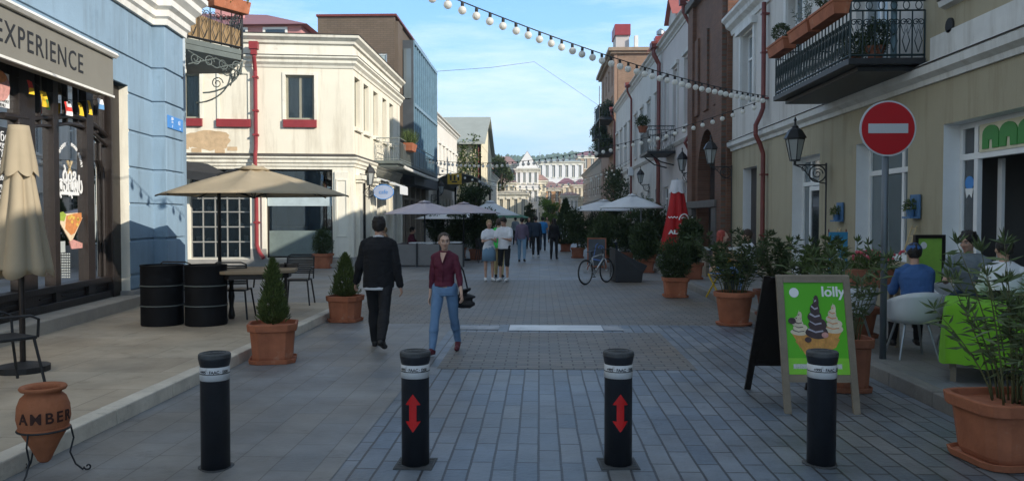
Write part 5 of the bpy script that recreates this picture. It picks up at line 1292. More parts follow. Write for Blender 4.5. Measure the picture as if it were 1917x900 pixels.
t = thing('potted_bush', 'rounded bush in an orange pot beside the cream pilaster', 'potted plant', (gnd(641,493).x, 26.2, 0)); square_pot(t, .30, .30, .48, ch=.08)
q = MB(); q.tube([(0,0,.4),(0,0,.9)], .02, 6); q.build('trunk', 'bark', t)
q = MB(); ball_leaves(q, (0,0,.86), .36, 3000, .06, .03, sc=(.85,.85,1.25), inner=.4, seed=2); q.build('foliage', 'leaf_dark', t)

# ---- lance leafed oleanders
def oleander(label, loc, h, spread, stems, pot, lm='leaf_oleander', L=.13, w=.022, flowers=None, rz=0, group=None, per=34, name='oleander', cat='potted plant'):
    t = thing(name, label, cat, loc, rz, group)
    hx, hy, ph, kind, pm = pot
    if kind == 'rect': square_pot(t, hx, hy, ph, pm, ch=min(hx,hy)*.42, n=3)
    elif kind == 'round': round_pot(t, hx, ph, pm)
    S, Lf, Fl = MB(), MB(), MB()
    for i in range(stems):
        a = random.random()*2*pi; rr = random.random()**.6
        b = Vector((hx*.6*rr*cos(a), hy*.6*rr*sin(a), ph-.06)); hh = h*random.uniform(.55,1.0)
        out = Vector((cos(a)*spread*rr*1.0, sin(a)*spread*rr, 0))+Vector((random.gauss(0,.06),random.gauss(0,.06),0))
        P = [b+out*(k/6)**1.5+Vector((0,0,hh*k/6)) for k in range(7)]
        S.tube(P, [.008*(1-k/8) for k in range(7)], 5)
        for k in range(per):
            tt = .22+.78*random.random()**.7; idx = min(5,int(tt*6)); p = P[idx].lerp(P[idx+1], tt*6-idx)
            d = Vector((random.gauss(0,1),random.gauss(0,1),random.uniform(-.35,.9)))
            leaf(Lf, p, d, L*random.uniform(.6,1.25), w)
        for k in range(9): leaf(Lf, P[6], Vector((random.gauss(0,.6),random.gauss(0,.6),.8)), L*random.uniform(.6,1), w)
        if flowers:
            for k in range(6): Fl.ball(tuple(P[6]+rdir()*.05), .022, 6, 4)
    S.build('stem', 'stem_green', t, smooth=True); Lf.build('foliage', lm, t)
    if flowers: Fl.build('flower', flowers, t)
    return t
mat('flower_pink', (.45,.08,.10), .7, var=.2, bump=0, island=.3); mat('flower_orange', (.65,.22,.04), .7, var=.2, bump=0, island=.3); mat('flower_white', (.6,.6,.55), .7, bump=0)
oleander('tall thin leaved oleander in a large terracotta trough at the right edge', (3.34,5.68,.004), 1.12, .44, 34, (.40,.29,.45,'rect','terracotta'), L=.14, w=.022, rz=.12, per=30, lm='leaf_oleander')
oleander('oleander in a terracotta pot right behind the green ice cream board', (3.02,7.95,.004), .95, .40, 13, (.20,.20,.52,'rect','terracotta_dark'), L=.16, w=.026, per=20)
gp = gnd(1382,612); oleander('bushy oleander in a round terracotta pot on the setts', (gp.x,gp.y+.28,.004), 1.0, .45, 30, (.30,.30,.52,'round','terracotta'), L=.13, w=.026, per=42, lm='leaf_dark')
oleander('dark leafy bush in a long terracotta trough behind the round pot', (3.95,12.9,.12), .85, .5, 30, (.5,.2,.42,'rect','terracotta_dark'), L=.13, w=.026, per=40, lm='leaf_dark')
oleander('leafy oleander in a terracotta trough behind the ice cream board top', (3.98,10.7,.12), .95, .42, 24, (.44,.2,.40,'rect','terracotta_dark'), L=.13, w=.028, per=36, lm='leaf_mid')
fb_ = thing('flower_box', 'dark wooden flower box on legs with pink flowers near the cafe chairs', 'planter', (4.05,9.9,.12))
q = MB(); q.box(-.30,.30,-.12,.12,.72,.94); q.build('box', 'terracotta_dark', fb_, bevel=.006); q = MB()
for x in (-.26,.26):
    for y in (-.09,.09): q.box(x-.02,x+.02,y-.02,y+.02,0,.72)
q.build('leg', 'timber_grey', fb_)
q = MB(); ball_leaves(q, (0,0,.98), .2, 700, .09, .02, sc=(1.5,.7,.8), inner=.1); q.build('foliage', 'leaf_mid', fb_)
q = MB()
for i in range(60): q.ball((random.gauss(0,.15),random.gauss(0,.07),1.06+random.random()*.1), .02, 6, 4)
q.build('flower', 'flower_pink', fb_)
# bush on the kerb further back
gp = gnd(1268,558); t = thing('potted_bush', 'big dark bush in a square terracotta pot beside the yellow chair', 'potted plant', (gp.x,gp.y+.25,.004)); square_pot(t, .25,.25,.42, ch=.05)
q = MB(); q.tube([(0,0,.4),(0,0,.8)], .02, 6); q.build('trunk', 'bark', t)
q = MB(); ball_leaves(q, (0,0,.76), .38, 4600, .075, .025, sc=(.9,.9,1.08), inner=.35, seed=3); q.build('foliage', 'leaf_dark', t)
# hedge of dark potted shrubs on the right, mid distance
for k,(x,y,h,r,lb) in enumerate(((1.55,33,1.5,.62,'dark conical shrub in a pot at the left end of the right cafe hedge'),(1.25,39,2.1,.75,'tall dark fir tree in a pot in the street centre right'),
        (2.35,30,1.25,.6,'dark shrub in a pot behind the chalkboard'),(3.1,29,1.3,.6,'dark shrub in a pot under the white parasols'),(3.7,27.5,1.2,.55,'dark shrub in a pot right of the parasol pole'),
        (2.6,34,1.5,.7,'dark shrub in a pot behind the white parasols'),(2.0,26.8,.95,.45,'low dark shrub in a pot behind the bicycle'),(3.2,24.5,1.0,.45,'dark shrub in a pot below the folded red parasol'),(3.85,20.5,1.0,.42,'dark shrub in a pot left of the big potted bush'),(4.5,33,1.8,.7,'large dark shrub in a pot by the right wall'))):
    t = thing('potted_shrub', lb, 'potted plant', (x,y,.12 if x>3.7 else 0), group='dark potted shrubs by the right cafes'); square_pot(t, .26,.26,.42,'terracotta_dark', ch=.05)
    q = MB(); q.tube([(0,0,.38),(0,0,.38+h*.7)], .03, 6); q.build('trunk', 'bark', t)
    q = MB()
    if k in (1,): cone_leaves(q, h, r, 5200, .16, .05, .35, k, .9)
    else:
        for j in range(5): ball_leaves(q, (random.gauss(0,r*.3),random.gauss(0,r*.3),.4+h*(.25+.15*j)), r*.62, 800, .12, .045, inner=.2, seed=k+j)
    q.build('foliage', 'leaf_dark', t)
# left mid hedge
for k,(x,y,h,r,lb) in enumerate(((-2.5,31.5,1.35,.5,'dark shrub in a planter behind the lavender parasols'),(-3.3,33,1.5,.6,'large dark shrub behind the grey cafe screen'),(-2.3,36,1.6,.55,'dark shrub left of the couple in white'),(-4.4,34,1.7,.7,'dark shrub near the glass building column'))):
    t = thing('potted_shrub', lb, 'potted plant', (x,y,0), group='dark potted shrubs by the left cafe'); square_pot(t, .26,.26,.42,'terracotta_dark', ch=.05)
    q = MB(); q.tube([(0,0,.38),(0,0,.38+h*.7)], .03, 6); q.build('trunk', 'bark', t)
    q = MB()
    for j in range(5): ball_leaves(q, (random.gauss(0,r*.3),random.gauss(0,r*.3),.4+h*(.22+.15*j)), r*.62, 700, .12, .045, inner=.2, seed=k+j+20)
    q.build('foliage', 'leaf_dark', t)

# ---- parasols
def parasol(name, label, loc, r, z_edge, z_top, m, n=8, pole_m='black_iron', side_pole=None, rz=0, group=None, base=True, val=.0, tilt=0):
    t = thing(name, label, 'parasol', loc, rz, group)
    q = MB(); q.sm = False; rings = []
    M_ = 8
    def P(a, s):   # s 0 apex -> 1 edge, scalloped droop between the ribs
        k = (a/(2*pi)*n) % 1; sag = 4*k*(1-k)
        rr = r*s*(1-.075*sag*s*(1.0)); z = z_top+(z_edge-z_top)*(s**1.05)+.02*sin(pi*s)*(1-2*sag)-.035*sag*s*(1-s)*2
        v = Vector((rr*cos(a), rr*sin(a), z)); v.z += tilt*v.x
        return v
    seg = n*6
    vs = [P(0,0)]
    for j in range(1,M_+1):
        for k in range(seg): vs.append(P(2*pi*k/seg, j/M_))
    fs = [(0,1+k,1+(k+1)%seg) for k in range(seg)]
    for j in range(M_-1):
        for k in range(seg): fs.append((1+j*seg+k, 1+(j+1)*seg+k, 1+(j+1)*seg+(k+1)%seg, 1+j*seg+(k+1)%seg))
    if val:
        b0 = len(vs)
        for k in range(seg):
            v = P(2*pi*k/seg, 1.0).copy(); v.z -= val; vs.append(v)
        for k in range(seg): fs.append((1+(M_-1)*seg+k, b0+k, b0+(k+1)%seg, 1+(M_-1)*seg+(k+1)%seg))
    q.sm = True; q.add(vs, fs); c = q.build('canopy', m, t)
    s_ = c.modifiers.new('thick','SOLIDIFY'); s_.thickness = .004
    q = MB()
    for k in range(n):
        a = 2*pi*k/n; q.tube([P(a,.02)-Vector((0,0,.02)), P(a,.5)-Vector((0,0,.02)), P(a,1)-Vector((0,0,.02))], .010, 5)
        q.tube([Vector((0,0,z_edge-.05)), P(a,.5)-Vector((0,0,.03))], .008, 4)
    q.build('rib', pole_m, t)
    q = MB(); q.lathe([(r*.17,-(z_top-z_edge)*.17+.035),(r*.10,.0+.012),(.03,.03),(.012,.05),(0,.055)], (0,0,z_top), 16); q.build('top_flap', m, t, smooth=True)
    q = MB()
    if side_pole:
        sx, sy = side_pole
        q.tube([(sx,sy,0),(sx,sy,z_top-.12),(sx*.5,sy*.5,z_top-.05),(0,0,z_top-.02)], .030, 10)
    else: q.tube([(0,0,0),(0,0,z_top)], .026, 10)
    q.build('pole', pole_m, t, smooth=True)
    if base:
        q = MB(); sx, sy = side_pole or (0,0); q.lathe([(.28,0),(.28,.05),(.24,.07),(.04,.08),(.04,.25)], (sx,sy,0), 20); q.build('base', 'black_iron', t)
    return t
pc = atY(475,400,13.6)
parasol('parasol', 'large beige parasol open over the wooden table at the left', (pc.x,13.6,.0), 1.60, 2.06, 2.54, 'cloth_beige', 8, side_pole=(atY(414,400,13.6).x-pc.x,-.0), rz=radians(11), val=.0)
cl = 'cloth_lavender'; G_ = 'lavender parasols of the left cafe'
pc = atY(795,400,28); parasol('parasol', 'nearest lavender parasol above the grey cafe screen', (pc.x,28,0), 1.45, 1.78, 2.22, cl, 8, rz=.2, group=G_)
pc = atY(868,400,31); parasol('parasol', 'lavender parasol just right of the nearest one', (pc.x,31,0), 1.5, 1.82, 2.22, cl, 8, rz=.5, group=G_)
pc = atY(838,400,34); parasol('parasol', 'pale parasol half hidden low behind the lavender pair', (pc.x,34,0), 1.5, 1.60, 2.05, 'cloth_white', 4, rz=.7, group=G_)
pc = atY(918,400,42); parasol('parasol', 'white pointed parasol near the pergola above the couple', (pc.x,42,0), 1.7, 1.75, 2.5, 'cloth_white', 4, rz=.8, group=G_)
pc = atY(940,400,50); parasol('parasol', 'dark green parasol behind the couple in white', (pc.x,50,0), 1.9, 1.6, 2.1, mat('cloth_green',(.03,.14,.08),.8), 6, rz=.3)
pc = atY(1183,400,27); parasol('parasol', 'white parasol with a metal handle hoop on the right side', (pc.x,27,0), 1.12, 2.0, 2.42, 'cloth_white', 6, side_pole=(.28,-.1), pole_m='grey_metal', rz=.2, val=.03)
pc = atY(1130,400,34); parasol('parasol', 'second white parasol left of and behind the nearer one', (pc.x,34,0), 1.5, 1.95, 2.38, 'cloth_white', 6, pole_m='grey_metal', rz=.1, val=.03)
# folded parasols
def folded(name, label, loc, h0, h1, r0, r1, m, folds=7, cap=None, rz=0, seed=0, pole_m='brown_wood', cuff=None, capz=None, capm=None):
    t = thing(name, label, 'parasol', loc, rz)
    q = MB(); q.sm = True; n = folds*10; rows = 22; vs = []
    for j in range(rows+1):
        s = j/rows; z = h1+(h0-h1)*s
        r = r0+(r1-r0)*s**1.15
        for k in range(n):
            a = 2*pi*k/n; f = abs(sin(folds*a/2+.5*sin(a*2+seed)+.25*s)); f = f**.7
            rr = r*(1-.42*min(1,s*2.2)*(1-f)); zz = z-(.0 if j < rows else .10*(f-.6)*(1+.4*sin(a*3+seed)))
            vs.append((rr*cos(a), rr*sin(a), zz))
    fs = [(j*n+k,(j+1)*n+k,(j+1)*n+(k+1)%n,j*n+(k+1)%n) for j in range(rows) for k in range(n)]
    fs.append(tuple(range(n))); q.add(vs, fs); c = q.build('canopy', m, t); c.modifiers.new('thick','SOLIDIFY').thickness = .004
    if capz:
        q = MB(); q.sm = True; vs = []
        for j in range(9):
            s = j/8; z = h1+.02+(capz-h1)*s; r = r0*1.05+((r0+(r1-r0)*((h1-capz)/(h1-h0))**1.15)*1.15-r0)*s+.02
            for k in range(n):
                a = 2*pi*k/n; f = abs(sin(folds*a/2+seed)); vs.append(((r*(1-.18*s*(1-f)))*cos(a), (r*(1-.18*s*(1-f)))*sin(a), z-(.06*f if j == 8 else 0)))
        q.add(vs, [(j*n+k,(j+1)*n+k,(j+1)*n+(k+1)%n,j*n+(k+1)%n) for j in range(8) for k in range(n)]+[tuple(range(n))])
        q.build('top_flap', capm or m, t)
    q = MB(); q.tube([(0,0,0),(0,0,h1+.05)], .028, 10); q.lathe([(.02,h1),(.03,h1+.04),(0,h1+.09)], n=8); q.build('pole', pole_m, t)
    q = MB(); q.lathe([(.25,0),(.25,.06),(.05,.1)], n=16); q.build('base', 'black_iron', t)
    return t
pf = atY(38,400,8.0); folded('parasol', 'folded beige parasol in front of the dark shop window', (pf.x,8.0,.12), 1.0, 2.48, .07, .30, 'cloth_beige', 6, rz=.3, seed=1, capz=2.02)
pr_ = atY(1268,400,26); R_ = folded('parasol', 'folded red parasol with white top and heart swirl emblem', (pr_.x,26,.12), .50, 2.72, .16, .62, 'cloth_red', 6, rz=.1, seed=2, capz=2.35, capm='cloth_white', pole_m='grey_metal')
# emblem and letters wrapped round the folded cloth
def on_cloth(pts, w, name, m, t, rad, zc):
    q = MB()
    q.tube([((rad+.01)*sin(x/rad), -(rad+.01)*cos(x/rad), zc+z) for x,z in pts], w, 5); q.build(name, m, t)
on_cloth([(.20*cos(a)*.8+.08, .20*sin(a)) for a in [k*2*pi/20-2.6 for k in range(19)]], .022, 'emblem', 'letter_white', R_, .50, 1.45)
on_cloth([(.10*cos(a)*.8+.06, .10*sin(a)) for a in [k*2*pi/16-2.2 for k in range(13)]], .016, 'emblem', 'letter_white', R_, .50, 1.45)
on_cloth([(-.42+i*.05, .02*(-1)**i+.05) for i in range(7)], .018, 'emblem', 'letter_white', R_, .50, 1.50)
on_cloth([(.42+.05*cos(a), .12*sin(a)) for a in [k*2*pi/12 for k in range(11)]], .016, 'emblem', 'letter_white', R_, .50, 1.45)
text('lettering', 'ALGIDA', .17, 'letter_white', R_, (0,0,1.08), (1,0,0), (0,0,1), bend=.60, world=False, bold=.008, width=.9)

# ---- street lamps on wall brackets
def lantern(label, loc, sx, wall_dx, group='wall lanterns', pole_down=True):
    t = thing('wall_lantern', label, 'street lamp', loc, group=group)     # loc = base centre of the lantern
    H6 = lambda r, z, ro=0: [(r*cos(a+ro), r*sin(a+ro), z) for a in [k*pi/3+pi/6 for k in range(6)]]
    q = MB()
    for k in range(6):
        a = k*pi/3+pi/6; q.tube([(.10*cos(a),.10*sin(a),.0),(.19*cos(a),.19*sin(a),.42)], .010, 5)
    q.loft([H6(.11,-.02), H6(.11,.01)]); q.loft([H6(.205,.42), H6(.205,.45)])
    q.build('frame', 'black_iron', t)
    q = MB(); q.loft([H6(.24,.45), H6(.20,.52), H6(.14,.62), H6(.07,.67), H6(.075,.70), H6(.03,.72), H6(.02,.80), H6(.035,.83), H6(.005,.90)]); q.build('roof', 'black_iron', t, bevel=.004)
    q = MB(); q.loft([H6(.098,.012), H6(.183,.418)]); q.build('glass', 'lamp_glass', t)
    q = MB(); w = wall_dx
    q.tube([(0,0,-.02),(0,0,-.10)], .03, 8); q.tube([(0,0,-.10),(w,0,-.10)], .016, 6); q.tube(circ((w*.72,0,-.28), .17, 20, 'xz'), .014, 6)
    q.tube(spiral((w*.72,0,-.28), .12, 1.5, 16, (1,0,0), (0,0,1)), .010, 5)
    q.tube([(0,0,-.10),(w*.25,0,-.16),(w*.5,0,-.36),(w*.8,0,-.46),(w,0,-.48)], .012, 6)
    q.tube(spiral((w*.3,0,-.18), .07, 1.3, 12, (1,0,0), (0,0,1)), .009, 5)
    q.tube([(w,0,-.06),(w,0,-.52)], .02, 6)
    if pole_down: q.tube([(w,0,-.5),(w,0,-loc[2]+.15)], .018, 8)
    q.build('bracket', 'black_iron', t)
    return t
A = atY(1488,300,16.9); lantern('nearest black wall lantern beside the white framed cafe door', (A.x,16.9,A.z), 1, 5.93-A.x)
A = atY(1330,306,25.2); lantern('black wall lantern in front of the brick bay arch', (A.x,25.2,A.z), 1, 5.95-A.x)
A = atY(1277,319,31.5); lantern('black wall lantern above the folded red parasol', (A.x,31.5,A.z), 1, 5.8-A.x, pole_down=False)
A = atY(1199,342,44); lantern('small black wall lantern on the long grey terrace', (A.x,44,A.z), 1, 5.93-A.x, pole_down=False)
A = atY(692,346,29); lantern('black lantern with pale glass on the cream side wall above the man in black', (A.x,29.0,A.z), 1, -6.2-A.x, pole_down=False)
A = atY(826,362,47); lantern('small lantern beyond the glass building on the left', (A.x,47,A.z), 1, -6.35-A.x, pole_down=False)
# oval hanging sign
os_ = thing('hanging_sign', 'pale blue oval shop sign hanging from a bracket on the cream side wall', 'sign', (-5.6,29.6,2.5))
A = atY(699,346,29.6); B = atY(737,373,29.6); cx_, cz_ = (A.x+B.x)/2, (A.z+B.z)/2; rx_, rz_ = (B.x-A.x)/2, (A.z-B.z)/2
mat('sign_paleblue', (.40,.47,.62), .5, var=.06, bump=0)
q = MB(); q.slab([(cx_+rx_*cos(a), 29.57, cz_+rz_*sin(a)) for a in [k*2*pi/28 for k in range(28)]], (0,.05,0)); q.build('plate', 'sign_paleblue', os_, world=True)
q = MB(); q.tube([(cx_+rx_*cos(a), 29.58, cz_+rz_*sin(a)) for a in [k*2*pi/28 for k in range(29)]], .018, 6); q.build('rim', 'sign_blue', os_, world=True)
q = MB(); q.tube([(-6.25,29.6,cz_+rz_+.12),(cx_+rx_,29.6,cz_+rz_+.12)], .015, 6)
for s_ in (-.4,.4): q.tube([(cx_+s_*rx_,29.6,cz_+rz_*.9),(cx_+s_*rx_,29.6,cz_+rz_+.12)], .008, 5)
q.build('bracket', 'black_iron', os_, world=True)
text('lettering', 'cafe', .22, 'sign_blue', os_, (cx_,29.565,cz_), (1,0,0), (0,0,1))
wa = thing('awning', 'small white folded awning arm and valance on the cream side wall', 'awning', (-5.9,33,2.9))
q = MB(); q.slab([(-6.2,30.6,3.15),(-5.35,30.6,2.85),(-5.35,32.4,2.85),(-6.2,32.4,3.15)], (0,0,.03)); q.slab([(-5.35,30.6,2.55),(-5.35,32.4,2.55),(-5.35,32.4,2.85),(-5.35,30.6,2.85)], (.012,0,0)); q.build('canopy', 'cloth_white', wa, world=True)
q = MB(); q.tube([(-6.3,30.6,3.0),(-5.35,30.6,2.84)], .02, 6); q.build('arm', 'grey_metal', wa, world=True)

# ---- no entry sign
ns = thing('no_entry_sign', 'round red no entry sign with white bar on a grey pole', 'road sign', (atY(1661,241,9.0).x,9.0,.12))
c_ = atY(1661,241,9.0); zc_ = c_.z-.12
mat('sign_red', (.42,.006,.012), .38, var=.05, bump=0); mat('sign_white', (.48,.50,.52), .4, var=.04, bump=0)
q = MB(); q.tube([(0,-.02,zc_),(0,-.006,zc_)], .305, 48); q.build('rim', 'sign_white', ns)
q = MB(); q.tube([(0,-.0235,zc_),(0,-.0205,zc_)], .287, 48); q.build('face', 'sign_red', ns)
q = MB(); q.box(-.215,.215,-.027,-.024,zc_-.052,zc_+.052); q.build('bar', 'sign_white', ns)
mat('pole_galv', (.13,.15,.17), .5, metal=.4, var=.12, bump=.05)
q = MB(); q.tube([(0,.035,0),(0,.035,zc_+.25)], .036, 14); q.build('pole', 'pole_galv', ns, smooth=True)
q = MB(); q.box(-.06,.06,-.005,.04,zc_-.12,zc_-.09); q.box(-.06,.06,-.005,.04,zc_+.09,zc_+.12); q.build('clamp', 'grey_metal', ns)

# ---- A board with ice cream poster
F1 = gnd(1476,776); F2 = gnd(1602,772)
ab = thing('advertising_board', 'wooden A board with green ice cream poster behind the right bollard', 'sign', ((F1.x+F2.x)/2,(F1.y+F2.y)/2,.004), 0)
Wd = (F2.x-F1.x)/2+.02; Hb = 1.17; lean = .30
def AB(x, s, d=0):   # s height along the front panel
    n = Vector((0,-Hb,-lean)).normalized()
    v = Vector((x, lean*s/Hb, s))+n*d
    return v
def abox(mb, x0,x1,s0,s1,d0,d1):
    a = [AB(x0,s0,d0),AB(x1,s0,d0),AB(x1,s0,d1),AB(x0,s0,d1),AB(x0,s1,d0),AB(x1,s1,d0),AB(x1,s1,d1),AB(x0,s1,d1)]
    return mb.add(a, [(0,3,2,1),(4,5,6,7),(0,1,5,4),(1,2,6,5),(2,3,7,6),(3,0,4,7)])
q = MB(); abox(q,-Wd,-Wd+.06,0,Hb,-.02,.02); abox(q,Wd-.06,Wd,0,Hb,-.02,.02); abox(q,-Wd+.06,Wd-.06,Hb-.06,Hb,-.02,.018); abox(q,-Wd+.06,Wd-.06,.26,.32,-.02,.018)
q.build('front_frame', 'timber_grey', ab, bevel=.004)
q = MB()
def BBk(x,s): return Vector((x-.10, .95-(.95-lean)*s/Hb, s))
for (x0,x1,s0,s1) in ((-Wd,-Wd+.06,0,Hb-.01),(Wd-.06,Wd,0,Hb-.01),(-Wd+.06,Wd-.06,Hb-.08,Hb-.02),(-Wd+.06,Wd-.06,.26,.32)):
    vs_ = [BBk(x0,s0),BBk(x1,s0),BBk(x1,s1),BBk(x0,s1)]; q.slab(vs_, (0,.03,0))
q.build('back_frame', 'brown_wood', ab); q = MB(); q.slab([BBk(-Wd+.05,.3),BBk(Wd-.05,.3),BBk(Wd-.05,Hb-.06),BBk(-Wd+.05,Hb-.06)], (0,.01,0)); q.build('back_panel', 'brown_wood', ab)
mat('poster_green', (.10,.46,.012), .45, var=.06, scale=1.5, bump=0); mat('poster_lime', (.24,.62,.04), .45, bump=0)
q = MB(); abox(q,-Wd+.058,Wd-.058,.322,Hb-.062,-.005,.004); q.build('poster', 'poster_green', ab)
px_ = lambda x,s,d=.0065: AB(x,s,d)
def aflat(pts, name, m, d=.0065, th=.0015): q = MB(); n_ = Vector((0,-Hb,-lean)).normalized(); q.slab([AB(x,s,d) for x,s in pts], n_*th); return q.build(name, m, ab)
aflat([(-Wd+.06,.323),(Wd-.06,.323),(Wd-.06,.46),(-Wd+.06,.46)], 'poster_strip', 'poster_lime')
aflat([(-Wd+.15+.042*cos(a), Hb-.15+.042*sin(a)) for a in [k*2*pi/20 for k in range(20)]], 'poster_disc', 'letter_white')
rt, upv = Vector((1,0,0)), (AB(0,1)-AB(0,0)).normalized()
text('lettering', 'lolly', .125, 'letter_white', ab, AB(Wd-.155,Hb-.145,.0068), rt, upv, world=False, bold=.003)
aflat([(Wd-.20,Hb-.105),(Wd-.165,Hb-.105),(Wd-.165,Hb-.098),(Wd-.20,Hb-.098)], 'lettering', 'letter_white')
aflat([(-.22,.37),(.0,.37),(.0,.41),(-.22,.41)], 'poster_line', 'letter_white'); aflat([(.05,.37),(.2,.37),(.2,.41),(.05,.41)], 'poster_line', 'letter_white')
mat('cone_wafer', (.62,.30,.07), .6, var=.3, scale=25, bump=0); mat('cream_vanilla', (.68,.58,.42), .5, var=.2, scale=18, bump=0); mat('cream_choc', (.06,.035,.035), .45, var=.3, scale=18, bump=0); mat('cream_shine', (.45,.42,.48), .4, bump=0)
def scoop_stack(cx2, b_, top_, w_, cm, d_, sauce):
    aflat([(cx2*.5-.018,b_),(cx2*.5+.022,b_),(cx2+w_*.85,b_+.20),(cx2+w_*.9,b_+.23),(cx2-w_*.9,b_+.23),(cx2-w_*.85,b_+.20)], 'poster_cone', 'cone_wafer', d_)
    for j in range(5):
        aflat([(cx2*.75-w_*.5+j*w_*.28,b_+.06+.02*j),(cx2*.75-w_*.47+j*w_*.28,b_+.06+.02*j),(cx2-w_*.5+j*w_*.3,b_+.21),(cx2-w_*.54+j*w_*.3,b_+.21)], 'poster_cone', 'food_orange', d_+.0012, .0006)
    hgt = (top_-b_-.20)/5
    for j in range(5):
        z = b_+.20+j*hgt; ww = w_*(1.08-.205*j)
        aflat([(cx2+ww*cos(a)+.012*sin(j*2), z+hgt*.6+hgt*.85*sin(a)*(1+.15*cos(a))) for a in [k*2*pi/18 for k in range(18)]], 'poster_cream', cm, d_+.0014+.0005*j, .0012)
        aflat([(cx2-ww*.75+.012*sin(j*2), z+hgt*.95),(cx2-ww*.1, z+hgt*.55),(cx2+ww*.6, z+hgt*.72),(cx2+ww*.55, z+hgt*.9),(cx2-ww*.1, z+hgt*.75),(cx2-ww*.7, z+hgt*1.15)], 'poster_cream', sauce, d_+.0030+.0005*j, .0006)
    aflat([(cx2-w_*.2,top_-.05),(cx2+w_*.22,top_-.05),(cx2+w_*.1,top_+.0),(cx2+.01,top_+.035)], 'poster_cream', cm, d_+.0045, .0008)
scoop_stack(-.150,.46,.84,.072,'cream_vanilla',.0065,'cream_choc')
scoop_stack(.150,.48,.90,.078,'cream_vanilla',.0065,'food_orange')
scoop_stack(.0,.44,.97,.092,'cream_choc',.0110,'cream_shine')
for (x_,z_,r_) in ((-.21,.78,.035),(.07,.66,.03),(-.08,.62,.03)): aflat([(x_+r_*cos(a),z_+r_*.8*sin(a)) for a in [k*2*pi/10 for k in range(10)]], 'poster_cream', 'food_pink' if x_>0 else 'cream_choc', .0178, .0006)
aflat([(-.19,.60),(-.14,.54),(-.05,.50),(.06,.50),(.16,.55),(.2,.62),(.1,.66),(-.1,.66)], 'poster_cone', 'cone_wafer', .0060, .0004)

# ---- pithos on iron tripod with AMBER
am = thing('clay_jar', 'pointed terracotta jar lettered AMBER on an iron tripod', 'jar', (atY(82,800,5.12).x,5.12,0), radians(38)); am.scale = (.9,.9,.93)
prof = [(.028,.10),(.045,.115),(.06,.15),(.11,.25),(.158,.33),(.178,.42),(.172,.50),(.150,.56),(.122,.585),(.118,.60),(.150,.612),(.158,.628),(.150,.640),(.115,.628),(.105,.60),(.13,.54)]
q = MB(); q.sm = True; q.lathe(prof, n=40); q.tube(circ((0,0,.345), .163, 36, 'xy'), .008, 6); q.build('jar', mat('clay_orange',(.36,.125,.055),.85,var=.2,scale=7,bump=.35), am)
rf = lambda y: .177 if y > 0 else .174
text('lettering', 'AMBER', .105, mat('burnt',(.05,.018,.012),.8), am, (0,0,.435), (1,0,0), (0,0,1), bend=.179, world=False, extrude=.002, bold=.002, spacing=1.3)
q = MB(); q.tube(circ((0,0,.335), .172, 30, 'xy'), .007, 6)
for k in range(3):
    a = radians(90+k*120+20); c, s = cos(a), sin(a)
    q.tube([(.172*c,.172*s,.34),(.19*c,.19*s,.25),(.165*c,.165*s,.15),(.20*c,.20*s,.06),(.25*c,.25*s,.012)], .007, 6)
    q.tube(spiral((.25*c+.03*c,.25*s+.03*s,.032), .028, 1.0, 12, (c,s,0), (0,0,1), 1, pi), .006, 5)
q.build('tripod', 'black_iron', am)

# ---- chairs
def black_chair(label, loc, rz, group=None, tone='black_iron'):
    t = thing('cafe_chair', label, 'chair', loc, rz, group)
    q = MB(); q.box(-.21,.21,-.21,.21,.43,.46)
    q.build('seat', tone, t, bevel=.01)
    q = MB(); n = 10
    for r_ in range(9):
        z0_, z1_ = .54+r_*.034, .54+r_*.034+.026
        pts = [(-.23+.46*k/n, .19+.035*sin(pi*k/n)+.07*(r_/9), 0) for k in range(n+1)]
        for k in range(n): q.slab([(pts[k][0],pts[k][1],z0_),(pts[k+1][0],pts[k+1][1],z0_),(pts[k+1][0],pts[k+1][1],z1_),(pts[k][0],pts[k][1],z1_)], (0,.012,0))
    q.tube([(-.24,.17,.45),(-.24,.25,.85),(-.18,.29,.88),(.18,.29,.88),(.24,.25,.85),(.24,.17,.45)], .013, 8)
    q.build('backrest', tone, t)
    for sx in (-1,1):
        q = MB(); q.tube([(sx*.24,.22,.66),(sx*.26,-.12,.66),(sx*.25,-.20,.62),(sx*.23,-.20,.45)], .013, 8); q.build('armrest', tone, t)
        for sy in (-1,1):
            q = MB(); q.tube([(sx*.20,sy*.18,.44),(sx*.25,sy*.25,0)], .014, 8); q.build('leg', tone, t)
    return t
A = gnd(10,728,.12); black_chair('dark metal chair at the left edge in front of the shop', (A.x-.12,A.y+.15,.12), radians(150))
# barrels
def barrel(label, loc):
    t = thing('barrel', label, 'barrel', loc, group='black barrels by the blue wall')
    q = MB(); q.sm = True; q.lathe([(.285,0),(.295,.01),(.295,.27),(.303,.28),(.303,.30),(.295,.31),(.295,.56),(.303,.57),(.303,.59),(.295,.60),(.295,.85),(.30,.86),(.30,.875),(.28,.875),(.28,.855),(0,.855)], n=36)
    b = q.build('drum', mat('drum_black',(.006,.006,.007),.7,spec=.2,var=.3,bump=.1), t); b.modifiers.new('e','EDGE_SPLIT').split_angle = radians(30)
    q = MB(); q.lathe([(.3035,.283),(.306,.29),(.3035,.297)], n=36); q.lathe([(.3035,.573),(.306,.58),(.3035,.587)], n=36); q.build('hoop', 'grey_iron', t)
A = gnd(286,612,.12); barrel('black steel barrel against the blue wall', (A.x,A.y+.3,.12))
A = gnd(370,612,.12); barrel('black steel barrel nearer to the wooden table', (A.x,A.y+.3,.12))
bc = 'cloth_dark'
black_chair('black chair standing behind the barrel near the wooden table', (-4.75,12.35,.12), radians(185), tone='black_iron')
black_chair('black chair standing behind the barrel at the blue wall', (-5.6,12.45,.12), radians(175), tone='black_iron')
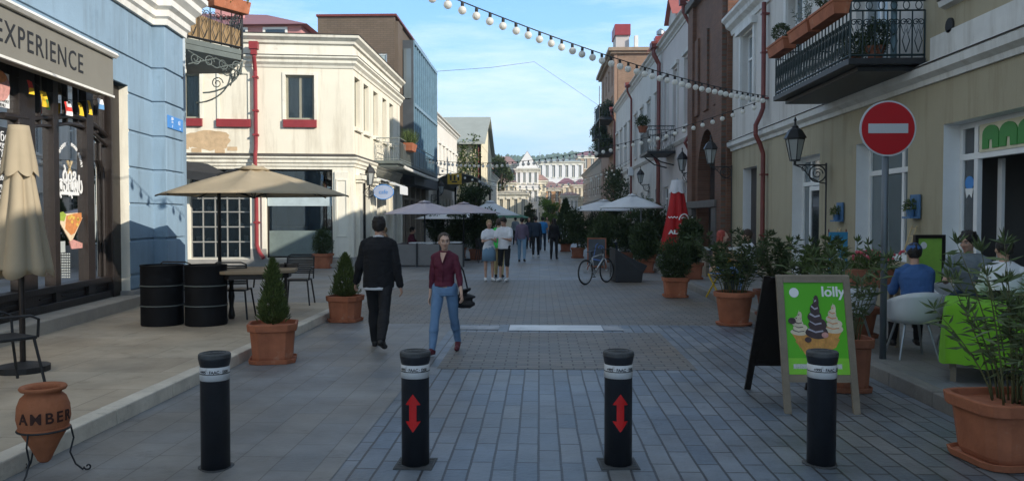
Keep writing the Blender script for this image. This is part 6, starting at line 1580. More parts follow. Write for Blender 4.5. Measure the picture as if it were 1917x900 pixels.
black_chair('black chair on the far side of the wooden table', (-4.35,14.3,.12), radians(5), tone='black_iron')
# wooden octagonal table with carved legs
tb = thing('cafe_table', 'wooden octagonal table under the beige parasol', 'table', (atY(470,510,12.0).x,12.0,.12), .2)
q = MB(); q.prism([(.72*cos(a),.62*sin(a)) for a in [k*pi/4+pi/8 for k in range(8)]], .74,.785); q.build('tabletop', mat('wood_tan',(.27,.20,.125),.6,var=.2,scale=3,bump=.2), tb, bevel=.006)
q = MB(); q.prism([(.62*cos(a),.52*sin(a)) for a in [k*pi/4+pi/8 for k in range(8)]], .66,.739); q.build('apron', 'brown_wood', tb)
for k in range(4):
    a = k*pi/2+pi/4; q = MB(); q.lathe([(.04,0),(.055,.05),(.03,.2),(.05,.35),(.03,.5),(.045,.66)], (.48*cos(a),.42*sin(a),0), 12); q.build('leg', 'brown_wood', tb)
tb2 = thing('menu_stand', 'small wooden rail with a jar at the corner of the wooden table', 'stand', (atY(535,500,12.4).x,12.4,.12))
q = MB(); q.box(-.02,.02,-.02,.02,0,.86); q.box(-.22,.2,-.02,.02,.78,.84); q.build('frame', 'brown_wood', tb2)

# ---- grey cafe screen + table + people's cafe at left
sc_ = thing('cafe_screen', 'low grey fabric screen round the left cafe terrace', 'screen', (-3.8,27,0))
A = atY(738,500,27.0); B = atY(868,500,27.0)
q = MB(); q.box(A.x,B.x,26.97,27.03,.05,.76); q.box(A.x,A.x+.06,27.04,30,.05,.76); q.build('panel', mat('screen_grey',(.20,.19,.18),.85,var=.08), sc_, world=True, bevel=.01)
for k in range(4): x = A.x+(B.x-A.x)*k/3; q = MB(); q.box(x-.03,x+.03,26.93,26.965,0,.80); q.build('post', 'black_iron', sc_, world=True)
for k,(x,y,lb) in enumerate(((-4.1,27.9,'white topped cafe table behind the grey screen'),(-3.2,28.4,'white topped cafe table nearer the parasol pole behind the screen'))):
    t = thing('cafe_table', lb, 'table', (x,y,0), group='white tables behind the grey screen'); q = MB(); q.box(-.42,.42,-.35,.35,.76,.80); q.build('tabletop', 'white_paint', t, bevel=.005)
    q = MB(); q.tube([(0,0,0),(0,0,.76)], .03, 8); q.lathe([(.25,0),(.25,.02),(.03,.04)], n=16); q.build('leg', 'black_iron', t)
for k,(x,y) in enumerate(((-1.95,29.5),(-2.2,30.8),(-1.9,32.2))):
    black_chair(['black chair right of the grey screen nearest the street','black chair second along from the grey screen','black chair farthest along the left cafe terrace'][k], (x,y,0), radians(80+k*25), 'chairs of the left cafe')

# ---- bicycle
bk = thing('bicycle', 'grey mountain bicycle parked next to the black cover on the right', 'bicycle', (atY(1116,530,20.4).x,20.4,.004), radians(52)); bk.scale = (.92,.92,.92)
def wheel(x):
    w = MB(); w.tube([(x+.325*cos(a),0,.335+.325*sin(a)) for a in [k*2*pi/40 for k in range(40)]], .020, 8, closed=True); o = w.build('wheel', 'letter_dark', bk, smooth=True)
    w = MB(); w.tube([(x+.298*cos(a),0,.335+.298*sin(a)) for a in [k*2*pi/40 for k in range(40)]], .009, 6, closed=True); w.build('rim', 'grey_metal', o)
    w = MB()
    for k in range(20):
        a = k*2*pi/20; w.tube([(x+.02*cos(a+.8),.02*(-1)**k,.335+.02*sin(a+.8)),(x+.29*cos(a),0,.335+.29*sin(a))], .0015, 3)
    w.tube([(x,-.04,.335),(x,.04,.335)], .02, 8); w.build('spoke', 'grey_metal', o)
wheel(-.52); wheel(.52)
q = MB(); bb, st2, hd, hd2, ra = (-.08,0,.31),(-.20,0,.72),(.33,0,.80),(.37,0,.68),(-.52,0,.335)
for a,b,r in ((bb,st2,.016),(st2,hd,.018),(bb,hd2,.022),(hd,hd2,.02)): q.tube([a,b], r, 8)
for s in (-1,1): q.tube([(bb[0],s*.02,bb[2]),(ra[0],s*.06,ra[2])], .009, 6); q.tube([(st2[0],s*.015,st2[2]-.05),(ra[0],s*.06,ra[2])], .008, 6)
q.build('frame', mat('bike_grey',(.45,.46,.47),.35,metal=.5,bump=0), bk, smooth=True)
q = MB()
for s in (-1,1): q.tube([(.385,s*.05,.66),(.52,s*.055,.335)], .014, 6)
q.tube([(.385,-.05,.66),(.385,.05,.66)], .014, 6); q.build('fork', 'bike_grey', bk, smooth=True)
q = MB(); q.tube([(.33,0,.8),(.30,0,.90),(.36,0,.93)], .014, 6); q.tube([(.30,-.30,.95),(.36,-.1,.93),(.36,.1,.93),(.30,.30,.95)], .012, 6); q.build('handlebar', 'letter_dark', bk, smooth=True)
q = MB(); q.tube([st2,(-.24,0,.86)], .012, 6); q.loft([[(-.36,-.07,.86),(-.36,.07,.86),(-.36,.07,.885),(-.36,-.07,.885)],[(-.22,-.05,.87),(-.22,.05,.87),(-.22,.05,.895),(-.22,-.05,.895)],[(-.10,-.015,.87),(-.10,.015,.87),(-.10,.015,.89),(-.10,-.015,.89)]]); q.build('saddle', 'letter_dark', bk)
q = MB(); q.tube(circ((-.08,.03,.31), .085, 24, 'xz'), .006, 5); q.tube([(-.08,.06,.31),(.02,.06,.18)], .008, 5); q.box(-.0,.07,.05,.13,.165,.185); q.tube([(-.08,-.06,.31),(-.18,-.06,.44)], .008, 5); q.box(-.21,-.14,-.13,-.05,.43,.45); q.build('crank', 'letter_dark', bk)
# black cover (folded tarpaulin over stacked furniture)
bl = thing('covered_furniture', 'black tarpaulin draped over stacked furniture beside the bicycle', 'tarpaulin', (atY(1172,520,21.2).x,21.2,.004), .1)
q = MB(); base = [(-.36,-.4,0),(.38,-.4,0),(.42,.4,0),(-.36,.4,0)]
q.add([(-.36,-.42,0),(.33,-.42,0),(.36,.42,0),(-.36,.42,0),(-.37,-.40,.86),(.05,-.36,.62),(.50,-.32,.42),(.52,.32,.42),(.05,.36,.66),(-.37,.40,.90),(.36,-.40,.22),(.38,.4,.22)],
      [(3,2,1,0),(0,1,10,6,5,4),(4,5,8,9),(5,6,7,8),(1,2,11,10),(10,11,7,6),(2,3,9,8,7,11),(3,0,4,9)])
q.build('tarpaulin', 'cloth_dark', bl, bevel=.02)
# chalkboard
cb_ = thing('chalkboard', 'dark chalkboard with blue drawing and wooden frame behind the bicycle', 'sign', (atY(1117,490,25.5).x,25.5,.004))
q = MB(); w_, h_ = .30, 1.02
for a in ((-w_,-w_+.04,0,h_),(w_-.04,w_,0,h_),(-w_+.04,w_-.04,h_-.04,h_),(-w_+.04,w_-.04,.1,.14)): q.box(a[0],a[1],-.02,.02,a[2],a[3])
q.build('frame', 'terracotta_dark', cb_); q = MB(); q.box(-w_+.04,w_-.04,-.01,.01,.14,h_-.04); q.build('board', 'slate_dark', cb_)
mat('chalk_blue', (.12,.22,.5), .7, bump=0); q = MB()
q.tube([(-.1,-.016,.4),(-.02,-.016,.8),(.05,-.016,.85)], .012, 5); q.tube(spiral((.12,-.016,.7), .09, 1.2, 14, (1,0,0), (0,0,1)), .012, 5); q.tube([(-.14,-.016,.35),(.12,-.016,.3)], .02, 5); q.build('drawing', 'chalk_blue', cb_)
wt_ = thing('cafe_table', 'pale table with a parasol base behind the potted bush on the right', 'table', (5.0,21.5,.12)); q = MB(); q.box(-.7,.5,-.4,.4,.70,.75); q.build('tabletop', 'white_paint', wt_, bevel=.006)
q = MB(); 
for x in (-.6,.4): q.box(x-.04,x+.04,-.3,.3,0,.70)
q.build('leg', 'timber_grey', wt_)

# ---- white tub chairs
def tub_chair(label, loc, rz, m='white_tub'):
    t = thing('tub_chair', label, 'chair', loc, rz, 'white plastic tub chairs')
    q = MB(); q.sm = True; n, rows = 30, 8; vs = []
    def rr(j): return (.10,.17,.235,.27,.285,.295,.30,.305,.31)[j]
    for j in range(rows+1):
        for k in range(n+1):
            a = radians(-38+256*k/n); r = rr(j)
            hb = .34*(.62+.38*sin(max(0,min(pi,(a)))))+.02
            z = .40+hb*max(0,(j-2)/(rows-2))
            vs.append((r*cos(a)*1.02, r*sin(a)+(.05*(j/rows) if sin(a)>0 else 0), z+.012*(2-j if j<2 else 0)))
    fs = [(j*(n+1)+k, j*(n+1)+k+1, (j+1)*(n+1)+k+1, (j+1)*(n+1)+k) for j in range(rows) for k in range(n)]
    q.add(vs, fs); s = q.build('shell', m, t); s.modifiers.new('thick','SOLIDIFY').thickness = .012
    q = MB(); q.prism([(.25*cos(a),.24*sin(a)-.02) for a in [k*2*pi/24 for k in range(24)]], .40,.43); q.build('seat', m, t, bevel=.008)
    for sx in (-1,1):
        for sy in (-1,1): q = MB(); q.tube([(sx*.12,sy*.12,.40),(sx*.21,sy*.21,0)], [.016,.012], 8); q.build('leg', 'grey_metal', t)
    return t
mat('white_tub', (.62,.64,.66), .35, var=.05, bump=0, spec=.5)
tub_chair('white tub chair in which the blue hooded person sits', (4.18,9.15,.12), radians(178))
tub_chair('white tub chair behind the oleander to the left of the sign pole', (3.75,9.9,.12), radians(200))
tub_chair('white tub chair of the dark haired woman at the right edge', (4.75,8.1,.12), radians(186))
tub_chair('empty white tub chair partly hidden by the ice cream board top', (3.55,10.6,.12), radians(150))
tub_chair('white tub chair of the short haired man at the green table', (5.15,9.9,.12), radians(20))
# lime green table cloth over a table
gt = thing('cafe_table', 'square table covered with a lime green cloth', 'table', (4.46,8.0,.12), radians(-26))
mat('cloth_lime', (.17,.44,.02), .8, var=.08, bump=.1)
q = MB()
for x in (-.36,.36):
    for y in (-.36,.36): q.box(x-.025,x+.025,y-.025,y+.025,0,.72)
q.box(-.41,.41,-.43,.43,.70,.74); q.build('frame', 'timber_grey', gt)
q = MB(); q.sm = True; n = 96; rings = []
for (k_, z) in ((.0,.752),(.5,.752),(.97,.752),(1.0,.745),(1.02,.70),(1.04,.5),(1.06,.28),(1.07,.17)):
    ring = []
    for i in range(n):
        a = 2*pi*i/n; c, s = cos(a), sin(a); m_ = max(abs(c)/.43, abs(s)/.46); x, y = c/m_, s/m_
        dr_ = max(0,(.745-z))*.10*sin(a*9+1.3*sin(a*2)); x *= k_*(1+dr_); y *= k_*(1+dr_); ring.append((x,y,z+(.02*sin(a*8) if z < .2 else 0)))
    rings.append(ring)
q.loft(rings, cap=False)
q.X = None; tc2 = q.build('tablecloth', 'cloth_lime', None); tc2.location = (4.46,8.0,.12); tc2.rotation_euler = (0,0,radians(-26)); tag(tc2, 'lime green cloth hanging to the ground round the square cafe table', 'tablecloth')
nh = thing('napkin_holder', 'dark napkin box with white napkins on the lime cloth', 'napkin holder', (4.55,8.1,.873)); q = MB(); q.box(-.08,.08,-.05,.05,0,.10); q.build('box', 'brown_wood', nh, bevel=.005); q = MB(); q.box(-.07,.07,-.03,.03,.10,.14); q.build('napkins', 'letter_white', nh)
# yellow chair
yc = thing('folding_chair', 'yellow wooden folding chair on the right kerb', 'chair', (atY(1352,540,15.8).x,15.8,.12), radians(200))
mat('paint_yellow', (.50,.34,.015), .5, var=.12, bump=.1)
q = MB(); 
for k in range(5): q.box(-.20,.20,-.2+k*.085,-.13+k*.085,.44,.46)
q.build('seat', 'paint_yellow', yc, bevel=.004); q = MB()
for z in (.58,.68,.78): q.box(-.20,.20,.215+(z-.5)*.25,.235+(z-.5)*.25,z,z+.07)
q.build('backrest', 'paint_yellow', yc, bevel=.004)
for sx in (-1,1):
    q = MB(); q.tube([(sx*.215,.33,.90),(sx*.215,.15,.40),(sx*.215,-.22,0)], .018, 6); q.build('leg', 'paint_yellow', yc); q = MB(); q.tube([(sx*.19,-.2,.45),(sx*.19,.25,0)], .018, 6); q.build('leg', 'paint_yellow', yc)
# green menu stand
ms_ = thing('menu_stand', 'standing menu board with lime poster and brown frame by the cafe wall', 'sign', (atY(1740,440,11.6).x,11.6,.12), radians(12))
q = MB(); q.box(-.24,-.19,-.03,.03,0,1.32); q.box(.19,.24,-.03,.03,0,1.32); q.box(-.19,.19,-.03,.03,1.27,1.32); q.box(-.19,.19,-.03,.03,.45,.50); q.build('frame', 'brown_wood', ms_, bevel=.004)
q = MB(); q.box(-.19,.19,-.012,.012,.50,1.27); q.build('poster', mat('poster_pale',(.28,.52,.08),.5,bump=0), ms_); q = MB(); q.slab([(-.1+.05*cos(a),-.015,1.17+.05*sin(a)) for a in [k*2*pi/16 for k in range(16)]], (0,-.002,0)); q.build('poster_disc', 'letter_white', ms_)
# blue poster board by the second window
bp_ = thing('easel_poster', 'small blue and white poster on an easel under the second window', 'poster', (5.35,14.6,.12), radians(20))
q = MB(); q.box(-.2,.2,-.01,.01,.55,1.3); q.build('sheet', mat('poster_blue',(.05,.28,.48),.5,var=.2,scale=3,bump=0), bp_); q = MB(); q.slab([(-.15,-.012,.6),(.1,-.012,.6),(.15,-.012,.8),(.0,-.012,.85),(-.05,-.012,1.15),(-.1,-.012,1.0)], (0,-.003,0)); q.build('picture', 'letter_white', bp_); q = MB()
for s in (-.19,.19): q.tube([(s,.02,1.35),(s,.02,0)], .012, 5)
q.tube([(0,.02,1.3),(0,.4,0)], .012, 5); q.build('easel', 'rust_red', bp_)
# wall ornaments: blue cut out pots on shelves, little ladder chairs
for k,(px,py,yy,lb) in enumerate(((1556,398,16.2,'left'),(1688,388,13.0,'right'))):
    A = Vector(fr.p(yy, atY(px,py,yy).z, .02)); A.z = CAMZ+(405-py)/1504*yy
    t = thing('wall_planter', f'{lb} of two blue wall boards with a little plant in a tin', 'planter', (5.98,yy,A.z), group='blue wall boards with plants')
    q = MB(); q.box(-.03,-.0,-.16,.16,-.18,.20); q.build('board', mat('paint_blue',(.07,.16,.30),.6,var=.2,scale=6), t, bevel=.006); q = MB(); q.box(-.16,-.031,-.14,.14,-.18,-.15); q.lathe([(.05,-.149),(.065,-.04)], (-.09,0,0), 12); q.build('tin', 'paint_blue', t); q = MB(); ball_leaves(q, (-.09,0,.02), .10, 220, .06, .02, inner=.1); q.build('foliage', 'leaf_mid', t)
    t = thing('wall_shelf', f'{lb} of two small shelves with a cream toy ladder under a blue wall board', 'shelf', (5.98,yy,A.z-.72), group='small shelves with toy ladders')
    q = MB(); q.box(-.15,0,-.15,.15,0,.025); q.build('shelf_board', 'timber_yellow', t); q = MB()
    for s in (-.08,.08): q.tube([(-.14,s,.03),(-.02,s,.42)], .012, 5)
    for z in (.14,.26,.38): q.tube([(-.14+.12*(z-.03)/.39,-.08,z),(-.14+.12*(z-.03)/.39,.08,z)], .010, 5)
    q.build('toy_ladder', 'timber_yellow', t)

# ---- balcony on the beige building
RB = thing('balcony', 'large wrought iron balcony with orange planters above the no entry sign', 'balcony', (5.4,14.8,4.0))
q = MB(); q.box(4.8,5.98,12.75,16.8,4.06,4.16); q.box(5.0,5.98,12.9,16.65,3.98,4.058); q.build('slab', 'black_iron', RB, world=True, bevel=.01)
q = MB(); iron_panel(q, (5.98,12.8),(4.84,12.8), 4.16,5.06,.19,True,.012); iron_panel(q, (4.84,12.8),(4.84,16.75), 4.16,5.06,.16,True,.012); iron_panel(q, (4.84,16.75),(5.98,16.75), 4.16,5.06,.19,True,.007)
for (x,y) in ((4.84,12.8),(4.84,16.75)): q.tube([(x,y,4.1),(x,y,5.12)], .018, 8); q.ball((x,y,5.14), .028, 8, 6)
q.build('railing', 'green_iron', RB, world=True)
q = MB(); q.tube([(5.55,12.9,4.16),(5.55,12.9,7.5)], .05, 8); q.build('post', mat('post_blue',(.10,.17,.20),.5), RB, world=True)
for k,(y,lb) in enumerate(((13.35,'orange trough with a topiary ball hung on the balcony rail nearest the corner'),(14.55,'orange trough with silver leaves hung on the middle of the balcony rail'),(15.9,'orange trough with a topiary ball hung on the far end of the balcony rail'))):
    t = thing('balcony_trough', lb, 'planter', (4.70,y,4.86), group='orange troughs on the large balcony rail')
    L_ = .55 if k == 0 else .5
    q = MB(); q.loft([[(-.11,-L_,0),(.11,-L_,0),(.11,L_,0),(-.11,L_,0)],[(-.14,-L_-.02,.18),(.14,-L_-.02,.18),(.14,L_+.02,.18),(-.14,L_+.02,.18)],[(-.155,-L_-.035,.185),(.155,-L_-.035,.185),(.155,L_+.035,.185),(-.155,L_+.035,.185)],[(-.155,-L_-.035,.225),(.155,-L_-.035,.225),(.155,L_+.035,.225),(-.155,L_+.035,.225)]]); q.build('trough', 'terracotta', t, bevel=.005)
    q = MB()
    if k == 1:
        for i in range(8):
            a = random.random()*6.3; L2 = random.uniform(.35,.75); b = Vector((0,random.uniform(-.3,.3),.2))
            for j in range(26): tt = j/26; leaf(q, b+Vector((cos(a)*.15*tt,sin(a)*.2*tt,L2*tt)), rdir(.6), .085, .018)
        q.build('foliage', 'leaf_grey', t)
    else:
        yy = .1 if k == 0 else .05
        q.tube([(0,yy,.2),(0,yy,.32)], .012, 5); ball_leaves(q, (0,yy,.45 if k == 0 else .42), .19 if k == 0 else .17, 1500, .035, .02, inner=.55, lump=.1); q.build('foliage', 'leaf_dark', t)
for k,(y,lb) in enumerate(((13.1,'low potted plants on the floor of the large balcony near its corner'),(14.0,'trailing potted plants on the floor of the large balcony in the middle'))):
    t = thing('potted_plant', lb, 'potted plant', (5.35,y,4.17), group='pots on the large balcony floor'); round_pot(t, .14,.24,'terracotta_dark',False); q = MB(); ball_leaves(q, (0,0,.38), .26, 900, .07, .03, inner=.2); q.build('foliage', 'leaf_dark', t)
# small balcony on the pale grey house
SB = thing('balcony', 'small blue grey iron balcony on the pale grey house', 'balcony', (5.4,37,4.5)); zf = 1.7+(405-288)/1504*35.8
q = MB(); q.box(4.75,5.98,35.8,38.6,zf,zf+.12); q.build('slab', 'black_iron', SB, world=True)
q = MB(); iron_panel(q, (5.95,35.85),(4.8,35.85), zf+.12,zf+1.2,.2,True,.011); iron_panel(q, (4.8,35.85),(4.8,38.5), zf+.12,zf+1.2,.22,False,.011); q.build('railing', 'green_iron', SB, world=True)
q = MB(); q.tube([(5.98,36.2,zf-.5),(5.4,36.2,zf-.35),(4.95,36.2,zf-.02)], .03, 6); q.tube([(5.98,38.2,zf-.5),(5.4,38.2,zf-.35),(4.95,38.2,zf-.02)], .03, 6); q.build('bracket', 'black_iron', SB, world=True)
t = thing('hanging_pot', 'orange pot with a dark plant hung on the outer rail of the small balcony', 'planter', (4.55,35.9,zf+.9)); round_pot(t, .22,.3,'terracotta_dark',False); q = MB(); ball_leaves(q, (0,0,.5), .28, 800, .09, .04, inner=.2); q.build('foliage', 'leaf_dark', t)
t = thing('hanging_planter', 'orange planter with long grasses on the side wall balcony of the left', 'planter', (-5.2,32.2,4.30)); q = MB(); q.loft([[(-.14,-.5,0),(.14,-.5,0),(.14,.5,0),(-.14,.5,0)],[(-.2,-.6,.30),(.2,-.6,.30),(.2,.6,.30),(-.2,.6,.30)]]); q.build('trough', 'terracotta', t, bevel=.01)
q = MB()
for i in range(420): leaf(q, (random.uniform(-.15,.15),random.uniform(-.5,.5),.28), (random.gauss(0,.4),random.gauss(0,.4),1), random.uniform(.3,.75), .02)
q.build('foliage', 'leaf_mid', t)
t = thing('flower_box', 'orange flower box hung on the top rail of the ornate corner balcony', 'planter', (-7.05,18.6,6.42), radians(-29.5)); q = MB(); q.loft([[(-.13,-.72,0),(.13,-.72,0),(.13,.25,0),(-.13,.25,0)],[(-.17,-.76,.28),(.17,-.76,.28),(.17,.29,.28),(-.17,.29,.28)]]); q.build('trough', 'terracotta', t, bevel=.01)
q = MB(); ball_leaves(q, (0,-.2,.4), .3, 500, .1, .04, sc=(.7,1.6,.9), inner=.1); q.build('foliage', 'leaf_mid', t)
# air conditioner on the dark shop of the right side
ac = thing('air_conditioner', 'small air conditioner high on the long grey terrace', 'air conditioner', (5.8,52,4.3)); q = MB(); q.box(-.15,.18,-.4,.4,0,.55); q.build('case', 'white_paint', ac, bevel=.01); q = MB(); q.tube([(-.155,0,.28),(-.17,0,.28)], .2, 20); q.build('fan_grille', 'letter_dark', ac)

# ---- string lights
mat('bulb_white', (.90,.88,.82), .35, var=.03, bump=0, trans=.45)
bulb_m = MB(); bulb_m.sm = True; bulb_m.ball((0,0,-.126), .062, 18, 12)
sock_m = MB(); sock_m.lathe([(.012,0),(.024,-.005),(.026,-.05),(.022,-.068),(0,-.068)], n=10)
_b = bulb_m.build('bulb', 'bulb_white'); _s = sock_m.build('socket', 'letter_dark'); bme, sme = _b.data, _s.data; bpy.data.objects.remove(_b); bpy.data.objects.remove(_s)
def lights(label, A, B, sag, step, sockets=True, sc_=1.0):
    A, B = Vector(A), Vector(B); t = thing('string_lights', label, 'string lights', A, group='strings of white globe bulbs over the street')
    L = (B-A).length; n = int(L/step); D_ = B-A
    pt = lambda s: D_*s+Vector((0,0,-sag*4*s*(1-s)))
    q = MB(); q.tube([pt(i/48) for i in range(49)], .010, 5); q.build('cable', 'letter_dark', t)
    for i in range(1,n):
        p = pt(i/n); jz_ = random.uniform(-.004,.004)
        b = bpy.data.objects.new('bulb', bme); COL.objects.link(b); b.parent = t; b.location = p; b.rotation_euler = (random.uniform(-.08,.08), random.uniform(-.08,.08), 0); b.scale = (sc_,)*3
        if sockets:
            s = bpy.data.objects.new('socket', sme); COL.objects.link(s); s.parent = b
LA = atY(600,-90,9.0)
Z1e = 1.7+(405-183)/1504*20.9
lights('nearest string of globe bulbs crossing the sky to the right facade', (-3.6,8.7,5.22), (5.86,21.0,Z1e), .33, .31)
lights('second string of bulbs running back from the brick bay to the left balcony', (5.86,21.2,4.75), (-5.25,37,4.35), .75, .36)
lights('third string of bulbs from the left balcony to the long grey terrace', (-5.3,40.5,4.25), (5.9,52,5.4), 1.3, .5, False)
lights('fourth string of bulbs low over the middle of the street', (5.9,53,4.9), (-6.3,60,4.4), .9, .55, False)
lights('fifth string of bulbs behind the fourth', (-4.7,66,4.8), (5.9,76,4.6), .9, .6, False)
lights('sixth string of bulbs near the end of the street', (5.9,77,3.9), (-4.7,84,4.6), .7, .65, False)
lights('farthest string of bulbs at the end of the street', (-5,90,4.4), (5.9,98,3.6), .6, .7, False)
lights('string of bulbs close along the front edge of the left iron balcony', (-5.2,30.5,3.72), (-5.2,41,3.66), .04, .35, False)
wr = MB(); pA_, pB_ = atY(816,134,47), atY(1000,116,60)
wr.tube([pA_, (pA_*.5+pB_*.5)+Vector((0,0,-.1)), pB_, Vector((5.9,64,9.6))], .012, 4); tag(wr.build('overhead_wire', 'letter_dark'), 'single thin wire crossing the sky from the glass building', 'wire')
# ================================================================== people
mat('skin', (.46,.27,.19), .55, var=.08, bump=.05); mat('skin_pale', (.56,.36,.27), .55, var=.06, bump=.05)
mat('hair_dark', (.018,.013,.010), .55, var=.4, scale=25, bump=.5, bscale=90); mat('hair_brown', (.05,.03,.02), .55, var=.4, scale=25, bump=.5, bscale=90); mat('hair_blond', (.28,.19,.09), .6, var=.3, bump=.4); mat('hair_red', (.30,.05,.035), .6, var=.3, bump=.4)
mat('knit_black', (.010,.010,.012), .9, var=.2, scale=6, bump=.25, bscale=200); mat('trouser_black', (.012,.012,.014), .85, var=.2, bump=.1)
mat('shirt_burgundy', (.10,.012,.030), .75, var=.15, scale=6, bump=.2, bscale=160); mat('denim_light', (.13,.23,.38), .8, var=.22, scale=4, bump=.15, bscale=200); mat('denim_mid', (.16,.27,.38), .85, var=.15, bump=.1)
mat('tee_white', (.66,.67,.70), .85, var=.05, bump=.1); mat('tee_green', (.05,.55,.10), .8, var=.08, bump=.1); mat('tee_grey', (.17,.20,.22), .85, var=.1, bump=.1); mat('hood_blue', (.045,.11,.27), .85, var=.15, bump=.2)
mat('navy', (.02,.035,.06), .85, var=.15, bump=.1); mat('purple_grey', (.13,.10,.15), .85, var=.1, bump=.1); mat('tee_blue', (.03,.22,.52), .8, var=.1, bump=.1); mat('cloth_tan', (.38,.25,.16), .85, var=.1, bump=.1); mat('white_shoe', (.62,.62,.62), .6, var=.06, bump=0); mat('shoe_black', (.015,.014,.014), .5, var=.2, bump=0); mat('shoe_wine', (.10,.015,.025), .6, bump=0)
mat('lip', (.33,.12,.10), .5, bump=0); mat('eye_dark', (.02,.015,.012), .25, bump=0); mat('eye_white', (.6,.6,.58), .3, bump=0); mat('bag_black', (.012,.012,.014), .6, var=.2, bump=.1); mat('shirt_paleblue', (.20,.33,.58), .8, var=.1, bump=.1); mat('khaki', (.42,.33,.17), .85, var=.1, bump=.1)

def capsule(mb, p, q, r0, r1, n=12, flat=1.0, side=None):
    """tapered rounded limb between p and q; 'side' is the wide direction, flat<1 squeezes the other one"""
    p, q = Vector(p), Vector(q); t = q-p; L = t.length
    if L < 1e-5: t = Vector((0,0,1)); L = 1e-5
    t.normalize()
    s = Vector(side) if side is not None else (Vector((1,0,0)) if abs(t.x) < .9 else Vector((0,1,0)))
    u = (s-t*s.dot(t)).normalized(); v = t.cross(u); rings = []
    def ring(c, r): return [c+u*r*cos(2*pi*k/n)+v*r*flat*sin(2*pi*k/n) for k in range(n)]
    for a in (-80,-55,-28): rings.append(ring(p+t*r0*sin(radians(a)), r0*cos(radians(a))))
    rings.append(ring(p, r0)); rings.append(ring(p+t*L*.5, (r0+r1)/2)); rings.append(ring(q, r1))
    for a in (28,55,80): rings.append(ring(q+t*r1*sin(radians(a)), r1*cos(radians(a))))
    mb.loft(rings)
def lerp(a, b, t): return Vector(a)*(1-t)+Vector(b)*t

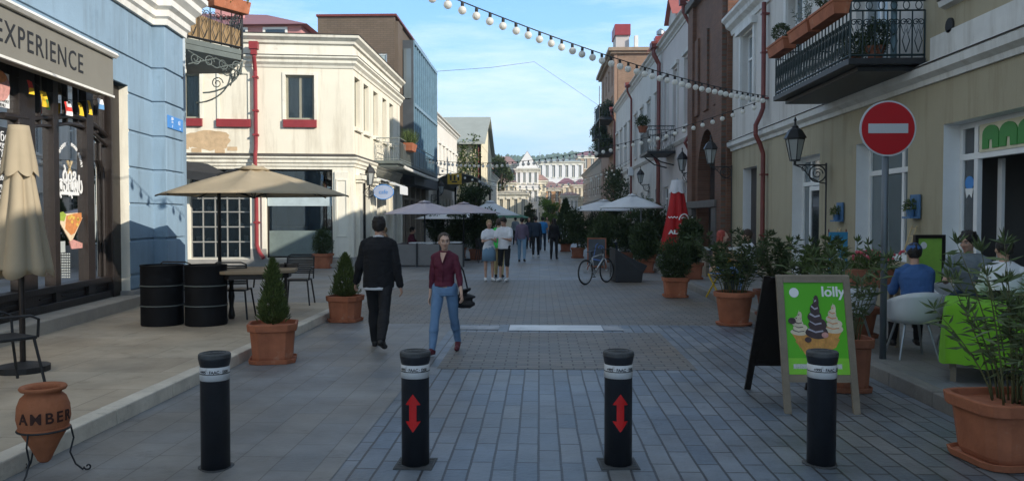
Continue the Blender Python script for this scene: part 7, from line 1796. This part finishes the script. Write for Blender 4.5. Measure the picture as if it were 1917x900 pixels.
def person(label, loc, rz=0, H=1.75, legs=((5,0),(5,0)), arms=((5,8,15),(5,8,15)), lean=0, turn=0, nod=0, top='knit_black', sleeve=1.0, bottom='trouser_black', blen=1.0, skirt=None, shoe='shoe_black',
           hair='short', hm='hair_dark', skin='skin', female=False, seated=None, vox=.012, detail=True, loose=1.0, inner=None, group=None, ghand=None, topname='sweater', botname='trousers', hem=.0, twist=0, chest_open=False, cap=None):
    """faces local -Y. legs=(left,right) of (thigh swing forward deg, knee bend deg); arms=(left,right) of (swing forward, abduction, elbow bend)"""
    t = thing('person', label, 'person', loc, rz, group)
    k = H/1.75; F = Vector((0,-1,0))
    sh = (.185 if not female else .160)*k; hp = (.092 if not female else .090)*k
    UL, LL, UA, FA = .425*k, .42*k, .285*k, .255*k
    J = {}
    # legs from a provisional pelvis, then drop to the ground
    def leg(i, pel):
        s = -1 if i == 0 else 1; a, b = [radians(x) for x in legs[i][:2]]; ab = radians(legs[i][2] if len(legs[i]) > 2 else 1.5)
        hip = pel+Vector((s*hp,0,0))
        knee = hip+Vector((s*sin(ab)*UL, -sin(a)*UL, -cos(a)*UL*cos(ab)))
        a2 = a-b; ank = knee+Vector((s*sin(ab)*.3*LL, -sin(a2)*LL, -cos(a2)*LL))
        foot_a = 0 if a2 > radians(-22) else a2+radians(12)
        toe = ank+Vector((s*.02*k, -cos(foot_a)*.155*k, -.052*k+sin(foot_a)*.14*k))
        return hip, knee, ank, toe
    pel = Vector((0,0,0)); lo = min(min(leg(i,pel)[2].z-.078*k, leg(i,pel)[3].z-.024*k) for i in (0,1))
    pel.z = seated if seated is not None else -lo
    ln = radians(lean); up = Vector((0,-sin(ln),cos(ln)))
    waist = pel+up*.12*k; chest = pel+up*.33*k; neck = pel+up*.53*k; head_b = neck+up*.045*k+Vector((0,-.012*k,0))
    head = head_b+Vector((0,-.02*k-.05*k*sin(radians(nod)),.095*k))
    tw = Matrix.Rotation(radians(twist),3,'Z')
    SH = [neck+tw@Vector((s*sh*.94,.0,-.085*k)) for s in (-1,1)]
    def arm(i):
        s = -1 if i == 0 else 1; a, ab, e = [radians(x) for x in arms[i][:3]]; inn = radians(arms[i][3]) if len(arms[i]) > 3 else 0
        d = Vector((s*sin(ab), -sin(a)*cos(ab), -cos(a)*cos(ab))); el = SH[i]+d*UA
        a2 = a+e; d2 = Vector((s*sin(ab)*cos(inn)-s*sin(inn), -sin(a2)*cos(ab), -cos(a2)*cos(ab))).normalized(); wr = el+d2*FA
        return SH[i], el, wr, d2
    A = [arm(0), arm(1)]; Lg = [leg(0,pel), leg(1,pel)]
    rT = (1.0 if not female else .86)
    prof_ = ([(-.08,.150,.108),(-.03,.163,.118),(.04,.160,.116),(.12,.146,.106),(.22,.150,.110),(.31,.166,.120),(.39,.180,.118),(.445,.176,.104),(.485,.138,.086),(.515,.085,.070),(.545,.054,.056)] if not female else
             [(-.08,.150,.108),(-.03,.163,.118),(.04,.154,.112),(.12,.118,.090),(.22,.124,.096),(.31,.140,.110),(.37,.146,.112),(.43,.148,.094),(.475,.122,.076),(.51,.070,.060),(.545,.044,.047)])
    def torso(mb, g=0, lo_=-.08, hi_=.6, boxy=0, wide=1.0):
        rings = []; ss = [p_[0] for p_ in prof_]
        vals = [lo_]+[x for x in ss if lo_ < x < hi_]
        for x in vals:
            i = max(0, min(len(prof_)-2, sum(1 for y in ss if y <= x)-1)); p0, p1 = prof_[i], prof_[i+1]; f = max(0,min(1,(x-p0[0])/(p1[0]-p0[0])))
            a_, b_ = p0[1]+(p1[1]-p0[1])*f, p0[2]+(p1[2]-p0[2])*f
            if boxy and x < .40: a_ = a_+(max(a_,.172*rT)-a_)*boxy; b_ = b_+(max(b_,.125)-b_)*boxy
            c_ = pel+up*x*k; rot = tw if x > .25 else Matrix.Identity(3)
            rings.append([c_+rot@Vector(((a_*k*wide+g)*cos(q_), (b_*k+g)*sin(q_), 0)) for q_ in [2*pi*j_/24 for j_ in range(24)]])
        mb.loft(rings)
        if hi_ > .4:
          for s in (-1,1): capsule(mb, SH[s>0]+Vector((0,0,.0)), SH[s>0]-tw@Vector((s*.09*k,0,-.055*k)), .050*k*rT+g*.7, .045*k+g*.6, 12)
        if female and hi_ > .4:
            for s in (-1,1): mb.ball(tuple(pel+up*.345*k+tw@Vector((s*.062*k,-.075*k,0))), .055*k+g*.6, 12, 8, (1.1,.75,1))
    def limb_leg(mb, i, g=0, frac=1.0, gl=None):
        hip, kn, an, toe = Lg[i]; gl = g if gl is None else gl
        capsule(mb, hip+Vector((0,0,.02)), kn, .083*k*(1 if not female else 1.02)+g, .056*k+g*.8, 14)
        if frac > .55:
            e = lerp(kn, an, (frac-.5)*2); capsule(mb, kn, lerp(kn, e, .4), .055*k+g*.8, .054*k+gl, 12); capsule(mb, lerp(kn,e,.4)+Vector((0,.008*k,0)), e, .050*k+gl, .036*k+gl*.8, 12)
    # ---- one continuous body
    b = MB(); torso(b, -.014)
    capsule(b, neck-up*.05*k, head_b+Vector((0,0,.03*k)), .054*k*(1 if not female else .86), .050*k*(1 if not female else .86), 14)
    hm_ = Matrix.Translation(head) @ Matrix.Rotation(radians(turn),4,'Z') @ Matrix.Rotation(radians(nod),4,'X')
    hb = MB(); hb.X = hm_
    hb.ball((0,.012*k,.022*k), .100*k, 20, 14, (.78,.95,.98)); hb.ball((0,-.025*k,-.035*k), .070*k, 16, 12, (.80,.88,1.05)); hb.ball((0,-.052*k,-.082*k), .030*k, 12, 8, (1,.8,.7))
    capsule(hb, (0,-.088*k,.018*k), (0,-.108*k,-.018*k), .009*k, .0135*k, 8); hb.ball((0,-.096*k,-.022*k), .014*k, 10, 6, (1.2,.8,.8))
    for s in (-1,1): hb.ball((s*.078*k,.010*k,-.008*k), .024*k, 10, 8, (.35,.7,1.1)); hb.ball((s*.035*k,-.070*k,-.018*k), .022*k, 8, 6)
    hb.ball((0,-.083*k,.038*k), .022*k, 10, 6, (2.4,.6,.5))
    b.X = None; b.V += hb.V; base = len(b.V)-len(hb.V)
    for f in hb.F: b.F.append(tuple(base+i for i in f)); b.I.append(0); b.S.append(True)
    for i in (0,1):
        S, E, Wr, d2 = A[i]; s = -1 if i == 0 else 1
        capsule(b, S, E, .046*k*rT, .037*k*rT, 12); capsule(b, E, Wr, .038*k*rT, .024*k*rT, 12)
        # hand: palm, four fingers of different length, thumb on the inner side
        fw = Vector((0,-1,0)); thumb_dir = (fw-d2*fw.dot(d2)).normalized() if abs(d2.y) < .9 else Vector((-s,0,0))
        pn = d2.cross(thumb_dir).normalized()*(-s); palm = Wr+d2*.052*k
        inward = Vector((-s,0,0)); inward = (inward-d2*inward.dot(d2)); inward = inward.normalized() if inward.length > .2 else Vector((0,0,-1))
        capsule(b, Wr+d2*.012*k, Wr+d2*.075*k, .030*k, .036*k, 12, .48, thumb_dir)
        for j,(o_,Lf) in enumerate(((.028,.066),(.010,.075),(-.009,.070),(-.026,.055))):
            f0 = Wr+d2*.078*k+thumb_dir*o_*k; f1_ = f0+(d2*.85+inward*.25).normalized()*Lf*.55*k; f2_ = f1_+(d2*.6+inward*.75).normalized()*Lf*.5*k
            capsule(b, f0, f1_, .0095*k, .0090*k, 8); capsule(b, f1_, f2_, .0088*k, .0075*k, 8)
        th0 = Wr+d2*.030*k+thumb_dir*.026*k; th1 = th0+(d2*.6+thumb_dir*.75).normalized()*.038*k; capsule(b, th0, th1, .0115*k, .0105*k, 8); capsule(b, th1, th1+(d2*.85+thumb_dir*.2+inward*.3).normalized()*.030*k, .0100*k, .0085*k, 8)
    for i in (0,1):
        limb_leg(b, i, -.008)
        hip, kn, an, toe = Lg[i]; capsule(b, an, lerp(an,toe,.8), .034*k, .024*k, 10)
    body = remeshed(b, 'body', skin, t, vox, 2)
    # ---- face
    if detail:
        e = MB(); e.X = hm_
        for s in (-1,1): e.ball((s*.032*k,-.0835*k,.010*k), .0110*k, 10, 8, (1.15,.45,.5))
        e.build('eye', 'eye_white', t)
        e = MB(); e.X = hm_
        for s in (-1,1): e.ball((s*.032*k,-.0885*k,.010*k), .0062*k, 8, 6, (1,.5,1)); e.tube([(s*.018*k,-.090*k,.018*k),(s*.032*k,-.093*k,.0205*k),(s*.047*k,-.086*k,.016*k)], .0022*k, 5)
        e.build('iris', 'eye_dark', t)
        e = MB(); e.X = hm_
        for s in (-1,1): e.tube([(s*.014*k,-.094*k,.034*k),(s*.032*k,-.095*k,.040*k),(s*.052*k,-.082*k,.034*k)], [.0036*k,.0042*k,.002*k], 5)
        e.build('eyebrow', hm, t)
        e = MB(); e.X = hm_; e.ball((0,-.0885*k,-.0525*k), .020*k, 12, 8, (1.05,.42,.26)); e.build('mouth', 'lip', t)
    # ---- hair
    h = MB(); h.X = hm_
    if hair == 'short':
        h.ball((0,.022*k,.036*k), .108*k, 20, 14, (.83,.95,1.0)); h.ball((0,-.030*k,.085*k), .058*k, 12, 8, (1.15,.95,.65))
        for s in (-1,1): h.ball((s*.070*k,.015*k,.020*k), .030*k, 8, 6, (.5,1.1,1.2))
        h.ball((0,.075*k,-.01*k), .055*k, 12, 8, (1.05,.6,1))
        if detail:
            for j in range(34):
                a, z = random.random()*6.28, random.uniform(.04,.125); w_ = sqrt(max(0,1-((z-.035)/.115)**2)); h.ball((.080*w_*k*cos(a),.022*k+.096*w_*k*sin(a),z*k), .020*k, 6, 4)
    elif hair == 'bun' or hair == 'tail' or hair == 'long':
        h.ball((0,.026*k,.036*k), .105*k, 18, 12, (.83,.92,.93))
        for s in (-1,1): h.ball((s*.062*k,.005*k,.030*k), .036*k, 8, 6, (.55,1.1,1.2))
        if hair == 'tail': capsule(h, (.01*k,.105*k,.0), (.02*k,.105*k,-.13*k), .030*k, .016*k, 10); h.ball((0,.10*k,.015*k), .03*k, 8, 6)
        if hair == 'bun': h.ball((0,.12*k,-.01*k), .042*k, 12, 8)
        if hair == 'long':
            capsule(h, (0,.07*k,.0), (0,.10*k,-.20*k), .075*k, .055*k, 12, .6, (1,0,0))
            for s in (-1,1): capsule(h, (s*.07*k,.02*k,.0), (s*.075*k,.03*k,-.17*k), .032*k, .024*k, 8)
    # clip the hair away from the face: hair shapes start behind the brow because their centres are set back
    if hair != 'none': remeshed(h, 'hair', hm, t, vox*.8, 2, disp=.006*k, dscale=45)
    if cap:
        c = MB(); c.X = hm_; c.ball((0,.018*k,.045*k), .110*k, 18, 12, (.84,.95,.88)); 
        remeshed(c, 'hood', cap, t, vox*.8, 2)
    # ---- top
    g = .013*loose
    c = MB(); torso(c, g, lo_=-hem if hem else -.05, boxy=min(1,max(0,loose-1)))
    for i in (0,1):
        S, E, Wr, d2 = A[i]
        if sleeve > .5:
            w = lerp(E, Wr, (sleeve-.5)*2); capsule(c, S, E, .050*k*rT+g*.7, .043*k*rT+g*.8, 12); capsule(c, E, w, .043*k*rT+g*.8, .030*k*rT+g*.7, 12)
        elif sleeve > 0: capsule(c, S, lerp(S, E, sleeve*2), .054*k*rT+g, .052*k*rT+g*1.5, 12)
    tp = remeshed(c, topname, top, t, vox*.9, 2, disp=.009*k, dscale=13)
    if inner: # shirt tail and collar
        c = MB(); torso(c, g*.8, lo_=-hem-.030, hi_=-hem+.06, boxy=min(1,max(0,loose-1))); c.F = c.F; sb = c.build('shirt_tail', inner, t, smooth=True)
        c = MB(); c.tube([tuple(neck+Vector((.062*k*cos(a), .0+.058*k*sin(a), .012*k+.016*k*sin(a)))) for a in [q_*2*pi/20 for q_ in range(20)]], .013*k, 6, closed=True); c.build('collar', inner, t, smooth=True)
    # ---- bottom
    c = MB()
    if skirt:
        capsule(c, pel-Vector((0,0,.0)), pel+Vector((0,0,.10*k)), .160*k, .135*k, 16, .78, (1,0,0))
        c.loft([[tuple(pel+Vector((r*cos(a)*k*(1+.03*sin(5*a)), r*.80*sin(a)*k, z*k))) for a in [j*2*pi/28 for j in range(28)]] for r,z in ((.14,.10),(.165,.02),(.19,-.10),(.205,-skirt))]); bt = c.build(botname, bottom, t, smooth=True)
    else:
        torso(c, .006+(.006 if hem < 0 else 0), lo_=-.08, hi_=.11 if hem < 0 else .06)
        for i in (0,1): limb_leg(c, i, .009*loose, blen, .012*loose)
        bt = remeshed(c, botname, bottom, t, vox*.9, 2, disp=.006*k, dscale=16)
    # ---- shoes
    for i in (0,1):
        hip, kn, an, toe = Lg[i]; c = MB(); d = (toe-an); d.z = 0; d = d.normalized() if d.length > .01 else Vector((0,-1,0))
        heel = an+Vector((0,0,-.045*k))-d*.035*k; tt = toe-Vector((0,0,-.008*k))
        capsule(c, heel+Vector((0,0,.006*k)), tt, .040*k, .040*k, 12, .85, (1,0,0)); capsule(c, an+Vector((0,.01*k,-.015*k)), lerp(an,toe,.5), .044*k, .038*k, 12); capsule(c, heel-Vector((0,0,.022*k)), tt-Vector((0,0,.012*k)), .037*k, .036*k, 12, .35, (1,0,0))
        sh_ = remeshed(c, 'shoe', shoe, t, vox*.7, 1)
        if seated is None or True:
            z0 = min(heel.z,tt.z)-.033*k
            for v in sh_.data.vertices:
                if v.co.z < z0 and abs(heel.z-tt.z) < .03: v.co.z = z0
    return t, dict(A=A, Lg=Lg, pel=pel, neck=neck, head=head, k=k, chest=chest, hm=hm_)

# man in black walking away (faces +Y)
gA = gnd(706,655)
man, j = person('young man in a black sweater and black trousers walking away with arms swinging', (gA.x,gA.y+.12,.004), radians(183), 1.74, legs=((-20,22,0),(18,8,-1)), arms=((-6,11,10),(4,15,24)), lean=2, nod=6, top='knit_black', sleeve=.98, bottom='trouser_black', hair='short', hm='hair_dark', skin='skin', vox=.009, inner='tee_white', loose=2.0, hem=.10, shoe='shoe_black')
# woman in burgundy walking towards the camera
gB = gnd(832,662)
wom, j = person('woman in a burgundy shirt and light blue jeans walking towards the camera', (gB.x,gB.y+.05,.004), radians(-8), 1.55, legs=((22,3,1.5),(-17,14,1.5)), arms=((-4,7,8),(10,14,22)), lean=-1, turn=24, nod=3, top='shirt_burgundy', sleeve=.74, bottom='denim_light', hair='tail', hm='hair_brown', skin='skin_pale', female=True, vox=.008, topname='shirt', botname='jeans', loose=1.1, hem=-.055, shoe='shoe_wine')
# open neckline: a V of skin
nk = j['neck']; kk = j['k']
v = MB(); v.slab([nk+Vector((-.045*kk,-.084*kk,-.005)), nk+Vector((.045*kk,-.084*kk,-.005)), nk+Vector((.034*kk,-.126*kk,-.06)), nk+Vector((.004*kk,-.146*kk,-.135)), nk+Vector((-.030*kk,-.126*kk,-.06))], (0,.03,0)); v.build('neckline', 'skin_pale', wom, bevel=.003)
v = MB(); v.tube([nk+Vector((-.055*kk,-.078*kk,.0)), nk+Vector((-.040*kk,-.130*kk,-.05)), nk+Vector((.004*kk,-.152*kk,-.145)), nk+Vector((.042*kk,-.130*kk,-.05)), nk+Vector((.055*kk,-.078*kk,.0))], .009, 6); v.tube([nk+Vector((.004*kk,-.152*kk,-.145)), nk+Vector((.004*kk,-.128*kk,-.36))], .006, 5); v.build('collar', 'shirt_burgundy', wom, smooth=True)
bgt = thing('shoulder_bag', 'black shoulder bag hanging behind the woman in burgundy', 'bag', (gB.x+.25,gB.y+.15,.66), radians(-30))
q = MB(); capsule(q,(-.06,0,-.06),(.07,0,-.05),.075,.07,14,.7,(0,1,0)); capsule(q,(-.05,0,.02),(.06,0,.03),.085,.075,14,.6,(0,1,0)); capsule(q,(-.03,0,.10),(.03,0,.12),.06,.05,12,.5,(0,1,0)); remeshed(q,'pouch','bag_black',bgt,.008,3,disp=.02,dscale=14)
q = MB(); q.tube([(.03,0,.14),(-.02,-.02,.36),(-.13,-.08,.56),(-.17,-.10,.55),(-.15,-.0,.36),(-.05,.0,.14)], .010, 6); q.build('strap', 'bag_black', bgt)
# couple in white T-shirts, looking at a phone
gC = gnd(915,526); cw, j = person('woman in a white T-shirt and denim skirt looking down at her phone', (gC.x,gC.y+.1,.004), radians(12), 1.63, legs=((2,2,1),(3,4,1)), arms=((22,10,78,28),(24,6,80,30)), nod=22, top='tee_white', sleeve=.28, bottom='denim_mid', skirt=.36, hair='bun', hm='hair_blond', skin='skin', female=True, vox=.011, topname='shirt', botname='skirt', shoe='white_shoe', loose=1.15)
ph = thing('phone', 'dark phone held by the woman in the denim skirt', 'phone', tuple(Vector((gC.x,gC.y+.1,.004))+Matrix.Rotation(radians(12),3,'Z')@((j['A'][0][2]+j['A'][1][2])/2+Vector((0,-.10,.03)))), radians(12)); q = MB(); q.box(-.04,.04,-.075,.075,-.005,.005); q.build('case', 'bag_black', ph)
gD = gnd(944,526); cm_, j = person('man in a white T-shirt and long black shorts standing beside the woman with the phone', (gD.x,gD.y+.0,.004), radians(-22), 1.70, legs=((2,3,2),(6,6,2)), arms=((26,10,66,20),(20,12,80,26)), nod=26, top='tee_white', sleeve=.3, bottom='trouser_black', blen=.62, hair='short', hm='hair_dark', skin='skin', vox=.011, topname='shirt', botname='shorts', shoe='white_shoe', loose=1.3)
person('person in a bright green shirt and tan trousers behind the couple in white', (atY(934,500,22.3).x,22.3,.004), radians(175), 1.66, legs=((-8,6),(10,4)), arms=((0,8,10),(5,8,20)), top='tee_green', sleeve=.3, bottom='khaki', hair='short', hm='hair_brown', vox=.014, detail=False, topname='shirt', shoe='shoe_black')
# far walkers
for (px,Y,Hh,rz_,top,bot,lg,hr,lab,kw) in (
    (977,30,1.70,178,'purple_grey','denim_mid',((-14,10),(12,8)),'short','walker in a purple grey top left of the far group',{}),
    (990,42,1.68,5,'navy','trouser_black',((10,4),(-12,14)),'long','walker in navy behind the purple grey top',{'female':True}),
    (1003,33.5,1.74,180,'navy','trouser_black',((8,4),(-6,8)),'short','walker in dark clothes and white shoes in the middle of the far group',{'shoe':'white_shoe'}),
    (1016,40,1.72,180,'tee_blue','navy',((12,4),(-14,16)),'short','walker in a bright blue T-shirt in the far group',{}),
    (1037,32,1.66,170,'knit_black','trouser_black',((4,2),(-4,4)),'long','woman dressed in black at the right of the far group',{'female':True}),
    (965,48,1.7,180,'tee_grey','trouser_black',((12,4),(-12,10)),'short','small distant walker in grey near the green parasol',{}),
    (1024,52,1.7,0,'cloth_tan','denim_mid',((12,4),(-12,10)),'long','small distant walker in tan far down the street',{'female':True})):
    g_ = atY(px,480,Y); kw.setdefault('shoe','shoe_black')
    person(lab, (g_.x,Y,.004), radians(rz_), Hh, legs=lg, arms=((8,8,15),(-8,8,12)), top=top, sleeve=.98 if top != 'tee_blue' else .3, bottom=bot, hair=hr, hm='hair_dark', vox=.018, detail=False, group='walkers far down the street', topname='shirt', **kw)
# seated guests
sit = ((88,86,6),(86,82,6))
def seatp(label, x, y, rz, **kw):
    a = dict(H=1.70, legs=sit, arms=((35,8,60,15),(30,8,65,15)), lean=6, seated=.47+.08, detail=False, vox=.012, topname='shirt'); a.update(kw); z = a.pop('z', .12)
    return person(label, (x,y,z), rz, **a)
A = atY(1726,490,9.0); seatp('person in a blue hooded jacket seated in a white tub chair, back turned', 4.22, 9.12, radians(172), H=1.60, top='hood_blue', sleeve=.98, bottom='trouser_black', hair='short', cap='hood_blue', hm='hair_dark', lean=10, loose=1.4, nod=10, vox=.010)
A = atY(1816,470,9.9); seatp('short haired man in a grey T-shirt facing the camera behind the lime table', A.x, 9.9, radians(-35), H=1.78, top='tee_grey', sleeve=.3, bottom='navy', hair='short', hm='hair_dark', detail=True, vox=.010, lean=12, nod=10, turn=-25, seated=.60)
A = atY(1882,470,8.2); seatp('woman with dark tied hair and a pale top seen from behind at the right edge', A.x, 8.2, radians(160), top='tee_white', sleeve=.4, bottom='denim_mid', hair='bun', hm='hair_dark', female=True, vox=.010, seated=.60, turn=15)
A = atY(1342,470,15.6); seatp('red haired person with a tan jacket sitting on the yellow chair', A.x, 15.6, radians(110), top='cloth_tan', sleeve=.98, bottom='shirt_paleblue', hair='long', hm='hair_red', skin='skin_pale', female=True, lean=10, turn=-30, seated=.55)
seatp('person in a pale shirt sitting behind the oleanders past the yellow chair', A.x+.75, 16.0, radians(-80), top='tee_white', sleeve=.4, bottom='navy', hair='short', hm='hair_brown', seated=.55)
seatp('dark haired guest in red behind the grey cafe screen', atY(768,450,28.4).x, 28.4, radians(90), top='shirt_burgundy', sleeve=.9, bottom='navy', hair='short', z=0)
seatp('light haired guest in beige at the left end of the grey cafe screen', atY(724,455,28.2).x, 28.2, radians(-70), top='cloth_tan', sleeve=.9, bottom='navy', hair='short', hm='hair_blond', z=0)
seatp('guest in white sitting far under the right parasols', atY(1186,440,29).x, 29.2, radians(60), top='tee_white', sleeve=.4, bottom='navy', hair='short', hm='hair_brown')
seatp('guest in grey sitting far under the right parasols', atY(1168,440,30).x, 30.2, radians(-60), top='tee_grey', sleeve=.4, bottom='navy', hair='long', hm='hair_blond', female=True)
